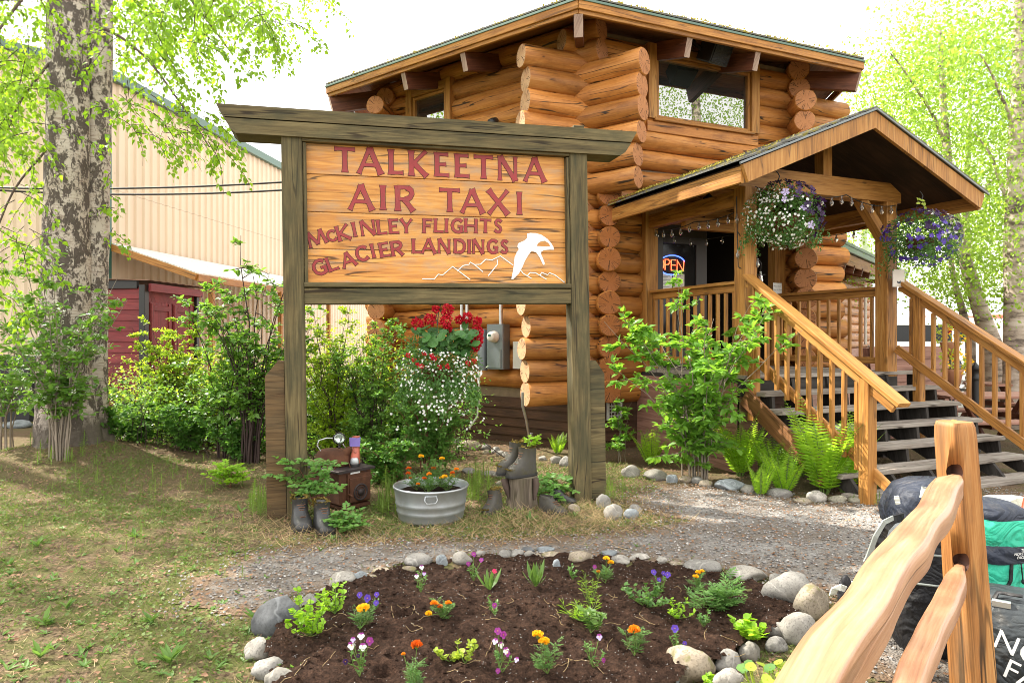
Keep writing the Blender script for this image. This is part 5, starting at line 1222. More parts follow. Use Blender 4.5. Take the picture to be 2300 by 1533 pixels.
b = MB(); b.lathe(pc, [(.0, .0), (.13, .0), (.145, .03), (.15, .05), (.147, .055), (.14, .1), (.12, .135), (.09, .15), (.0, .152)], 26, sx=1.08, sy=.8); b.build('body', M['rust'], pot)
b = MB(); b.tube([pc+Vector((.09, -.02, .1)), pc+Vector((.135, -.02, .135)), pc+Vector((.165, -.02, .165))], [.055, .035, .02], 10, cap=True); b.build('spout', M['rust'], pot)
b = MB(); b.tube([pc+Vector((-.09, -.05, .13)), pc+Vector((-.125, -.06, .19)), pc+Vector((-.11, -.05, .235)), pc+Vector((-.05, -.02, .25)), pc+Vector((.05, .03, .24)), pc+Vector((.1, .05, .15))], .006, 6); b.build('wire_handle', M['conduit'], pot)
lc = at(762, 984, pc.y-.1)
lamp = thing('headlamp', 'small round glass headlamp propped on the rusty pot', 'lamp', lc)
fa = Vector((.1, -1, .1)).normalized()
b = MB(); b.lathe(lc, [(.0, -.06), (.03, -.055), (.048, -.02), (.053, 0), (.056, .008), (.05, .012)], 22, axis=fa); b.tube([lc-fa*.03-UP*.04, lc-UP*.085], .01, 6); b.build('bowl', M['darkiron'], lamp)
b = MB(); b.lathe(lc, [(.048, .004), (.04, .016), (.02, .022), (0, .024)], 22, axis=fa); b.build('lens', M['lens'], lamp)
b = MB(); b.lathe(lc, [(.046, .0), (.03, -.01), (0, -.015)], 22, axis=fa); b.build('reflector', M['chrome'], lamp)
p = K(.27, .13, .361)
ob = boot('old_boot', 'small faded orange and purple boot standing on the rusty stove', p, -84, .2, .25, 0, 'orangeboot', False)
b = MB(); b.prism([p+Vector((x, -.02+.0*z, z)) for x, z in ((-.045, .17), (.045, .17), (.05, .255), (.02, .245), (-.02, .25), (-.05, .25))], Vector((0, -.012, 0))); b.build('tongue', M['purplecloth'], ob)

# ================================================================ the split-rail fence, close to the camera
fence = thing('rail_fence', 'rustic split-rail fence with a leaning square post and two peeled rails', 'fence', (1.75, 2.6, 0))
pb, pt = Vector((1.79, 2.62, -.1)), Vector((1.685, 2.6, 1.185))
fdir = Vector((-.62, -.785, 0)).normalized(); fs = Vector((fdir.y, -fdir.x, 0))
def post(b):
    rings = []; n = 20; d = (pt-pb)
    yw = R(12); ux, uy = Vector((math.cos(yw), math.sin(yw), 0)), Vector((-math.sin(yw), math.cos(yw), 0))
    for i, t in enumerate([0, .25, .5, .7, .85, .95, .985, 1.0]):
        c = pb+d*t; hw = .0525+.008*(1-t); k = [1, 1, 1, 1, 1, 1, .96, .86][i]
        ring = []
        for j in range(n):
            a = 2*math.pi*j/n; cs, sn = math.cos(a), math.sin(a); x = math.copysign(min(1, abs(cs)*1.25)**.55, cs); y = math.copysign(min(1, abs(sn)*1.25)**.55, sn)
            w = 1+.03*noise.noise(Vector((x*3, y*3, t*3)))
            ring.append(c+ux*x*hw*k*w+uy*y*hw*k*w+UP*(.006*noise.noise(Vector((x*4, y*4, 9))) if i > 5 else 0))
        rings.append(ring)
    b.loft(rings, cap=True, capmi=0, smooth=True)
b = MB(); post(b); po = b.build('post', M['post'], fence)
def rail(h, x0, y0, length, r0, seed, flat_=.92):
    b = MB(); c0 = Vector((x0, y0, h)); n = 30; rings = []; m_ = 60
    for i in range(m_+1):
        t = i/m_; s = t*length; c = c0+fdir*s
        c = c+fs*(.013*noise.noise(Vector((s*2.6, seed, 0)))*min(1, s*4))+UP*(.014*noise.noise(Vector((s*2.2, seed, 4)))*min(1, s*4))
        tp = min(1, .62+s*2.6); r = r0*tp*(1+.07*noise.noise(Vector((s*3.1, seed, 8))))
        ring = []
        for j in range(n):
            a = 2*math.pi*j/n; cs, sn = math.cos(a), math.sin(a)
            # split-wood section: flat top, rounded outer belly, ridged side
            x = math.copysign(abs(cs)**.3, cs); y = math.copysign(abs(sn)**.36, sn)*flat_
            k = 1+.06*noise.noise(Vector((x*1.5+seed, y*1.5, s*2.4)))+.03*noise.noise(Vector((x*6, y*6, s*1.1)))+.02*noise.noise(Vector((x*3, y*3, s*12)))
            if cs > .2: k += .03*math.sin(y*12+s*2)*cs+.12*max(0, noise.noise(Vector((s*3.3, seed, 2))))*cs
            ring.append(c+fs*-x*r*k+UP*y*r*k)
        rings.append(ring)
    tip = [c0-fdir*.12+(p-c0)*.55 for p in rings[0]]
    b.loft([tip]+rings, cap=True); return b.build('rail', M['rail'], fence)
rail(.97, 1.632, 2.52, 2.5, .043, 3.1)
rail(.632, 1.655, 2.53, 2.6, .034, 8.4)
# mortises cut into the post, one over each rail end
def carve(o, cutters):
    mods = []
    for c in cutters:
        m = o.modifiers.new('cut', 'BOOLEAN'); m.operation = 'DIFFERENCE'; m.object = c; m.solver = 'EXACT'
    dg = bpy.context.evaluated_depsgraph_get(); dg.update(); me = bpy.data.meshes.new_from_object(o.evaluated_get(dg))
    o.modifiers.clear(); o.data = me
    for c in cutters: bpy.data.objects.remove(c)
cuts = []
for h, xx in ((.998, 1.668), (.665, 1.694)):
    b = MB(); c = Vector((xx-.015, 2.50, h)); ax_ = Vector((.16, .98, 0)).normalized()
    b.lathe(c, [(.001, -.05), (.02, -.05), (.02, .13), (.001, .13)], 20, axis=ax_, sx=1.75, cap=True); cuts.append(b.build('cutter', M['carve']))
po.data.materials.append(M['carve']); carve(po, cuts)

# ================================================================ packs and bags behind the fence
def pack_loft(b, c, fx, fy, secs, n=24, sq=.6, mi=0, wr=.012, seed=0):
    rings = []
    for z, w, d, ox in secs:
        ring = []
        for j in range(n):
            a = 2*math.pi*j/n; cs, sn = math.cos(a), math.sin(a)
            x = math.copysign(abs(cs)**sq, cs)*w+ox; y = math.copysign(abs(sn)**sq, sn)*d
            k = 1+wr*4*noise.noise(Vector((x*8+seed, y*8, z*7)))+wr*2*noise.noise(Vector((x*20+seed, y*20, z*16)))
            ring.append(c+fx*x*k+fy*y*k+UP*z)
        rings.append(ring)
    b.loft(rings, cap=True, mi=mi)
# navy and black pack, left of the post
c = Vector(((2092-CX)/FPX*3.3, 3.3, 0)); yaw = R(-15); fx, fy = Vector((math.cos(yaw), math.sin(yaw), 0)), Vector((-math.sin(yaw), math.cos(yaw), 0))
pk = thing('backpack', 'large navy and black expedition backpack leaning behind the rail fence', 'backpack', c)
b = MB(); pack_loft(b, c, fx, fy, [(.0, .15, .12, 0), (.04, .17, .15, 0), (.3, .18, .16, 0), (.55, .175, .15, 0), (.62, .155, .135, 0)], seed=3); b.build('main_bag', M['blacknylon'], pk)
b = MB(); pack_loft(b, c, fx, fy, [(.575, .16, .14, -.0), (.60, .195, .165, -.01), (.66, .205, .175, -.01), (.73, .195, .17, 0), (.785, .17, .145, .01), (.815, .12, .10, .02), (.828, .05, .04, .02)], seed=5, wr=.02, sq=.5); lid = b.build('lid', M['navy'], pk)
b = MB(); b.tube([c+fx*-.05-fy*.12+UP*.80, c+fx*.03-fy*.02+UP*.838, c+fx*.08+fy*.1+UP*.81], .012, 6, squash=.4); b.tube([c+fx*-.2-fy*.05+UP*.66, c+fx*-.12-fy*.14+UP*.7, c+fx*.02-fy*.175+UP*.67], .006, 5); b.build('seam', M['blacknylon'], lid)
b = MB()
def patch(b, x, y, Z, w, h, tl):
    q = at(x, y, Z); r_ = Vector((math.cos(tl), .25, math.sin(tl)))*w/2; u_ = Vector((-math.sin(tl), .1, math.cos(tl)))*h/2
    b.prism([q-r_-u_, q+r_-u_, q+r_+u_, q-r_+u_], Vector((0, -.008, 0)))
patch(b, 2074, 1105, 3.08, .032, .05, -.25); patch(b, 2014, 1122, 3.11, .022, .036, .15); b.build('buckle_tab', M['palecloth'], lid)
def ribbon(pts, Z, w, mat, name, par):
    b = MB(); P = [at(x, y, Z+dz) for x, y, dz in pts]; L_, R_ = [], []
    for i, p in enumerate(P):
        t = (P[min(i+1, len(P)-1)]-P[max(i-1, 0)]).normalized(); s_ = t.cross(Vector((0, 1, 0))).normalized(); L_.append([p+s_*w/2-Vector((0, .004, 0)), p-s_*w/2-Vector((0, .004, 0)), p-s_*w/2+Vector((0, .004, 0)), p+s_*w/2+Vector((0, .004, 0))])
    b.loft(L_, smooth=False); return b.build(name, mat, par)
ribbon([(2030, 1160, 0), (2008, 1166, -.05), (1988, 1185, -.08), (1976, 1225, -.09), (1971, 1280, -.08), (1968, 1345, -.04)], 3.12, .036, M['blacknylon'], 'shoulder_strap', pk)
ribbon([(2024, 1168, 0), (2004, 1180, -.02), (1996, 1215, -.03), (1990, 1290, -.03), (1988, 1350, 0)], 3.16, .03, M['mesh'], 'strap_padding', pk)
ribbon([(2006, 1162, -.06), (1986, 1172, -.1), (1966, 1205, -.12), (1950, 1250, -.12), (1944, 1262, -.12)], 3.12, .02, M['webbing'], 'loose_strap', pk)
ribbon([(2040, 1170, -.04), (2030, 1180, -.06), (2012, 1215, -.06), (2000, 1245, -.05)], 3.12, .024, M['webbing'], 'loose_strap', pk)
b = MB()
for zz_ in (.36, .5): b.tube([c+fx*x_*.19-fy*(.165-.05*abs(x_)**3)+UP*zz_ for x_ in (-1, -.6, -.2, .2, .6, 1)], .006, 5)
b.build('compression_straps', M['webbing'], pk)
hb = thing('hip_belt', 'black padded hip belt with pale mesh lining beside the big grey rocks', 'pack belt', at(1900, 1345, 3.05))
q = at(1900, 1348, 3.05); b = MB(); b.blob(q, (.038, .03, .118), 4, 3, .04); b.build('pad', M['blacknylon'], hb)
q2 = at(1928, 1332, 3.12); b = MB(); b.blob(q2, (.062, .04, .062), 6, 3, .05); b.build('mesh_lining', M['mesh'], hb)
ribbon([(1899, 1322, -.03), (1888, 1318, -.06), (1874, 1322, -.05), (1869, 1335, -.02)], 3.02, .026, M['palecloth'], 'belt_tab', hb)
b = MB(); b.tube([at(1902, 1380, 3.05), at(1890, 1410, 3.0), at(1866, 1440, 2.95), at(1840, 1470, 2.9)], [.045, .05, .045, .03], 10, squash=.55); b.build('belt_strap', M['navy'], hb)
# teal pack right of the post
c = Vector(((2228-CX)/FPX*3.15, 3.15, 0)); yaw = R(12); fx, fy = Vector((math.cos(yaw), math.sin(yaw), 0)), Vector((-math.sin(yaw), math.cos(yaw), 0))
pk = thing('backpack', 'teal green backpack with a navy lid right of the leaning fence post', 'backpack', c)
b = MB(); pack_loft(b, c, fx, fy, [(.0, .1, .09, 0), (.03, .12, .11, 0), (.25, .125, .12, 0), (.37, .12, .115, 0)], seed=9); b.build('lower_bag', M['blacknylon'], pk)
b = MB(); pack_loft(b, c, fx, fy, [(.365, .118, .113, 0), (.46, .115, .11, 0), (.50, .112, .108, 0)], seed=10); b.build('main_bag', M['tealnylon'], pk)
b = MB(); pack_loft(b, c, fx, fy, [(.495, .12, .115, 0), (.52, .128, .122, 0), (.565, .128, .122, 0), (.58, .122, .116, 0)], seed=11); hem = b.build('pocket_band', M['navy'], pk)
b = MB(); pack_loft(b, c, fx, fy, [(.575, .125, .12, 0), (.61, .135, .13, 0), (.67, .132, .127, 0), (.69, .125, .12, 0)], seed=12); b.build('collar', M['tealnylon'], pk)
b = MB(); pack_loft(b, c, fx, fy, [(.685, .12, .115, -.0), (.70, .13, .12, 0), (.73, .115, .11, -.01), (.755, .08, .07, -.02), (.76, .03, .03, -.02)], seed=13); b.build('lid', M['navy'], pk)
b = MB(); tq = c-fy*.128+fx*.045+UP*.545
for i, s in enumerate(('THE', 'NORTH', 'FACE')): put_text(b, s, .018, tq-UP*(.0155*(i-1))+fx*(.006*(1-i))-fx*.0, fx, (UP*.97+fx*.25), align='RIGHT')
for rr_ in (.012, .017, .022):
    pass
b.prism([tq+fx*(.012+.022*math.sin(a))+UP*(-.02+.026*math.cos(a))-fy*.001 for a in [R(0), R(20), R(45), R(70), R(90)]]+[tq+fx*.012+UP*-.02-fy*.001], -fy*.0015)
b.build('logo', M['whitepaint'], hem)
b = MB(); b.tube([c-fy*.117+fx*-.02+UP*.5, c-fy*.122+fx*-.03+UP*.43, c-fy*.12+fx*-.06+UP*.38], .008, 5, squash=.4); b.tube([c-fy*.117+fx*.03+UP*.5, c-fy*.122+fx*.035+UP*.42], .003, 5); b.blob(c-fy*.125+fx*.035+UP*.42, (.012, .01, .012), 2, 1); b.build('drawcord', M['blacknylon'], pk)
b = MB(); b.tube([c-fy*.1+fx*.06+UP*.36, c-fy*.15+fx*.13+UP*.37, c-fy*.15+fx*.19+UP*.40, c-fy*.12+fx*.18+UP*.45, c-fy*.06+fx*.12+UP*.48], .02, 6, squash=.12); b.tube([c-fy*.12+fx*.12+UP*.36, c-fy*.13+fx*.15+UP*.27, c-fy*.12+fx*.10+UP*.2], .022, 6, squash=.12); b.build('side_strap', M['beigeweb'], pk)
b = MB(); b.tube([c-fy*.12+fx*.09+UP*.36, c-fy*.125+fx*.085+UP*.25, c-fy*.125+fx*.06+UP*.16], .006, 5); b.build('piping', M['tealnylon'], pk)
# black duffel with the big white name
c = Vector((2.06, 2.76, 0)); yaw = R(-34); fx, fy = Vector((math.cos(yaw), math.sin(yaw), 0)), Vector((-math.sin(yaw), math.cos(yaw), 0))
du = thing('duffel_bag', 'shiny black duffel bag with big white lettering at the right edge', 'duffel bag', c)
b = MB(); pack_loft(b, c, fx, fy, [(.0, .2, .17, 0), (.06, .235, .2, 0), (.25, .235, .2, 0), (.40, .21, .18, 0), (.46, .16, .12, 0), (.475, .08, .06, 0)], n=32, sq=.5, wr=.006, seed=21); b.build('bag', M['duffel'], du)
tu = (fx*.94-UP*.34).normalized(); tv = (UP*.9+fx*.3+fy*.12).normalized(); o_ = c-fy*.208+fx*-.095+UP*.345
b = MB(); put_text(b, 'NORTH', .105, o_, tu, tv, align='LEFT'); put_text(b, 'FACE', .105, o_+tu*.06-tv*.085-fy*.004, tu, tv, align='LEFT'); b.build('lettering', M['whitepaint'], du)
b = MB(); b.tube([c-fx*.1-fy*.12+UP*.45, c-fx*.08-fy*.1+UP*.49, c+fx*.0-fy*.1+UP*.49], .014, 6, squash=.3); b.build('carry_strap', M['blacknylon'], du)
b = MB(); b.beam(c-fx*.1-fy*.13+UP*.455, c-fx*.04-fy*.13+UP*.455, .02, .03); b.build('buckle', M['conduit'], du)
b = MB(); q = c-fx*.235-fy*.1+UP*.33; b.tube([q+UP*.05, q-fx*.015-fy*.02+UP*.02, q-fx*.01-fy*.03-UP*.04, q-UP*.07], .01, 6, squash=.5); b.build('purple_loop', M['purple'], du)
# grey-olive bag, pale cover, red tube
c = Vector(((2345-CX)/FPX*3.5, 3.5, 0)); db = thing('kit_bag', 'grey olive kit bag at the right edge behind the red tube', 'bag', c)
b = MB(); pack_loft(b, c, Vector((1, 0, 0)), Vector((0, 1, 0)), [(.0, .2, .2, 0), (.1, .24, .24, 0), (.4, .235, .23, 0), (.58, .2, .2, 0), (.66, .1, .1, 0)], n=30, wr=.012, seed=31); b.build('bag', M['olivenylon'], db)
b = MB(); b.tube([c+Vector((-.2, -.12, .15)), c+Vector((-.22, -.18, .3)), c+Vector((-.14, -.2, .45))], .02, 6, squash=.15); b.build('strap', M['beigeweb'], db)
c = Vector(((2270-CX)/FPX*3.95, 3.95, 0)); pc_ = thing('covered_pack', 'pale grey rain cover over a pack behind the teal backpack', 'pack cover', c)
b = MB(); pack_loft(b, c, Vector((1, 0, 0)), Vector((0, 1, 0)), [(.0, .14, .14, 0), (.1, .17, .15, 0), (.45, .18, .16, 0), (.53, .17, .15, .0), (.575, .11, .1, 0), (.585, .04, .04, 0)], n=28, wr=.02, seed=41); b.build('cover', M['palecloth'], pc_)
b = MB(); b.tube([c+Vector((-.17, -.1, .40)), c+Vector((0, -.17, .37)), c+Vector((.17, -.1, .42))], .008, 6); b.build('hem_cord', M['greenmetal'], pc_)
b = MB(); b.tube([at(2264, 1300, 3.12), at(2304, 1145, 3.2)], .017, 10); b.tube([at(2303, 1150, 3.2), at(2312, 1112, 3.22)], .02, 10); tag(centre(b.build('red_tube', M['redplastic'])), 'long orange red plastic tube leaning between the teal pack and the kit bag', 'tube')

# ================================================================ buildings behind
BCN = at(232, 760, 13.5); BCN.z = 0
BR, BL = dirv(7.4), Vector((-math.cos(R(7.4)), math.sin(R(7.4)), 0)); BRN = Vector((BR.y, -BR.x, 0)); BLN = -BR
barn = thing('metal_building', 'large tan ribbed metal building with green trim behind the birch', 'building', BCN)
def ribbed(p, d, nn, L, h0, h1, pitch):
    b = MB(); pts = []; s = 0.0
    while s < L:
        for q, o in ((0, 0), (.12, 0), (.17, .035), (.24, .035), (.29, 0)): pts.append((s+q*pitch/.3*.999, o))
        s += pitch
    for (a, oa), (c, oc) in zip(pts, pts[1:]):
        za, zc = h0+(h1-h0)*a/L, h0+(h1-h0)*c/L
        b.add([p+d*a+nn*oa, p+d*c+nn*oc, p+d*c+nn*oc+UP*zc, p+d*a+nn*oa+UP*za], [[0, 1, 2, 3]], [[(a, 0), (c, 0), (c, zc), (a, za)]])
    return b
EVZ = 6.74
ribbed(BCN, BR, BRN, 15.5, EVZ, EVZ, .26).build('side_wall', M['tan'], barn)
ribbed(BCN, BL, BLN, 9, EVZ, EVZ+2.6, .26).build('end_wall', M['tan'], barn)
b = MB(); b.beam(BCN+BRN*.04+BLN*.04-UP*.1, BCN+BRN*.04+BLN*.04+UP*EVZ, .2, .2, BRN); b.build('corner_trim', M['greenmetal'], barn)
b = MB(); b.beam(BCN+BRN*.06+UP*(EVZ+.02), BCN+BR*15.5+BRN*.06+UP*(EVZ+.02), .14, .2); b.beam(BCN+BLN*.06+UP*(EVZ+.06), BCN+BL*9+BLN*.06+UP*(EVZ+2.66), .12, .18); b.build('roof_trim', M['greentrim'], barn)
b = MB(); b.prism([BCN+UP*(EVZ+.1), BCN+BR*15.5+UP*(EVZ+.1), BCN+BR*15.5+BL*9+UP*(EVZ+2.7), BCN+BL*9+UP*(EVZ+2.7)], UP*.04); b.build('roof', M['greenmetal'], barn)
lt = thing('lean_to', 'pale lean-to canopy with a timber edge on the tan building', 'canopy', BCN+BR*4)
c0 = BCN+BR*.1+BRN*.08+UP*3.38; c1 = c0+BRN*1.85-UP*.62
b = MB(); b.prism([c0, c1, c1+BR*8, c0+BR*8], UP*.03); b.build('canopy_sheet', M['palecloth'], lt)
b = MB(); b.beam(c0-UP*.06-BR*.03, c1-UP*.06-BR*.03, .05, .13); b.beam(c1-UP*.07, c1+BR*8-UP*.07, .06, .14); b.build('edge_board', M['gold'], lt)
for s in (.5, 3.5, 6.5):
    b = MB(); q = c1+BR*s; b.beam(Vector((q.x, q.y, 0)), q-UP*.1, .1, .1, BR); b.build('canopy_post', M['gold'], lt)
SH = at(322, 760, 11.5); SH.z = 0; sdr, sdl = dirv(7), Vector((-math.cos(R(7)), math.sin(R(7)), 0)); snr, snl = Vector((sdr.y, -sdr.x, 0)), -sdr
shed = thing('red_shed', 'small red wooden shed with dark corner trim behind the shrubs', 'shed', SH)
def lapwall(p, d, nn, L, h, n):
    b = MB()
    for i in range(n):
        z = h*i/n; b.prism([p+d*.0+UP*z+nn*.02, p+d*L+UP*z+nn*.02, p+d*L+UP*(z+h/n+.02), p+UP*(z+h/n+.02)], nn*.015)
    return b
lapwall(SH, sdl, snl, 1.3, 2.35, 13).build('side_wall', M['shed'], shed)
b = MB(); b.beam(SH+sdr*.76+UP*1.2-snr*.03, SH+sdr*.76+UP*1.2+snr*.0, 1.5, 2.35, UP); b.build('front_wall', M['shed'], shed)
for s in (.42, 1.06):
    b = MB(); q = SH+sdr*s+snr*.02; b.beam(q+UP*.1, q+UP*2.12, .58, .03, snr); dd = b.build('door', M['shed'], shed)
    b = MB()
    for k in (-.24, .24): b.beam(q+sdr*k+snr*.022+UP*.12, q+sdr*k+snr*.022+UP*2.1, .08, .02, snr)
    for z in (.2, 1.2, 2.02): b.beam(q-sdr*.2+snr*.022+UP*z, q+sdr*.2+snr*.022+UP*z, .02, .09)
    b.build('door_trim', M['shed'], dd)
b = MB(); b.beam(SH+snr*.03+snl*.03, SH+snr*.03+snl*.03+UP*2.4, .11, .11, snr); b.beam(SH+sdr*1.5+snr*.03, SH+sdr*1.5+snr*.03+UP*2.3, .09, .06, snr); b.beam(SH+snl*.03+sdl*.08+UP*2.41, SH+snl*.03+sdl*1.35+UP*2.41, .06, .14); b.build('corner_trim', M['black'], shed)
b = MB(); b.beam(SH-sdl*.05+snr*.07+UP*2.36, SH+sdr*1.6+snr*.07+UP*2.36, .05, .14); b.build('front_board', M['shed'], shed)
b = MB()
for i in range(16):
    s = -.1+i*.11; q = SH+sdr*s+snr*.14+UP*(2.465+.012*(i % 2)); b.prism([q, q+sdr*.11-UP*(.012 if i % 2 else -.012), q+sdr*.11+sdl*1.5-UP*(.012 if i % 2 else -.012)+UP*.05, q+sdl*1.5+UP*.05], UP*.01)
b.build('roof', M['rust'], shed)
p = at(52, 905, 12.6); p.z = 0; bin_ = thing('storage_bin', 'dark storage bin against the tan wall left of the birch trunk', 'bin', p)
b = MB(); b.beam(p+UP*.0, p+UP*1.1, .75, .6, (0, 1, 0), ch=.05); b.build('body', M['black'], bin_); b = MB(); b.beam(p+UP*1.1, p+UP*1.18, .82, .66, (0, 1, 0), ch=.03); b.build('lid', M['greenmetal'], bin_)

# log annex to the right of the cabin
NP0 = at(1868, 760, 12.0); NP0.z = 0; ND = dirv(38); NN = Vector((ND.y, -ND.x, 0))
anx = thing('log_annex', 'low log annex with a pale green roof edge to the right of the porch', 'annex', NP0)
AZ = 3.19; AL = 8.2
b = MB()
for i in range(11):
    z = 1.15+i*.2; log(b, NP0-NN*.75+UP*z-ND*.4, NP0+ND*(AL-1)-NN*.75+UP*z, .11, 300+i, 10)
b.build('log_wall', LM, anx)
lapwall(NP0-NN*.62-ND*.2, ND, NN, AL-1, 1.25, 8).build('lower_siding', M['pinkboard'], anx)
b = MB(); b.prism([NP0+UP*AZ-ND*.3, NP0+ND*AL+UP*AZ, NP0+ND*AL-NN*2.4+UP*(AZ+.75), NP0-NN*2.4+UP*(AZ+.75)-ND*.3], UP*.05); b.build('roof', M['shingle'], anx)
b = MB(); b.beam(NP0+NN*.03+UP*(AZ-.0)-ND*.3, NP0+ND*AL+NN*.03+UP*(AZ-.0), .05, .11); b.beam(NP0+NN*.05+UP*(AZ+.08)-ND*.3, NP0+ND*AL+NN*.05+UP*(AZ+.08), .05, .06); b.build('drip_edge', M['greentrim'], anx)
b = MB(); b.beam(NP0-NN*.02+UP*(AZ-.18)-ND*.3, NP0+ND*AL-NN*.02+UP*(AZ-.18), .045, .22); b.build('fascia', M['soffit'], anx)
for i in range(9):
    b = MB(); q = NP0+ND*(.3+i*.75); b.beam(q-NN*.0+UP*(AZ-.34), q-NN*.9+UP*(AZ-.1), .045, .16); b.build('rafter_tail', M['rafter'], anx)
b = MB(); q = at(1944, 640, 13.2); b.tube([q, q-UP*1.15], .028, 8); tag(centre(b.build('hanging_tube', M['limeleaf'] if False else M['creamplastic'])), 'slim pale tube hanging in front of the annex log wall', 'tube')
ch = at(1935, 590, 15.5); b = MB(); b.lathe(Vector((ch.x, ch.y, ch.z-.4)), [(.35, 0), (.33, .2), (.2, .65), (.12, .85), (.11, 2.2), (.0, 2.2)], 18); tag(centre(b.build('roof_chimney', M['whitepaint'])), 'white conical metal chimney on the annex roof', 'chimney')

# far right: planter wall, tables, trailer, aircraft, people beyond the stairs
pw = at(2062, 930, 10.6); pw.z = 0; wd = dirv(62); wn = Vector((wd.y, -wd.x, 0))
plant = thing('planter_wall', 'brown sided low wall with flower pots beyond the right handrail', 'wall', pw)
lapwall(pw-wd*1.2, wd, wn, 2.15, 1.36, 8).build('siding', M['pinkboard'], plant)
b = MB(); b.beam(pw-wd*1.2-wn*.06+UP*.68, pw+wd*.95-wn*.06+UP*.68, .1, 1.36); b.beam(pw+wd*.93+wn*.01, pw+wd*.93+wn*.01+UP*1.38, .1, .1, wn); b.build('core', M['pinkboard'], plant)
def bloomball(P, D, Nn, S, c, r, n, s):
    for _ in range(n):
        v = Vector((rnd.gauss(0, 1), rnd.gauss(0, 1), rnd.gauss(0, 1))).normalized(); q = c+v*r*rnd.uniform(.55, 1)
        P.append(tuple(q)); D.append(tuple(v+Vector((rnd.gauss(0, .5), rnd.gauss(0, .5), rnd.gauss(0, .5))))); Nn.append((rnd.gauss(0, 1), rnd.gauss(0, 1), rnd.gauss(0, 1))); S.append(s*rnd.uniform(.7, 1.2))
for (x, y, Z, lab, hgt, extra) in ((2134, 800, 10.3, 'terracotta pot with yellow flowers and one red bloom beyond the stairs', .22, 'p_red'), (2141, 862, 10.0, 'hanging clay pot with white trailing flowers beyond the stairs', .22, 'p_white')):
    c = at(x, y, Z); t = thing('flower_pot', lab, 'flower pot', c)
    b = MB(); b.lathe(c, [(0, -.02), (.09, 0), (.13, hgt*.8), (.14, hgt), (.12, hgt)], 16); b.build('pot', M['terracotta'], t)
    b = MB(); b.tube([c, Vector((c.x, c.y, .0))], .012, 6); b.build('stand', M['black'], t)
    for mname, n, cc, r in (('limeleaf', 160, c+UP*(hgt+.1), .2), ('p_yellow', 60, c+UP*(hgt+.12)+Vector((.05, -.1, 0)), .16), (extra, 50, c+UP*(hgt+.22) if extra == 'p_red' else c+UP*.05+Vector((.17, -.05, 0)), .06 if extra == 'p_red' else .12)):
        P, D, Nn, S = [], [], [], []; bloomball(P, D, Nn, S, cc, r, n, .05); leafcloud('foliage' if mname == 'limeleaf' else 'blossoms', P, D, Nn, S, T_OVATE, M[mname], t)
def picnic(x, y, Z, lab, rz):
    p = at(x, y, Z); p.z = 0; t = thing('picnic_table', lab, 'picnic table', p); d = Vector((math.cos(rz), math.sin(rz), 0)); s = Vector((-d.y, d.x, 0))
    b = MB()
    for i in range(5): b.beam(p+s*(i-2)*.15-d*.9+UP*.72, p+s*(i-2)*.15+d*.9+UP*.72, .14, .04)
    b.build('table_top', M['pinkboard'], t)
    for k in (-.72, .72):
        b = MB(); b.beam(p+s*k-d*.9+UP*.44, p+s*k+d*.9+UP*.44, .26, .04); b.build('bench', M['pinkboard'], t)
    for k in (-.6, .6):
        b = MB(); b.beam(p+d*k+s*.72, p+d*k+s*.2+UP*.7, .08, .05, d); b.beam(p+d*k-s*.72, p+d*k-s*.2+UP*.7, .08, .05, d); b.beam(p+d*k+s*.75+UP*.39, p+d*k-s*.75+UP*.39, .06, .08); b.build('leg_frame', M['rafter'], t)
picnic(2235, 950, 9.4, 'red-brown picnic table just beyond the stairs', .05); picnic(2300, 905, 11.8, 'red-brown picnic table farther back under the birches', .1)
p = at(2192, 940, 9.0); p.z = 0; lp = thing('path_post', 'short black lamp post among the pots beyond the stairs', 'lamp post', p)
b = MB(); b.tube([p, p+UP*.95], .05, 10); b.build('pole', M['black'], lp); b = MB(); b.lathe(p+UP*.95, [(.06, 0), (.075, .03), (.05, .06), (.06, .14), (.075, .15), (.0, .24)], 10); b.build('cap', M['black'], lp)
# white camper van
c = at(2085, 815, 24); c.z = 0; van = thing('parked_van', 'white van with dark windows parked beyond the porch', 'van', c)
b = MB(); b.prism([c+Vector((x, -.95, z)) for x, z in ((-2.4, .45), (1.6, .45), (2.3, .5), (2.35, 1.0), (1.75, 1.3), (1.2, 2.2), (-2.35, 2.25), (-2.45, 1.2))], Vector((0, 1.9, 0))); b.build('body', M['whitepaint'], van)
for x0, x1 in ((-2.0, -1.0), (-.8, .2), (.4, 1.15)):
    b = MB(); b.beam(c+Vector((x0, -.965, 1.68)), c+Vector((x1, -.965, 1.68)), .02, .55); b.build('window', M['doorglass'], van)
for x in (-1.5, 1.5):
    b = MB(); b.lathe(c+Vector((x, -.98, .36)), [(0, .0), (.2, .0), (.34, .03), (.36, .1), (.34, .2), (0, .2)], 20, axis=(0, 1, 0)); w = b.build('wheel', M['rubber'], van); b = MB(); b.lathe(c+Vector((x, -.985, .36)), [(0, 0), (.17, -.01), (.2, .02)], 16, axis=(0, 1, 0)); b.build('rim', M['conduit'], w)
b = MB(); b.beam(c+Vector((-2.5, -.97, .5)), c+Vector((2.35, -.97, .5)), .04, .16); b.build('bumper_strip', M['black'], van)
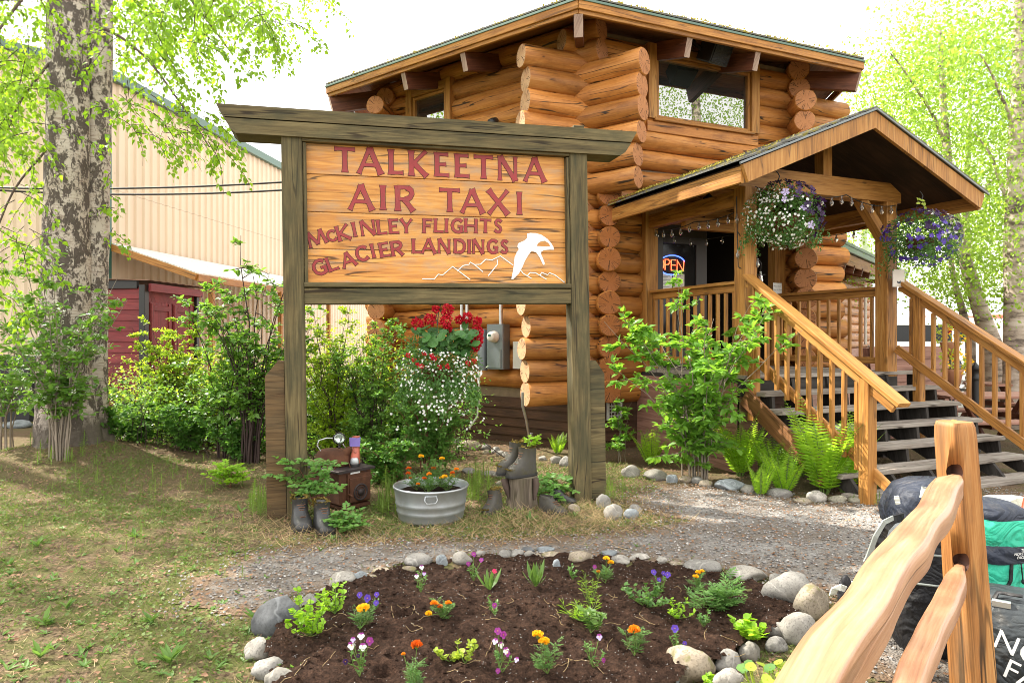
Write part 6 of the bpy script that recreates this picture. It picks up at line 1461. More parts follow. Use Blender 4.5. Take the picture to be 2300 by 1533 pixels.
# small high-wing aircraft
c = at(2268, 800, 30); c.z = 0; pl = thing('small_aircraft', 'small white high-wing aircraft with an orange red wing between the birch trunks', 'aircraft', c)
b = MB(); b.loft([[c+Vector((x, math.cos(a)*w, z+math.sin(a)*h)) for a in [2*math.pi*i/16 for i in range(16)]] for x, w, h, z in ((-4.2, .08, .15, 1.75), (-2.5, .3, .4, 1.6), (-.8, .58, .75, 1.55), (.6, .6, .75, 1.55), (1.8, .5, .5, 1.4), (2.5, .3, .3, 1.35))]); b.build('fuselage', M['whitepaint'], pl)
b = MB(); b.loft([[c+Vector((.1+math.cos(a)*.75, y, 2.5+math.sin(a)*.1)) for a in [2*math.pi*i/14 for i in range(14)]] for y in (-5.2, 0, 5.2)]); b.build('wing', M['redplastic'], pl)
b = MB(); b.prism([c+Vector((x, -.04, z)) for x, z in ((-4.3, 1.8), (-3.4, 1.8), (-3.9, 2.9), (-4.4, 2.9))], Vector((0, .08, 0))); b.build('tail_fin', M['redplastic'], pl)
b = MB(); b.beam(c+Vector((-.4, -.57, 1.95)), c+Vector((.8, -.57, 1.95)), .05, .4); b.build('cabin_window', M['doorglass'], pl)
b = MB(); b.lathe(c+Vector((2.5, 0, 1.35)), [(.2, 0), (.14, .2), (0, .35)], 12, axis=(1, 0, 0)); b.beam(c+Vector((2.62, -.9, 1.35)), c+Vector((2.62, .9, 1.35)), .05, .12); b.build('propeller', M['black'], pl)
for y in (-.9, .9):
    b = MB(); b.tube([c+Vector((.9, y*.5, 1.0)), c+Vector((.9, y, .3))], .05, 6); b.build('gear_strut', M['whitepaint'], pl); b = MB(); b.lathe(c+Vector((.9, y, .3)), [(0, -.09), (.25, -.08), (.3, 0), (.25, .08), (0, .09)], 16, axis=(0, 1, 0)); b.build('wheel', M['rubber'], pl)
# seated person in navy, beyond the stairs
p = at(2136, 860, 14.5); p.z = 0
person = thing('person', 'person in navy jacket and dark trousers seated beyond the stairs, back turned', 'person', p)
def skinned(name, joints, bones, mat, par, lv=2):
    me = bpy.data.meshes.new(name); off = WL[par.name]
    me.from_pydata([Vector(j[0])-off for j in joints], bones, []); o = bpy.data.objects.new(name, me); COL.objects.link(o)
    m = o.modifiers.new('s', 'SKIN'); 
    if not me.skin_vertices: me.attributes
    sv = me.skin_vertices[0].data if me.skin_vertices else None
    return o, me
def body_tube(b, path, rad, squash=1): b.tube(path, rad, 12, squash=squash)
b = MB(); h = p+UP*.5
body_tube(b, [h+UP*-.06, h, h+UP*.15, h+UP*.32+Vector((0, .03, 0)), h+UP*.46+Vector((0, .05, 0)), h+UP*.54+Vector((0, .05, 0)), h+UP*.62+Vector((0, .05, 0)), h+UP*.68+Vector((0, .04, 0)), h+UP*.78+Vector((0, .05, 0)), h+UP*.86+Vector((0, .05, 0)), h+UP*.89+Vector((0, .05, 0))], [.12, .17, .165, .19, .2, .12, .055, .075, .095, .075, .02]); b.build('body', M['navy'], person)
for sx_ in (-1, 1):
    b = MB(); body_tube(b, [h+UP*.5+Vector((sx_*.17, .04, 0)), h+UP*.34+Vector((sx_*.25, .06, 0)), h+UP*.2+Vector((sx_*.27, .12, 0)), h+UP*.16+Vector((sx_*.2, .3, 0))], [.065, .055, .048, .035]); b.build('sleeve', M['navy'], person)
    b = MB(); body_tube(b, [h+UP*.0+Vector((sx_*.1, .05, 0)), h+UP*.0+Vector((sx_*.13, .45, 0)), h+UP*-.25+Vector((sx_*.13, .5, 0)), h+UP*-.47+Vector((sx_*.13, .5, 0))], [.09, .075, .055, .045]); b.build('trouser_leg', M['black'], person)
b = MB(); b.blob(h+UP*.79+Vector((0, .035, 0)), (.1, .105, .115), 3, 2, .05); b.build('hair', M['rafter'], person)
bs = thing('wooden_bench', 'plain dark bench carrying the seated person beyond the stairs', 'bench', p); b = MB(); b.beam(p+Vector((-.8, 0, .42)), p+Vector((.8, 0, .42)), .4, .05); b.build('seat', M['greydark'], bs)
for x in (-.7, .7): b = MB(); b.beam(p+Vector((x, 0, 0)), p+Vector((x, 0, .39)), .3, .06, (1, 0, 0)); b.build('leg', M['greydark'], bs)

# ================================================================ trees
class Leaves:
    def __init__(s): s.P, s.D, s.N, s.S = [], [], [], []
    def put(s, p, d, n, sz): s.P.append(tuple(p)); s.D.append(tuple(d)); s.N.append(tuple(n)); s.S.append(sz)
    def build(s, name, tm, mat, par, **k): return leafcloud(name, s.P, s.D, s.N, s.S, tm, mat, par, **k)
def spray(L, tw, p, d, ln, droop, n, sz, rr, tr=.004, side=True):
    """drooping leafy twig"""
    p = Vector(p); d = Vector(d).normalized(); path = [p.copy()]; k = 7
    for i in range(k):
        d = (d+Vector((rr.gauss(0, .16), rr.gauss(0, .16), rr.gauss(0, .12)-droop*(.25+.5*i/k)))).normalized(); p = p+d*ln/k; path.append(p.copy())
    if tw is not None: tw.tube(path, [tr*(1-.7*i/k) for i in range(k+1)], 4, cap=False)
    for i in range(n):
        t = rr.uniform(.12, 1)*k; j = min(k-1, int(t)); q = path[j].lerp(path[j+1], t-j); td = (path[j+1]-path[j]).normalized()
        o = Vector((rr.gauss(0, 1), rr.gauss(0, 1), rr.gauss(0, .7))); o = (o-td*o.dot(td)).normalized()
        ld = (td*.5+o*.8+Vector((0, 0, -.55))).normalized(); q = q+o*rr.uniform(0, sz*.9)
        L.put(q, ld, Vector((rr.gauss(0, .7), rr.gauss(0, .7), 1)), sz*rr.uniform(.6, 1.15))
    return path
def limb(b, p, q, r0, r1, seed, sagz=0.0, n=7, k=10):
    pts = []
    for i in range(k+1):
        t = i/k; c = p.lerp(q, t)+UP*(-sagz*4*t*(1-t))+Vector((noise.noise(Vector((seed, t*2, 0))), noise.noise(Vector((seed, t*2, 4))), noise.noise(Vector((seed, t*2, 8)))))*(p-q).length*.05*math.sin(math.pi*t)
        pts.append(c)
    b.tube(pts, [r0+(r1-r0)*i/k for i in range(k+1)], n); return pts
rr = random.Random(21)
birch = thing('birch_tree', 'big twin-trunked birch with rough white and dark bark at the left', 'tree', (-5.32, 8.2, 0))
def trunk(path, n=28, seed=0):
    b = MB(); P_ = [Vector(p[:3]) for p in path]; Rr = [p[3] for p in path]; rings = []
    # resample
    pts, rad = [], []
    for i in range(len(P_)-1):
        for j in range(6): t = j/6; pts.append(P_[i].lerp(P_[i+1], t)); rad.append(Rr[i]+(Rr[i+1]-Rr[i])*t)
    pts.append(P_[-1]); rad.append(Rr[-1])
    for c, r in zip(pts, rad):
        fl = math.exp(-max(0, c.z)/.3)*.5
        rings.append([c+Vector((math.cos(a), math.sin(a), 0))*r*(1+.07*noise.noise(Vector((math.cos(a)*1.6+seed, math.sin(a)*1.6, c.z*1.1)))+.05*noise.noise(Vector((math.cos(a)*5, math.sin(a)*5+seed, c.z*5)))+fl*(.28+.25*max(0, math.sin(a*4+seed)))) for a in [2*math.pi*i/n for i in range(n)]])
    b.loft(rings, cap=True); return b
def tp(x, y, Z, w): q = at(x, y, Z); return (q.x, q.y, q.z, w/2/FPX*Z)
t1 = [(*gp(160, 1045)[:2], -.1, .36), tp(150, 960, 8.2, 128), tp(146, 850, 8.2, 108), tp(148, 700, 8.2, 98), tp(150, 500, 8.2, 92), tp(152, 250, 8.2, 84), tp(152, 0, 8.2, 80), tp(158, -400, 8.2, 66), (-4.9, 8.1, 12, .06)]
t2 = [(-5.05, 8.42, -.1, .28), tp(206, 960, 8.45, 66), tp(207, 850, 8.45, 62), tp(209, 650, 8.45, 60), tp(216, 450, 8.45, 54), tp(222, 200, 8.45, 52), tp(227, 0, 8.45, 50), tp(240, -400, 8.45, 44), (-3.6, 8.6, 11.5, .05)]
trunk(t1, seed=1.3).build('trunk', M['bark'], birch); trunk(t2, seed=4.1).build('trunk', M['bark2'], birch)
L, tw = Leaves(), MB()
def hang(reg, n, zr, ln, nl, sz, droop=.55, dirx=None):
    x0, x1, y0, y1 = reg
    for _ in range(n):
        Z = rr.uniform(*zr); p = at(rr.uniform(x0, x1), rr.uniform(y0, y1), Z)
        d = Vector((rr.gauss(dirx or 0, .6), rr.gauss(0, .6), rr.uniform(-.5, .2))); spray(L, tw, p, d, rr.uniform(*ln), droop, rr.randint(*nl), sz, rr)
hang((-60, 95, -80, 330), 150, (6.3, 9.8), (.45, .8), (24, 40), .062)
hang((-60, 85, 330, 600), 34, (6.3, 9.0), (.45, .75), (18, 32), .062)
hang((-60, 60, 600, 760), 9, (6.5, 8.4), (.4, .6), (16, 26), .062)
hang((250, 470, -90, 130), 135, (6.3, 9.8), (.45, .8), (24, 40), .06)
hang((440, 640, -90, 60), 84, (6.5, 10), (.45, .8), (22, 36), .06, dirx=.3)
hang((520, 640, 40, 130), 12, (6.5, 9), (.35, .6), (18, 28), .06, dirx=.5)
hang((250, 420, 180, 330), 24, (6.3, 8.6), (.4, .7), (20, 32), .062, dirx=.5)
hang((400, 500, 230, 330), 15, (6.4, 7.8), (.4, .65), (20, 32), .06, dirx=.4)
hang((235, 262, 380, 520), 5, (7.6, 8.0), (.2, .35), (10, 16), .06)
hang((225, 265, 520, 545), 2, (7.6, 7.9), (.25, .35), (14, 20), .06, dirx=.4)
hang((700, 770, -60, 20), 10, (8, 9.5), (.35, .5), (18, 26), .06)
hang((170, 235, -20, 60), 3, (7.4, 7.8), (.25, .4), (10, 16), .065)
b = MB()
for (a, c, r0, sg) in ((at(215, -150, 8.4), at(520, 120, 7.6), .03, -.2), (at(215, 60, 8.4), at(470, 330, 7.2), .02, -.25), (at(140, -100, 8.2), at(-60, 200, 7.4), .026, -.2), (at(140, 100, 8.2), at(-40, 420, 7.2), .018, -.15), (at(220, -300, 8.4), at(740, -60, 8.6), .03, -.4), (at(130, 300, 8.1), at(-50, 620, 7.4), .014, -.1)):
    limb(b, a, c, r0, .008, r0*100, sg)
b.build('branches', M['stem'], birch); tw.build('twigs', M['darkstem'], birch)
L.build('crown', T_BIRCH, M['birchleaf'], birch)
def crown_cloud(name, par, c, rad, nclump, per, sz, mat, seed, cr=.55, lim=None):
    """leaf clumps through an uneven volume, with gaps"""
    g_ = np.random.default_rng(seed); C_ = []
    while len(C_) < nclump:
        v = g_.normal(0, 1, 3); v /= np.linalg.norm(v); q = v*(g_.random()**.45)
        q = q*(1+.35*noise.noise(Vector((v[0]*2+seed, v[1]*2, v[2]*2)))); C_.append(np.array(c)+q*np.array(rad))
    C_ = np.array(C_); N_ = nclump*per; P = np.repeat(C_, per, 0)+g_.normal(0, cr*.5, (N_, 3))*np.array([1, 1, .8])-np.array([0, 0, .15])
    D = g_.normal(0, .6, (N_, 3)); D[:, 2] -= .8
    Nn = g_.normal(0, .7, (N_, 3)); Nn[:, 2] += .6
    if lim is not None: k = lim(P); P, D, Nn = P[k], D[k], Nn[k]
    return leafcloud(name, P, D, Nn, g_.uniform(.7, 1.2, len(P))*sz, T_QUAD, mat, par)
inframe = lambda P: ~((P[:, 1] > .5) & (np.abs(P[:, 0]/P[:, 1]+.0) < .78) & ((P[:, 2]-CAM_H)/P[:, 1] < .54))
crown_cloud('upper_crown', birch, (-4.4, 8.4, 13), (3.2, 3.0, 2.8), 120, 60, .1, M['birchleaf'], 5, .8, inframe)
# unseen birch left of the view; crown shaped to shade lawn and bed
nb_ = thing('birch_tree', 'unseen birch standing left of the view, throwing leafy shade over the lawn', 'tree', (-11.2, 10.2, 0))
trunk([(-11.2, 10.2, -.1, .3), (-11, 10.1, 3, .2), (-10.4, 9.9, 7, .14), (-9.8, 9.8, 12, .04)], 16, 7).build('trunk', M['bark'], nb_)
crown_cloud('crown', nb_, (-9.2, 8.3, 9.6), (4.8, 2.3, 3.4), 80, 90, .13, M['birchleaf'], 8, .65)
# birches beyond the stairs on the right
def back_birch(label, trunks, regs, seed, brs=()):
    x, y, Z, w = trunks[0][0]; q = at(x, y, Z); t = thing('birch_tree', label, 'tree', (q.x, q.y, 0), None); g_ = random.Random(seed)
    for tr in trunks:
        pts = [(*tp(*s),) for s in tr]; f = pts[0]; pts = [(f[0], f[1], -.05, f[3]*1.25)]+pts
        trunk(pts, 14, seed).build('trunk', M['farbark'], t)
    if brs:
        b = MB()
        for (xa, ya, xb, yb, Z, r) in brs: limb(b, at(xa, ya, Z), at(xb, yb, Z+g_.uniform(-.8, .8)), r, .01, seed+xa, -.15, 6)
        b.build('branches', M['farbark'], t)
    P, D, Nn, S = [], [], [], []
    for (x0, x1, y0, y1, zr, ncl, per, cr) in regs:
        for _ in range(ncl):
            c = at(g_.uniform(x0, x1), g_.uniform(y0, y1), g_.uniform(*zr))
            for _ in range(per):
                q = c+Vector((g_.gauss(0, cr), g_.gauss(0, cr), g_.gauss(0, cr*.8)-.1)); P.append(tuple(q)); D.append((g_.gauss(0, .7), g_.gauss(0, .7), -.7)); Nn.append((g_.gauss(0, .8), g_.gauss(0, .8), .7)); S.append(g_.uniform(.045, .085))
    leafcloud('crown', P, D, Nn, S, T_QUAD, M['farleaf'], t); return t
back_birch('leaning birch with a curved scarred trunk beyond the right handrail', [[(2238, 850, 12.5, 44), (2228, 770, 12.5, 40), (2200, 690, 12.5, 34), (2178, 620, 12.5, 30), (2160, 560, 12.5, 26), (2135, 440, 12.5, 20), (2120, 250, 12.6, 14), (2110, 60, 12.6, 8)], [(2180, 770, 12.8, 20), (2160, 690, 12.8, 16), (2140, 620, 12.8, 12), (2125, 480, 12.9, 8)]],
           [(1930, 2130, 120, 330, (12, 15), 110, 60, .36), (1890, 2080, 300, 500, (12.5, 15), 60, 60, .34), (2010, 2170, 30, 160, (12.5, 15.5), 56, 60, .36), (2050, 2230, 380, 640, (12, 14.5), 100, 60, .34), (2085, 2200, 590, 690, (12, 14), 18, 50, .26)], 31, ((2135, 440, 1960, 250, 12.6, .05), (2125, 330, 2000, 120, 12.6, .04), (2150, 520, 2260, 380, 12.6, .05)))
back_birch('straight thick birch at the right edge beyond the stairs', [[(2286, 840, 11.5, 56), (2284, 700, 11.5, 52), (2280, 560, 11.5, 46), (2284, 350, 11.5, 36), (2290, 100, 11.6, 26), (2294, -200, 11.6, 12)]],
           [(2130, 2330, 20, 300, (10.8, 13.5), 120, 60, .36), (2150, 2340, 280, 580, (10.8, 13.5), 96, 60, .34), (2200, 2320, 540, 700, (11, 13), 22, 46, .26), (2080, 2320, -150, 30, (11, 14), 50, 50, .4)], 37, ((2284, 500, 2190, 300, 11.5, .045), (2286, 330, 2200, 120, 11.5, .04), (2288, 200, 2360, 60, 11.6, .04)))
back_birch('slender pale birch farther back between the other two birches', [[(2215, 800, 16, 18), (2185, 660, 16, 15), (2170, 500, 16, 12), (2180, 200, 16, 8)]],
           [(1950, 2300, 120, 600, (15, 19), 170, 60, .5), (1880, 1990, 420, 640, (15, 18), 44, 60, .42)], 41)
wt = thing('birch_tree', 'birch on the right whose crown is mirrored in the upper cabin window', 'tree', (12.4, 4.6, 0))
trunk([(12.4, 4.6, -.1, .28), (12.3, 4.6, 4, .18), (12.2, 4.5, 9, .12), (12, 4.4, 13, .04)], 16, 9).build('trunk', M['farbark'], wt)
crown_cloud('crown', wt, (12.2, 4.6, 8.8), (3.2, 3.6, 3.4), 230, 60, .075, M['farleaf'], 12, .7)

# ================================================================ shrubs
LEAFY = 5.6
def shrub(name, label, base, n, h, sp, leafm, stemm, nl, sz, seed, tmpl=T_OVATE, tw=10, lean=(0, 0), zmin=.25, r0=.011, droop=.05, dep=.6, blossom=None, cat='shrub', parts=('stems', 'leaves')):
    g_ = random.Random(seed); base = Vector(base); t = thing(name, label, cat, base); b = MB(); L = Leaves(); tips = []
    paths = []
    for i in range(n):
        a = 2*math.pi*i/n+g_.uniform(-.4, .4); rad = g_.uniform(.25, 1)**.7*sp; hh = h*g_.uniform(.62, 1.04)*(1.06-.28*(rad/sp)**2)
        q = base+Vector((math.cos(a)*rad+lean[0]*hh/h, math.sin(a)*rad*dep+lean[1]*hh/h, hh)); p = base+Vector((math.cos(a), math.sin(a)*dep, 0))*g_.uniform(.02, .12)
        p.z = ground_h(p.x, p.y)-.02; pts = []
        for k in range(9):
            s = k/8; c = p.lerp(q, s); c = c-Vector((math.cos(a), math.sin(a)*dep, 0))*rad*.28*math.sin(math.pi*s); c += Vector((g_.gauss(0, .018), g_.gauss(0, .018), 0))*min(1, s*3); pts.append(c)
        rr0 = r0*g_.uniform(.6, 1.15); b.tube(pts, [rr0*(1-.8*k/8) for k in range(9)], 5, cap=False); paths.append(pts)
        for _ in range(int(tw*1.35)):
            s = g_.uniform(zmin, 1)*8; k = min(7, int(s)); o = pts[k].lerp(pts[k+1], s-k); aa = g_.uniform(0, 6.28); d = Vector((math.cos(aa), math.sin(aa), g_.uniform(-.1, .8))).normalized(); ln = g_.uniform(.14, .42)*(h*.3+.35)*(1.2-s/11)
            tp_ = [o]; dd = d
            for m_ in range(4): dd = (dd+Vector((g_.gauss(0, .2), g_.gauss(0, .2), g_.gauss(.02, .15)-droop))).normalized(); tp_.append(tp_[-1]+dd*ln/4)
            b.tube(tp_, [rr0*.4, rr0*.33, rr0*.26, rr0*.2, rr0*.12], 4, cap=False); tips.append(tp_)
    for i in range(int(nl*LEAFY)):
        tp_ = g_.choice(tips); s = g_.uniform(.15, 1)*4; k = min(3, int(s)); o = tp_[k].lerp(tp_[k+1], s-k); td = (tp_[k+1]-tp_[k]).normalized()
        od = Vector((g_.gauss(0, 1), g_.gauss(0, 1), g_.gauss(0, .4))); d = (td*.55+od.normalized()*.8+UP*-.12).normalized()
        L.put(o+od.normalized()*.01, d, Vector((g_.gauss(0, .45), g_.gauss(0, .45), 1)), sz*g_.uniform(.55, 1.15))
    b.build(parts[0], M[stemm], t); L.build(parts[1], tmpl, M[leafm], t)
    if blossom:
        P, D, Nn, S = [], [], [], []
        for _ in range(blossom[1]):
            o = g_.choice(tips)[-1]+Vector((g_.gauss(0, .03), g_.gauss(0, .03), .02)); bloomball(P, D, Nn, S, o, .022, 22, .012)
        leafcloud('blossoms', P, D, Nn, S, T_QUAD, M[blossom[0]], t)
    return t
def gb(x, y): p = gp(x, y); p.z = ground_h(p.x, p.y); return p
shrub('flowering_shrub', 'tall shrub with small white flower clusters in front of the birch trunk', gb(135, 1066), 20, 2.5, .95, 'shrubleaf', 'palestem', 480, .085, 51, blossom=('umbel', 120), tw=9, zmin=.3)
shrub('flowering_shrub', 'loose white-flowered shrub at the far left edge', gb(10, 1040), 9, 2.0, .55, 'shrubleaf', 'palestem', 260, .08, 52, blossom=('umbel', 50), tw=8, zmin=.35)
shrub('leafy_shrub', 'bright yellow-green backlit shrub in front of the red shed', gp(385, 995), 16, 2.0, .7, 'brightleaf', 'darkstem', 2600, .045, 53, tw=14, zmin=.2)
shrub('leafy_shrub', 'bright lime shrub between the shed and the left sign brace', gp(480, 990), 12, 1.35, .6, 'brightleaf', 'darkstem', 1700, .045, 54, tw=12, zmin=.15)
shrub('tall_shrub', 'tall dark-stemmed shrub with sparse leaves beside the left sign post', gb(565, 1040), 18, 2.75, .75, 'shrubleaf', 'darkstem', 560, .085, 55, tw=9, zmin=.3, r0=.016, lean=(.1, 0))
shrub('tall_shrub', 'thin twiggy shrub between tall dark stems and bright lime bush', gb(505, 1030), 11, 2.3, .62, 'shrubleaf', 'darkstem', 420, .078, 56, tw=8, zmin=.3)
shrub('twiggy_shrub', 'dense twiggy shrub seen between the sign posts at the left', gb(745, 1045), 18, 2.1, .6, 'brightleaf', 'darkstem', 1400, .048, 57, tw=14, zmin=.15)
shrub('twiggy_shrub', 'twiggy green shrub left of the hanging red geraniums', gb(835, 1050), 18, 1.85, .62, 'shrubleaf', 'darkstem', 1500, .048, 58, tw=14, zmin=.1)
shrub('rose_bush', 'green bush with fine leaves below the hanging red geraniums', gb(965, 1060), 18, 1.12, .62, 'roseleaf', 'redstem', 2600, .042, 59, tw=14, zmin=.12)
shrub('rose_bush', 'low leafy bush between the stove and the washtub', gb(870, 1085), 12, .62, .4, 'lowleaf', 'redstem', 1100, .042, 60, tw=10, zmin=.1)
for (x, y, lab, hh, sp, nl, sd) in ((420, 1025, 'low dark green bush under the bright shrubs, nearest the birch', .72, .55, 1000, 61), (540, 1035, 'low dark green bush at the foot of the tall dark-stemmed shrub', .66, .5, 900, 62), (310, 1020, 'low green undergrowth bush right of the birch roots', .5, .5, 700, 63), (215, 1030, 'small broad-leaved green plant at the right of the birch base', .42, .34, 260, 64), (470, 985, 'broad bushy undergrowth in front of the red shed', .95, .8, 1700, 68), (620, 1010, 'leafy undergrowth right behind the left sign brace', 1.0, .45, 1000, 69), (365, 985, 'leafy undergrowth below the bright yellow-green shrub', .85, .6, 1100, 70), (690, 1010, 'bushy undergrowth behind the rusty stove', .95, .5, 1200, 76), (640, 985, 'sunlit bush glowing between the lean-to and the left sign post', 1.5, .55, 1200, 78), (790, 985, 'sunlit bush in the gap behind the twiggy shrubs', 1.5, .6, 1400, 79), (280, 985, 'dark bush between the birch base and the red shed', .9, .5, 1000, 96), (905, 1020, 'bushy undergrowth in front of the dark skirting left of the geraniums', .95, .55, 1200, 77)):
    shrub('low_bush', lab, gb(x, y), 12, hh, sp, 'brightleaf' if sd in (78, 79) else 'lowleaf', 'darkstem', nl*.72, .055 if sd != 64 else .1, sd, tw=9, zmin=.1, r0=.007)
shrub('porch_bush', 'leafy green bush growing in front of the porch railing', gb(1575, 1082), 20, 1.95, 1.15, 'hazelleaf', 'palestem', 900, .098, 65, tmpl=T_OVATE, tw=11, zmin=.18, r0=.012, cat='shrub')
shrub('thin_sapling', 'thin sapling shoot rising above the porch bush to the railing', gb(1535, 1070), 3, 2.55, .16, 'hazelleaf', 'palestem', 70, .075, 66, tmpl=T_BIRCH, tw=5, zmin=.5, r0=.008, cat='sapling')
shrub('thin_sapling', 'small leafy sapling left of the porch bush beside the sign brace', gb(1395, 1040), 4, .95, .14, 'hazelleaf', 'palestem', 120, .06, 67, tmpl=T_BIRCH, tw=6, zmin=.2, r0=.006, cat='sapling')
# the loose thicket behind them, where single plants run together
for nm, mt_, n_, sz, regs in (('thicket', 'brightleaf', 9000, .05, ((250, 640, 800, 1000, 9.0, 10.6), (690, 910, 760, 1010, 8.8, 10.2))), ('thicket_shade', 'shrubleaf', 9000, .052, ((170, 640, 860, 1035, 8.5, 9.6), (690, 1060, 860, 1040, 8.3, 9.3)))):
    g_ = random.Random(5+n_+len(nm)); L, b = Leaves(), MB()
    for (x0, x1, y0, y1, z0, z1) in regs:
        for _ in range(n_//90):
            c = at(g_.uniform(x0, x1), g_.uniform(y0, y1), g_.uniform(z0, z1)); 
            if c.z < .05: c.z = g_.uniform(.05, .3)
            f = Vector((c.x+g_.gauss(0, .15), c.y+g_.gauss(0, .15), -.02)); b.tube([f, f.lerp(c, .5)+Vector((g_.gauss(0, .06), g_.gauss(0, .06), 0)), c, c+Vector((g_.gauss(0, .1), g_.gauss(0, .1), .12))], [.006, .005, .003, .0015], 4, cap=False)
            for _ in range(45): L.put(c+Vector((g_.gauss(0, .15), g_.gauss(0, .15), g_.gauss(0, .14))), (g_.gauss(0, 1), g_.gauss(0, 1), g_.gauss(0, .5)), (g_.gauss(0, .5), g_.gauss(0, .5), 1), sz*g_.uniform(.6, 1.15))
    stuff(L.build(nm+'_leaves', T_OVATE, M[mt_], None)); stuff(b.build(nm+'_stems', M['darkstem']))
def sprig(name, label, base, arcs, seed, mat='roseleaf', sz=.05):
    """arching stems with pinnate leaves"""
    g_ = random.Random(seed); base = Vector(base); t = thing(name, label, 'plant', base); b = MB(); L = Leaves()
    for (dx, dy, dz) in arcs:
        p, q = base+Vector((g_.uniform(-.04, .04), g_.uniform(-.04, .04), 0)), base+Vector((dx, dy, dz)); pts = [p.lerp(q, i/8)+UP*.35*dz*math.sin(math.pi*i/8)*.6 for i in range(9)]
        b.tube(pts, [.004*(1-.6*i/8) for i in range(9)], 5, cap=False)
        for k in range(2, 9):
            for _ in range(2 if k < 8 else 3):
                a = g_.uniform(0, 6.28); d = Vector((math.cos(a), math.sin(a), g_.uniform(-.1, .5))).normalized(); ln = sz*2.6*g_.uniform(.7, 1.1); e = pts[k]+d*ln; b.tube([pts[k], pts[k].lerp(e, .5)+UP*.01, e], .0013, 3, cap=False); s = d.cross(UP).normalized()
                for j in range(3):
                    c = pts[k].lerp(e, .35+.3*j)
                    for sg in (-1, 1): L.put(c, s*sg+d*.5+UP*g_.gauss(0, .25), UP+Vector((g_.gauss(0, .5), g_.gauss(-.7, .5), 0)), sz*g_.uniform(.8, 1.1))
                L.put(e, d, UP+Vector((g_.gauss(0, .3), g_.gauss(0, .3), 0)), sz*1.1)
    b.build('stems', M['redstem'], t); L.build('leaves', T_OVATE, M[mat], t, squash=np.full(len(L.P), 1.1)); return t
sprig('rose_sprig', 'arching wild rose sprig growing out of the mossy boots', gb(705, 1165)+UP*.1, ((-.3, -.02, .26), (-.18, .0, .36), (.02, -.05, .38), (.12, -.02, .34), (.2, -.06, .16), (-.1, -.1, .2)), 71)
sprig('rose_sprig', 'small wild rose sprig at the foot of the rusty stove', gb(772, 1195), ((.06, -.02, .12), (-.05, -.03, .1), (.02, .02, .15), (.09, -.05, .06)), 72, sz=.042)
sprig('rose_sprig', 'wild rose sprig spreading over the shoes right of the stump', gb(1238, 1125), ((-.12, 0, .16), (.12, .0, .18), (.0, -.03, .22), (.2, .03, .1), (-.05, -.08, .1)), 73)
sprig('rose_sprig', 'wild rose seedling left of the left sign brace', gb(510, 1095), ((.06, 0, .2), (-.08, 0, .14), (.12, .05, .1), (0, -.05, .22)), 74, mat='fern')
sprig('rose_sprig', 'tiny sprig growing from the boots on the stump', SC+Vector((.09, .04, .5)), ((.03, 0, .11), (-.01, 0, .09)), 75, mat='fern', sz=.028)
# ferns
def fern(label, base, n, ln, seed, up=.8):
    g_ = random.Random(seed); base = Vector(base); t = thing('fern', label, 'fern', base, None)
    b = MB(); L = Leaves()
    for i in range(n):
        a = 2*math.pi*i/n+g_.uniform(-.3, .3); l = ln*g_.uniform(.75, 1.1); out = Vector((math.cos(a), math.sin(a), 0)); pts = []; p = base+out*.03; d = (UP*1.5*up+out*g_.uniform(.12, .5)).normalized(); m_ = 26
        for k in range(m_+1):
            pts.append(p.copy()); d = (d+out*.010+UP*-.014*(.2+1.9*k/m_)).normalized(); p = p+d*l/m_
        b.tube(pts[::2], [.0045*(1-.8*k/len(pts[::2])) for k in range(len(pts[::2]))], 5, cap=False)
        s = out.cross(UP).normalized()
        for k in range(3, m_+1):
            td = (pts[k]-pts[k-1]).normalized(); tt = k/m_; w = l*.18*math.sin(math.pi*min(1, tt**.75*.96+.03))**.8+.006; nn = s.cross(td)
            for sg in (-1, 1):
                for hf in (0,):
                    c = pts[k-1].lerp(pts[k], hf); L.put(c, s*sg+td*.35-nn*.1*g_.random(), nn+Vector((g_.gauss(0, .12), g_.gauss(0, .12), g_.gauss(0, .12))), w*g_.uniform(.9, 1.08))
    b.build('midribs', M['greenstem'], t); L.build('fronds', T_NARROW, M['fern'], t, squash=np.full(len(L.P), .8)); return t
for (x, y, n, ln, lab, sd) in ((1662, 1068, 12, .68, 'large bright fern at the left of the fern bed', 81), (1735, 1078, 7, .62, 'upright narrow fern second from the left by the stringer', 82), (1762, 1108, 9, .42, 'small spreading fern in front of the upright one', 83), (1708, 1112, 5, .3, 'smallest low fern behind the blue border stone', 84), (1852, 1108, 12, .86, 'tallest fern in front of the stair newel', 85), (1895, 1106, 9, .7, 'arching fern leaning toward the bottom step', 86), (1800, 1070, 8, .62, 'fern behind the tallest one under the handrail', 90), (1253, 1020, 8, .27, 'small yellow-green fern behind the right sign post', 87), (1462, 1045, 6, .42, 'drooping fern at the left foot of the porch bush', 88), (1640, 1030, 7, .5, 'fern half hidden behind the porch bush', 89)):
    fern(lab, gb(x, y), int(n*1.4), ln*1.12, sd)

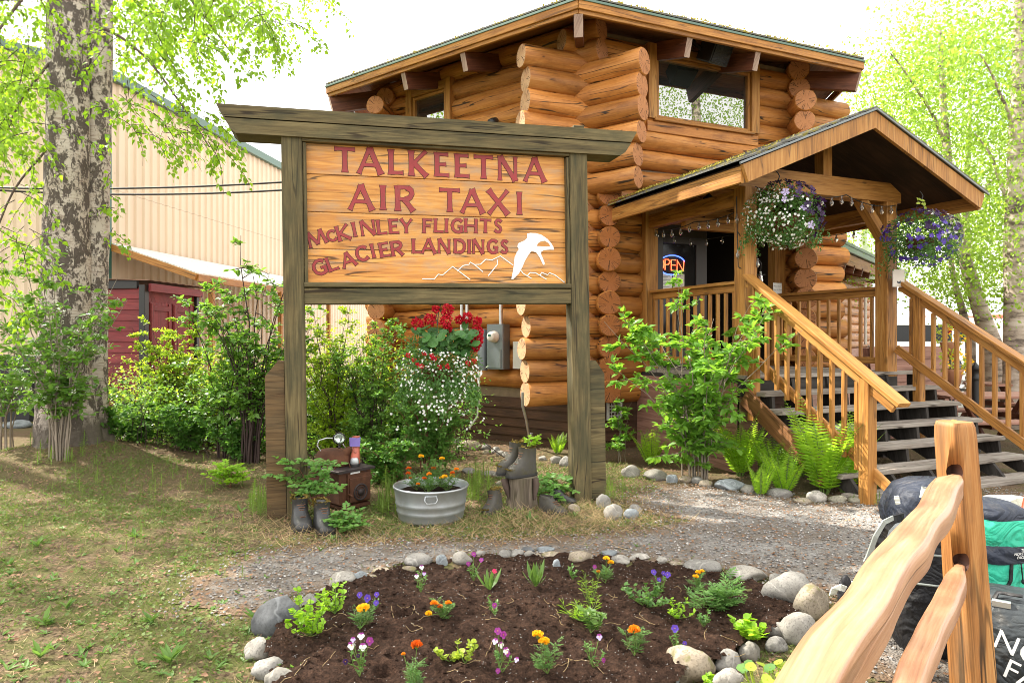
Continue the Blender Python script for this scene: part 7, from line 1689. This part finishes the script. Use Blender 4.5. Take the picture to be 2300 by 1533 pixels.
# ================================================================ hanging baskets
def ellips(g_, c, rx, rz, n, lo=.8):
    out = []
    for _ in range(n):
        v = Vector((g_.gauss(0, 1), g_.gauss(0, 1), g_.gauss(0, 1))).normalized(); k = g_.uniform(lo, 1.05); out.append((c+Vector((v.x*rx, v.y*rx, v.z*rz))*k, v))
    return out
def blooms(name, spots_, sz, mat, par, tm=T_PETAL5):
    L = Leaves()
    for p, v in spots_: 
        n_ = (Vector(v)+Vector((rnd.gauss(0, .3), rnd.gauss(0, .3), rnd.gauss(0, .3)+.15))).normalized(); d = n_.cross(Vector((rnd.gauss(0, 1), rnd.gauss(0, 1), rnd.gauss(0, 1)))); L.put(p, d, n_, sz*rnd.uniform(.75, 1.15))
    return L.build(name, tm, M[mat], par)
def basket(label, c, rx, rz, seed, top, trail=0, leafm='basketleaf', nl=1500):
    g_ = random.Random(seed); t = thing('hanging_basket', label, 'hanging basket', c)
    b = MB(); b.lathe(c-UP*rz*.5, [(.0, 0), (rx*.3, .02), (rx*.42, rz*.4), (rx*.44, rz*.45)], 20); b.build('pot', M['rafter'], t)
    b = MB()
    for k in range(3):
        a = 2.1*k+.4; b.tube([c+Vector((math.cos(a)*rx*.6, math.sin(a)*rx*.6, 0)), top], .004, 5, cap=False)
    b.tube([top-UP*.02, top+UP*.03+Vector((.015, 0, 0)), top+UP*.06, top+UP*.085-Vector((.02, 0, 0))], .006, 6); b.build('hanger', M['black'], t)
    L = Leaves()
    for p, v in ellips(g_, c, rx, rz, nl, .45):
        L.put(p, (v+Vector((g_.gauss(0, .5), g_.gauss(0, .5), g_.gauss(0, .5)-.3))), v+UP*.5+Vector((g_.gauss(0, .5), g_.gauss(0, .5), g_.gauss(0, .5))), g_.uniform(.02, .036))
    for _ in range(trail):
        a = g_.uniform(0, 6.28); p = c+Vector((math.cos(a)*rx*.85, math.sin(a)*rx*.85, -rz*g_.uniform(0, .5))); d = Vector((math.cos(a)*.3, math.sin(a)*.3, -.6))
        spray(L, None, p, d, g_.uniform(.15, .34), .5, 26, .03, g_)
    L.build('foliage', T_OVATE, M[leafm], t); return t, g_
# red geraniums under the sign
c = at(985, 822, 6.02); t, g_ = basket('hanging basket of red geraniums and white bacopa under the sign', c, .36, .33, 91, S_(1.26, 1.76, -.03), 40, nl=4200)
L = Leaves()
for _ in range(95):
    p = at(g_.uniform(938, 1062), g_.uniform(738, 792), 6.02+g_.uniform(-.28, .1)); L.put(p, Vector((g_.gauss(0, 1), g_.gauss(-.4, .6), g_.gauss(-.2, .5))), Vector((g_.gauss(0, .4), -.9, .8+g_.gauss(0, .3))), g_.uniform(.07, .1))
L.build('geranium_leaves', T_ROUND, M['geraniumleaf'], t)
for (x, y, r) in ((938, 727, 14), (966, 718, 15), (1005, 696, 14), (1001, 720, 15), (1006, 738, 9), (979, 694, 8), (1050, 713, 12), (1072, 721, 11), (1031, 718, 9), (1073, 745, 14), (1072, 764, 15), (1069, 780, 9)):
    cc = at(x, y, 5.86); P, D, Nn, S = [], [], [], []; bloomball(P, D, Nn, S, cc, r*.86/FPX*5.9, int(r*11), .019); leafcloud('geranium_bloom', P, D, Nn, S, T_ROUND, M['p_red'], t)
P, D, Nn, S = [], [], [], []
for zx, zy in ((925, 495), (970, 530), (1050, 482), (1115, 495), (1140, 520), (1125, 520), (1000, 572), (1035, 582), (1180, 590), (1240, 582), (1455, 540), (1405, 555)): bloomball(P, D, Nn, S, at(660+zx/3.594, 660+zy/3.594, 5.66), .013, 22, .014)
leafcloud('small_red_blooms', P, D, Nn, S, T_ROUND, M['p_red'], t)
sp_l = []
for _ in range(300):
    a = g_.uniform(0, 6.28); x = 985+math.cos(a)*102*g_.random()**.5; y = 858+math.sin(a)*72*g_.random()**.5+abs(x-985)*-.25
    k = 1-((x-985)/110)**2; p = at(x, y, 6.02-.36*max(0, k)**.5*g_.uniform(.6, 1.02)); sp_l.append((p, Vector((x-985, -70, 20)).normalized()))
for _ in range(35): sp_l.append((at(g_.gauss(1000, 40), g_.uniform(915, 965), 6.0+g_.uniform(-.2, .1)), Vector((0, -1, .2))))
blooms('white_blossoms', sp_l, .0115, 'p_white', t)
# porch baskets
c = at(1757, 485, 7.45); t, g_ = basket('hanging basket of white and dark purple flowers at the left of the porch', c, .40, .34, 92, at(1748, 402, 7.45), 30, nl=3800)
es = ellips(g_, c, .42, .36, 900, .92); blooms('white_blossoms', [e for e in es if e[1].y < .2 and e[1].x+e[1].z*.6 < .1+.25*g_.gauss(0, 1)][:300], .0145, 'p_white', t)
blooms('purple_petunias', [e for e in ellips(g_, c, .42, .37, 420, .95) if e[1].y < .3 and e[1].x+e[1].z*.7 > .15][:95], .04, 'p_dark', t); blooms('lilac_petunias', [(at(1764, 431, 7.1), (0, -1, .3)), (at(1762, 448, 7.12), (0, -1, 0)), (at(1807, 467, 7.1), (.3, -1, .2)), (at(1822, 505, 7.15), (.5, -1, 0))], .05, 'p_lilac', t)
c = at(2066, 535, 8.05); t, g_ = basket('hanging basket of violet petunias at the right end of the porch roof', c, .40, .30, 93, at(2070, 446, 8.05), 30, nl=3800)
blooms('violet_petunias', [e for e in ellips(g_, c, .42, .32, 420, .95) if e[1].y < .3 and e[1].z < .45+.3*g_.gauss(0, 1)][:110], .033, 'p_violet', t)
blooms('dark_petunias', [e for e in ellips(g_, c, .43, .33, 260, .97) if e[1].y < .4 and e[1].z > .1][:80], .036, 'p_dark', t)
blooms('white_blossoms', [e for e in ellips(g_, c, .42, .32, 300, .95) if e[1].y < .2 and e[1].x > -.1 and e[1].z > -.2][:45], .02, 'p_white', t)
L = Leaves()
for k in range(7): L.put(at(2070+rnd.uniform(-8, 8), 452+rnd.uniform(-6, 14), 8.0), (rnd.gauss(0, 1), rnd.gauss(0, .5), rnd.gauss(0, 1)), (0, -1, .3), .06)
L.build('young_leaves', T_OVATE, M['limeleaf'], t)

# ================================================================ border stones: each a thing of its own
def stone(cx, by, w, h, mat, label, group='stones edging the flower bed', base=0.0):
    p = gp(cx, by, base); Z = p.y; k = Z/FPX; rx = w*k/2*.95; ang = math.atan2(by-CY, FPX); ry = rx*.75
    # visible height = vertical part plus the top seen from above
    hz_ = max(.55*rx, (h*k-ry*1.0*math.sin(ang))/math.cos(ang)*.95); sd = cx*.37+by*.11
    c = (p.x, p.y+ry*.75, ground_h(p.x, p.y)+base+hz_*.30)
    b = MB(); b.blob(c, (rx*1.04, ry, hz_*.65), sd, 3, .2, 1.3, .7, 0.25*math.sin(sd*3), lump=.035); o = b.build('stone', M[mat]); centre(o); return tag(o, label, 'stone', group)
RING = [
 (613, 1432, 108, 96, 'r_dark', 'big dark slate boulder with a pale streak at the left of the flower bed'),
 (573, 1483, 62, 54, 'r_pale', 'pale squarish stone below the big dark boulder'),
 (648, 1470, 42, 34, 'r_pale', 'small pale stone inside the bed, below the dark boulder'), (672, 1473, 17, 12, 'r_grey', 'tiny grey pebble touching the small pale stone inside the bed'), (650, 1440, 34, 14, 'r_pale', 'flat pale chip lying right under the dark boulder'),
 (600, 1527, 78, 52, 'r_grey', 'rounded grey stone near the lower left corner of the bed'), (622, 1556, 74, 54, 'r_pale', 'pale stone lowest at the left, cut by the picture edge'),
 (692, 1384, 52, 52, 'r_grey', 'grey stone half hidden behind the columbine leaves'), (733, 1338, 44, 24, 'r_pale', 'flattish pale stone above the columbine leaves'), (758, 1350, 30, 16, 'r_pale', 'small pale stone beside the columbine leaves, on the soil'),
 (765, 1318, 62, 40, 'r_pale', 'smooth pale oval stone left of a bluish one on the bed edge'), (806, 1311, 34, 33, 'r_blue', 'bluish egg-shaped stone between two pale ones at the upper left'), (834, 1308, 30, 20, 'r_brown', 'small tan stone right of the bluish egg-shaped one'), (853, 1288, 40, 17, 'r_brown', 'flat tan stone sunk in gravel at the upper left of the bed'),
 (936, 1272, 66, 33, 'r_grey', 'long grey stone with soil heaped on top behind the bed'), (917, 1283, 37, 15, 'r_brown', 'flat brown stone in front of the soil-covered grey one'), (990, 1271, 32, 29, 'r_blue', 'upright blue-grey stone between two longer ones behind the bed'), (1037, 1268, 50, 32, 'r_pale', 'round pale stone beside the purple viola at the back of the bed'), (1080, 1247, 26, 13, 'r_grey', 'little grey stone just behind the purple viola'),
 (1134, 1254, 33, 20, 'r_grey', 'left grey stone of the close-set row behind the tulip leaves'), (1163, 1253, 33, 20, 'r_grey', 'middle grey stone of the close-set row behind the tulip leaves'), (1189, 1253, 27, 19, 'r_pale', 'pale stone at the right end of the close-set row'), (1207, 1250, 18, 10, 'r_brown', 'tiny tan pebble between the pale and slate stones'), (1188, 1240, 34, 15, 'r_dark', 'dark flat slate stone behind the close-set row'), (1226, 1241, 40, 17, 'r_blue', 'blue-grey flat stone beside the dark slate at the back'), (1238, 1251, 44, 15, 'r_brown', 'brown-grey stone in front of the blue-grey flat one'),
 (1251, 1280, 19, 28, 'r_blue', 'small upright stone standing in the soil at the back'), (1305, 1264, 62, 30, 'r_brown', 'broad brownish stone in the middle of the back edge'), (1369, 1248, 42, 14, 'r_blue', 'flat bluish stone behind the yellow marigolds'), (1395, 1267, 44, 25, 'r_pale', 'clean pale oval stone right of the yellow marigolds'), (1438, 1259, 48, 16, 'r_pale', 'long flat white stone at the back right'), (1487, 1267, 28, 21, 'r_pale', 'little round pale stone behind the blue violas'), (1522, 1273, 35, 14, 'r_brown', 'flat stone half buried right of the blue violas'), (1553, 1274, 26, 20, 'r_grey', 'small grey stone left of the long low grey one'),
 (1587, 1287, 90, 34, 'r_grey', 'long low grey stone behind the palmate leaves'), (1683, 1305, 98, 38, 'r_pale', 'long smooth pale stone at the upper right of the bed'), (1746, 1307, 34, 24, 'r_grey', 'small grey stone wedged between two big ones at the right'),
 (1788, 1364, 122, 88, 'r_grey', 'largest rounded grey boulder at the right of the bed'), (1831, 1392, 86, 80, 'r_brown', 'rough tan boulder leaning on the largest grey one'), (1806, 1454, 96, 76, 'r_pale', 'pale smooth boulder below the rough tan one'), (1752, 1440, 70, 46, 'r_grey', 'grey oval stone resting against the pale smooth boulder'), (1750, 1467, 56, 36, 'r_grey', 'grey stone under the oval one, above the pot of round leaves'), (1688, 1487, 54, 46, 'r_pale', 'speckled pale stone left of the pot of round leaves'),
 (1552, 1536, 128, 86, 'r_brown', 'big brown weathered boulder at the lower right of the bed'), (1640, 1514, 64, 56, 'r_grey', 'round grey stone right of the big brown boulder'), (1495, 1553, 72, 46, 'r_blue', 'pale bluish stone at the bottom edge left of the brown boulder'), (1638, 1556, 78, 54, 'r_pale', 'white mottled stone at the bottom edge beside the pot'), (1448, 1540, 32, 14, 'r_pale', 'small pale stone at the bottom edge left of the bluish one')]
for r_ in RING: stone(*r_)
G2 = 'stones edging the planting by the steps'
for r_ in [(1419, 1074, 44, 30, 'r_pale', 'pale angular stone nearest the sign brace in the path border'), (1475, 1080, 60, 28, 'r_pale', 'broad pale stone second from the sign brace in the path border'), (1511, 1086, 26, 22, 'r_blue', 'narrow bluish stone right of the broad pale one'), (1542, 1086, 32, 18, 'r_brown', 'brownish stone under the porch bush, left of two small ones'), (1569, 1087, 30, 18, 'r_grey', 'small grey stone under the middle of the porch bush'), (1588, 1095, 32, 17, 'r_brown', 'small brown stone left of the long blue-grey one'), (1644, 1101, 72, 30, 'r_blue', 'long blue-grey stone in front of the left ferns'), (1690, 1109, 46, 24, 'r_pale', 'pale rounded stone right of the long blue-grey one'), (1756, 1117, 56, 24, 'r_grey', 'grey stone half hidden by the small spreading fern'), (1807, 1131, 38, 17, 'r_brown', 'low tan stone in front of the two-toned pale one'), (1839, 1126, 48, 28, 'r_pale', 'tilted pale stone in front of the tallest fern'), (1888, 1128, 42, 20, 'r_mossy', 'mossy grey stone right of the tilted pale one'), (1927, 1130, 34, 17, 'r_mossy', 'last mossy stone of the border by the bottom step'), (1718, 1103, 24, 12, 'r_brown', 'tiny tan stone between pale and grey border stones')]: stone(*r_, group=G2)
G3 = 'stones around the sign and behind it'
for r_ in [(1356, 1139, 34, 34, 'r_grey', 'round grey stone touching the right sign brace'), (1378, 1168, 46, 40, 'r_pale', 'biggest pale stone at the foot of the right sign brace'), (1420, 1166, 38, 26, 'r_blue', 'bluish stone right of the biggest one by the sign brace'), (1428, 1148, 30, 20, 'r_grey', 'grey stone behind the bluish one by the sign brace'), (1290, 1150, 28, 22, 'r_brown', 'brown stone at the foot of the right sign post'),
 (1055, 1011, 54, 24, 'r_brown', 'flat brown stone at the left end of the stone arc behind the tub'), (1029, 998, 20, 14, 'r_grey', 'grey stone left of the flat brown one behind the tub'), (1033, 1010, 16, 12, 'r_pale', 'white pebble in front of the flat brown stone'), (1091, 1011, 24, 15, 'r_grey', 'grey stone second in the arc behind the tub'), (1093, 1019, 20, 12, 'r_brown', 'small tan stone in front of the second arc stone'), (1113, 1017, 24, 17, 'r_grey', 'rounded grey stone in the middle of the arc behind the stump'), (1123, 1022, 22, 14, 'r_pale', 'pale stone right of the arc middle behind the stump'), (1136, 1026, 17, 14, 'r_pale', 'last pale stone of the arc, left of the boots on the stump'),
 (1249, 1043, 28, 20, 'r_pale', 'sunlit pale stone just left of the right sign post'), (1272, 1049, 30, 26, 'r_grey', 'grey stone touching the back of the right sign post'), (1219, 1036, 20, 12, 'r_pale', 'small flat pale stone between stump boots and sign post'),
 (1052, 1063, 34, 16, 'r_grey', 'grey stone by the right rim of the tub'), (1077, 1066, 22, 14, 'r_brown', 'brown stone second in the short row right of the tub'), (1099, 1068, 30, 14, 'r_pale', 'pale slab in the short row right of the tub'), (1119, 1071, 22, 15, 'r_pale', 'white stone near the stump in the short row'), (1133, 1072, 17, 13, 'r_brown', 'tan stone touching the stump in the short row'), (1122, 1090, 20, 12, 'r_mossy', 'mossy stone beside the decayed boot left of the stump'),
 (290, 1000, 56, 28, 'r_mossy', 'mossy stone in the shade right of the birch roots'), (28, 962, 66, 20, 'r_blue', 'flat blue-grey slab at the left edge beyond the birch'), (40, 915, 40, 14, 'r_pale', 'far pale stone at the left edge below the dark bin')]: stone(*r_, group=G3)

# ================================================================ flowers in the bed
SZ = .86
def small_plant(name, label, cat, px, py, ht, mode, seed, flowers=(), group=None, leafm='flowerleaf', lsz=.022, nl=60, wd=.05, base=None, tmpl=T_OVATE, stemm='greenstem'):
    """px,py: foot of the plant; flowers: (x, y, kind, size) in photo pixels, at the plant's own distance"""
    g_ = random.Random(seed); p0 = gp(px, py, .1) if base is None else Vector(base)
    if base is None: p0.z = bed_h(p0.x, p0.y)
    t = thing(name, label, cat, p0, group); b, L = MB(), Leaves(); Z = p0.y
    for i in range(max(4, nl//14)):
        a = g_.uniform(0, 6.28); r = wd*g_.random()**.5; q = p0+Vector((math.cos(a)*r, math.sin(a)*r, ht*g_.uniform(.5, 1))); pts = [p0.lerp(q, k/4)+Vector((math.cos(a), math.sin(a), 0))*r*.2*math.sin(math.pi*k/4) for k in range(5)]
        b.tube(pts, [.0022, .002, .0018, .0015, .001], 4, cap=False)
        for _ in range(14):
            s = g_.uniform(.15, 1)*4; k = min(3, int(s)); c = pts[k].lerp(pts[k+1], s-k); aa = g_.uniform(0, 6.28); d = Vector((math.cos(aa), math.sin(aa), g_.uniform(.1, .9)))
            if mode == 'pinnate':
                e = c+d.normalized()*lsz*1.7; sd_ = d.cross(UP).normalized()
                for j in range(4):
                    cc = c.lerp(e, .25+.22*j)
                    for sg in (-1, 1): L.put(cc, sd_*sg+d*.6, UP+Vector((g_.gauss(0, .3), g_.gauss(0, .3), 0)), lsz*.75)
                L.put(e, d, UP, lsz*.8)
            else: L.put(c, d, UP+Vector((g_.gauss(0, .4), g_.gauss(0, .4), 0)), lsz*g_.uniform(.6, 1.15))
    if mode == 'strap':
        L = Leaves()
        for _ in range(nl): a = g_.uniform(0, 6.28); L.put(p0+Vector((math.cos(a), math.sin(a), 0))*.008, (math.cos(a)*g_.uniform(.2, .9), math.sin(a)*g_.uniform(.2, .9), 1), (math.cos(a), math.sin(a), .2), ht*g_.uniform(.6, 1.1))
    b.build('stems', M[stemm], t)
    L.build('leaves', T_NARROW if mode in ('strap', 'pinnate', 'feather') else tmpl, M[leafm], t, squash=np.full(len(L.P), 1.5 if mode == 'pinnate' else (1.0 if mode != 'feather' else .35)))
    for (x, y, kind, sz) in flowers:
        sz *= SZ
        c = at(x, y, Z-.01+g_.uniform(-.02, .02)); sb = MB(); sb.tube([p0+UP*ht*.3, p0.lerp(c, .6)+UP*.01, c], [.002, .0018, .0015], 4, cap=False); sb.build('flower_stem', M[stemm], t)
        if kind.startswith('m'):   # marigold pompom
            mat = {'my': 'p_yellow', 'mo': 'p_orange', 'mr': 'p_rust'}[kind]; F = Leaves()
            for k in range(70):
                v = Vector((g_.gauss(0, 1), g_.gauss(0, 1), abs(g_.gauss(0, .9)))).normalized(); q = c+Vector((v.x*sz, v.y*sz, v.z*sz*.6))*.55; F.put(q, v+Vector((0, 0, .15)), v.cross(Vector((g_.gauss(0, 1), g_.gauss(0, 1), g_.gauss(0, 1)))), sz*g_.uniform(.5, .75))
            F.build('bloom', T_ROUND, M[mat], t)
            cb = MB(); cb.lathe(c-UP*sz*.7, [(.002, 0), (sz*.35, sz*.3), (sz*.45, sz*.7)], 8); cb.build('calyx', M['greenstem'], t)
        else:                       # viola: five flat petals facing out
            a, bm_ = {'vb': ('p_violet', 'p_violet'), 'vm': ('p_magenta', 'p_magenta'), 'vw': ('p_magenta', 'p_white'), 'vd': ('p_dark', 'p_dark'), 'vl': ('p_magenta', 'p_lilac'), 'pk': ('p_pink', 'p_pink')}[kind]
            n_ = (Vector((g_.gauss(0, .35), -1, g_.uniform(.1, .7)))).normalized(); s_ = n_.cross(UP).normalized(); u_ = s_.cross(n_); F, F2 = Leaves(), Leaves()
            for k, ang in enumerate((55, 125, 185, -5, 270)):
                d = s_*math.cos(R(ang))+u_*math.sin(R(ang)); (F if k < 2 or a == bm_ else F2).put(c+n_*.001*k, d, n_, sz*(1 if k != 4 else 1.1))
            F.build('bloom', T_ROUND, M[a], t)
            if F2.P: F2.build('lower_petals', T_ROUND, M[bm_], t)
            cb = MB(); cb.blob(c+n_*.004, (sz*.16, sz*.16, sz*.16), 1, 1, .05); cb.build('flower_eye', M['p_yellow'], t)
V_, MG = 'violas planted in the bed', 'marigolds planted in the bed'
sp_args = [
 ('viola', 'white and purple viola near the long grey stones at the back left', 'viola', 945, 1334, .12, 'leafy', 1, ((947, 1273, 'vw', .016), (936, 1293, 'vw', .015), (953, 1287, 'vl', .013)), V_),
 ('viola', 'blue-violet viola behind the yellow marigold at the left', 'viola', 832, 1372, .09, 'leafy', 2, ((808, 1335, 'vb', .018), (826, 1342, 'vb', .024), (846, 1334, 'vb', .016), (845, 1353, 'vb', .017)), V_),
 ('marigold', 'single bright yellow marigold at the left of the bed', 'marigold', 808, 1412, .09, 'pinnate', 3, ((816, 1367, 'my', .032),), MG),
 ('marigold', 'bushy orange marigold with four blooms left of centre', 'marigold', 992, 1394, .1, 'pinnate', 4, ((975, 1355, 'mo', .021), (963, 1378, 'my', .02), (1007, 1354, 'mo', .018), (989, 1362, 'mr', .015)), MG),
 ('viola', 'large purple and white viola at the lower left', 'viola', 808, 1502, .13, 'leafy', 5, ((811, 1427, 'vw', .018), (789, 1448, 'vw', .02), (815, 1451, 'vw', .019), (831, 1438, 'vm', .02), (793, 1435, 'vl', .013), (776, 1484, 'vd', .014), (805, 1471, 'vd', .01)), V_),
 ('marigold', 'single deep orange marigold at the bottom left of centre', 'marigold', 930, 1532, .14, 'pinnate', 6, ((936, 1449, 'mr', .026), (906, 1468, 'mo', .01)), MG),
 ('viola', 'purple viola against the round pale stone at the back', 'viola', 1064, 1296, .12, 'leafy', 7, ((1064, 1244, 'vm', .018), (1081, 1257, 'vm', .016), (1052, 1265, 'vm', .016), (1083, 1256, 'vd', .015)), V_),
 ('viola', 'dark purple viola with one bloom in the middle of the bed', 'viola', 1112, 1392, .09, 'leafy', 8, ((1111, 1358, 'vm', .016),), V_),
 ('viola', 'tall magenta and white viola at the bottom centre', 'viola', 1128, 1503, .15, 'leafy', 9, ((1118, 1416, 'vm', .018), (1130, 1424, 'vm', .018), (1113, 1439, 'vl', .016), (1125, 1447, 'vw', .016), (1136, 1460, 'vw', .018), (1139, 1466, 'vm', .016), (1161, 1480, 'vl', .014), (1119, 1505, 'vm', .013)), V_),
 ('marigold', 'double yellow marigold at the bottom right of centre', 'marigold', 1230, 1506, .14, 'pinnate', 10, ((1208, 1426, 'my', .026), (1222, 1440, 'my', .025)), MG),
 ('viola', 'leafy viola with one lilac bloom right of the double marigold', 'viola', 1333, 1488, .12, 'leafy', 11, ((1346, 1429, 'vl', .016), (1355, 1481, 'vm', .012)), V_),
 ('marigold', 'single golden orange marigold right of centre', 'marigold', 1425, 1468, .13, 'pinnate', 12, ((1424, 1415, 'mo', .029),), MG),
 ('viola', 'blue viola near the big brown boulder', 'viola', 1522, 1456, .09, 'leafy', 13, ((1516, 1410, 'vb', .02), (1538, 1443, 'vb', .012), (1529, 1455, 'vl', .011)), V_),
 ('viola', 'three blue-violet violas above the strawberry leaves', 'viola', 1484, 1318, .1, 'leafy', 14, ((1468, 1284, 'vb', .02), (1500, 1290, 'vb', .021), (1480, 1301, 'vb', .016), (1490, 1286, 'vb', .014)), V_),
 ('marigold', 'yellow marigold with a red bud at the back right', 'marigold', 1360, 1304, .1, 'pinnate', 15, ((1362, 1254, 'my', .02), (1372, 1263, 'my', .019), (1344, 1283, 'mo', .012), (1336, 1272, 'vm', .015)), MG),
 ('marigold', 'small yellow marigold above the palmate leaves at the right', 'marigold', 1566, 1320, .1, 'pinnate', 16, ((1568, 1285, 'my', .017), (1563, 1295, 'my', .019), (1577, 1282, 'my', .014)), MG)]
for a in sp_args: small_plant(*a, nl=46 if a[6] == 'leafy' else 30, wd=.05, lsz=.019)
small_plant('tulip', 'strap-leaved plant with one small pink bloom at the back', 'tulip', 1100, 1322, .12, 'strap', 20, ((1110, 1281, 'pk', .014), (1112, 1283, 'pk', .012)), None, 'weedleaf', nl=8)
small_plant('strap_plant', 'narrow-leaved green plant without bloom at the back centre', 'plant', 1203, 1318, .15, 'strap', 21, (), None, 'weedleaf', nl=11)
small_plant('seedling', 'short leafy seedling by the broad brownish stone', 'plant', 1287, 1303, .1, 'leafy', 22, (), None, nl=48, wd=.04)
small_plant('cosmos_seedling', 'thin feathery seedling standing right of centre', 'plant', 1325, 1362, .18, 'feather', 23, (), None, 'fern', lsz=.04, nl=110, wd=.05)
small_plant('dill_plant', 'sprawling feathery dill-like plant right of centre', 'plant', 1305, 1398, .12, 'feather', 24, (), None, 'fern', lsz=.05, nl=150, wd=.09)
small_plant('leaf_vegetable', 'plant with broad spoon-shaped leaves below the feathery one', 'plant', 1327, 1430, .12, 'leafy', 25, (), None, 'weedleaf', lsz=.05, nl=28, wd=.05)
small_plant('strawberry_patch', 'patch of pale green toothed leaves under the blue violas', 'plant', 1452, 1368, .11, 'leafy', 26, (), None, 'limeleaf' if False else 'flowerleaf', lsz=.035, nl=170, wd=.14)
small_plant('strawberry_patch', 'low mixed sprouts right of the strawberry leaves', 'plant', 1525, 1388, .08, 'leafy', 27, (), None, 'fern', lsz=.024, nl=120, wd=.12)
small_plant('geranium_plant', 'palmate-leaved plant spreading at the right under the yellow marigold', 'plant', 1615, 1362, .13, 'pinnate', 28, (), None, lsz=.042, nl=120, wd=.17)
small_plant('clover_clump', 'bright round-leaved clump right of the bed near the grey oval stone', 'plant', 1688, 1425, .1, 'leafy', 29, (), None, 'fern', lsz=.038, nl=130, wd=.09, tmpl=T_ROUND)
small_plant('seedling', 'slender leafy seedling below the palmate leaves', 'plant', 1580, 1408, .11, 'leafy', 30, (), None, nl=50, wd=.045)
small_plant('columbine', 'columbine with pale scalloped leaves beside the dark boulder', 'plant', 698, 1418, .22, 'leafy', 31, (), None, 'fern', lsz=.027, nl=240, wd=.14, tmpl=T_ROUND)
small_plant('columbine', 'smaller columbine leaves right of the grey stone at the left', 'plant', 752, 1372, .16, 'leafy', 32, (), None, 'fern', lsz=.025, nl=110, wd=.1, tmpl=T_ROUND)
small_plant('nasturtium_seedling', 'pale round-leaved seedlings at the bottom centre left', 'plant', 1010, 1478, .07, 'leafy', 33, (), None, 'limeleaf', lsz=.026, nl=24, wd=.07, tmpl=T_ROUND)
small_plant('nasturtium_seedling', 'thin stemmed seedlings left of the tall magenta viola', 'plant', 1045, 1485, .12, 'leafy', 34, (), None, 'limeleaf', lsz=.022, nl=26, wd=.05, tmpl=T_ROUND)
small_plant('clover_clump', 'tiny clover tuft right of the big brown boulder', 'plant', 1605, 1522, .07, 'leafy', 35, (), None, 'fern', lsz=.024, nl=60, wd=.05, tmpl=T_ROUND)
# the marigolds in the washtub
for i, (dx, dy, fl, lab) in enumerate((
    (-.12, .02, ((918, 1052, 'mr', .024), (917, 1063, 'mr', .024), (922, 1073, 'mr', .016)), 'marigold with deep red-orange blooms at the left of the washtub'),
    (-.04, .10, ((946, 1025, 'my', .026), (974, 1052, 'mr', .024)), 'tall yellow marigold at the back left of the washtub'),
    (.07, .12, ((993, 1030, 'my', .024),), 'tall yellow marigold at the back right of the washtub'),
    (-.02, -.10, ((964, 1065, 'mo', .024), (953, 1074, 'mr', .02), (939, 1087, 'mo', .018)), 'small orange marigold at the front of the washtub'),
    (.13, -.0, ((999, 1071, 'my', .028), (991, 1073, 'my', .02), (1025, 1054, 'mo', .024), (1016, 1062, 'mr', .022), (1015, 1069, 'my', .026)), 'bushy mixed orange and yellow marigold at the right of the washtub'))):
    small_plant('marigold', lab, 'marigold', 0, 0, .16 if i not in (1, 2) else .24, 'pinnate', 40+i, fl, 'marigolds in the washtub', base=TC+Vector((dx, dy, .235)), nl=84, wd=.1, lsz=.026)
# pot of nasturtiums at the bottom right
NPc = gp(1765, 1690); NPc.z = 0
npot = thing('clay_pot', 'wide pale clay pot at the bottom edge holding round-leaved nasturtiums', 'pot', NPc)
b = MB(); b.lathe(NPc, [(0, .0), (.12, .0), (.17, .13), (.175, .16), (.165, .165), (.155, .13)], 32); b.build('bowl', M['claypot'], npot); soil_disc(NPc+UP*.125, .155, 'soil', npot, .01)
nas = thing('nasturtium_plant', 'nasturtium with round yellow-green leaves growing in the clay pot', 'plant', NPc+UP*.13)
b, L, L2 = MB(), Leaves(), Leaves(); g_ = random.Random(77)
for i in range(64):
    a = g_.uniform(0, 6.28); r = .19*g_.random()**.6; q = NPc+Vector((math.cos(a)*r+.02, math.sin(a)*r, .15+g_.uniform(.05, .2))); p = NPc+Vector((math.cos(a)*r*.3, math.sin(a)*r*.3, .13)); b.tube([p, p.lerp(q, .5)+Vector((math.cos(a), math.sin(a), 0))*.02, q], .0022, 5, cap=False)
    d = Vector((math.cos(a), math.sin(a), g_.uniform(-.3, .2))); (L if i % 3 else L2).put(q-d*.02, d, Vector((g_.gauss(0, .5), g_.gauss(-.2, .5), 1)), g_.uniform(.032, .052))
b.build('stems', M['limeleaf'], nas); L.build('leaves', T_ROUND, M['limeleaf'], nas, smooth=True); L2.build('dark_leaves', T_ROUND, M['flowerleaf'], nas, smooth=True)
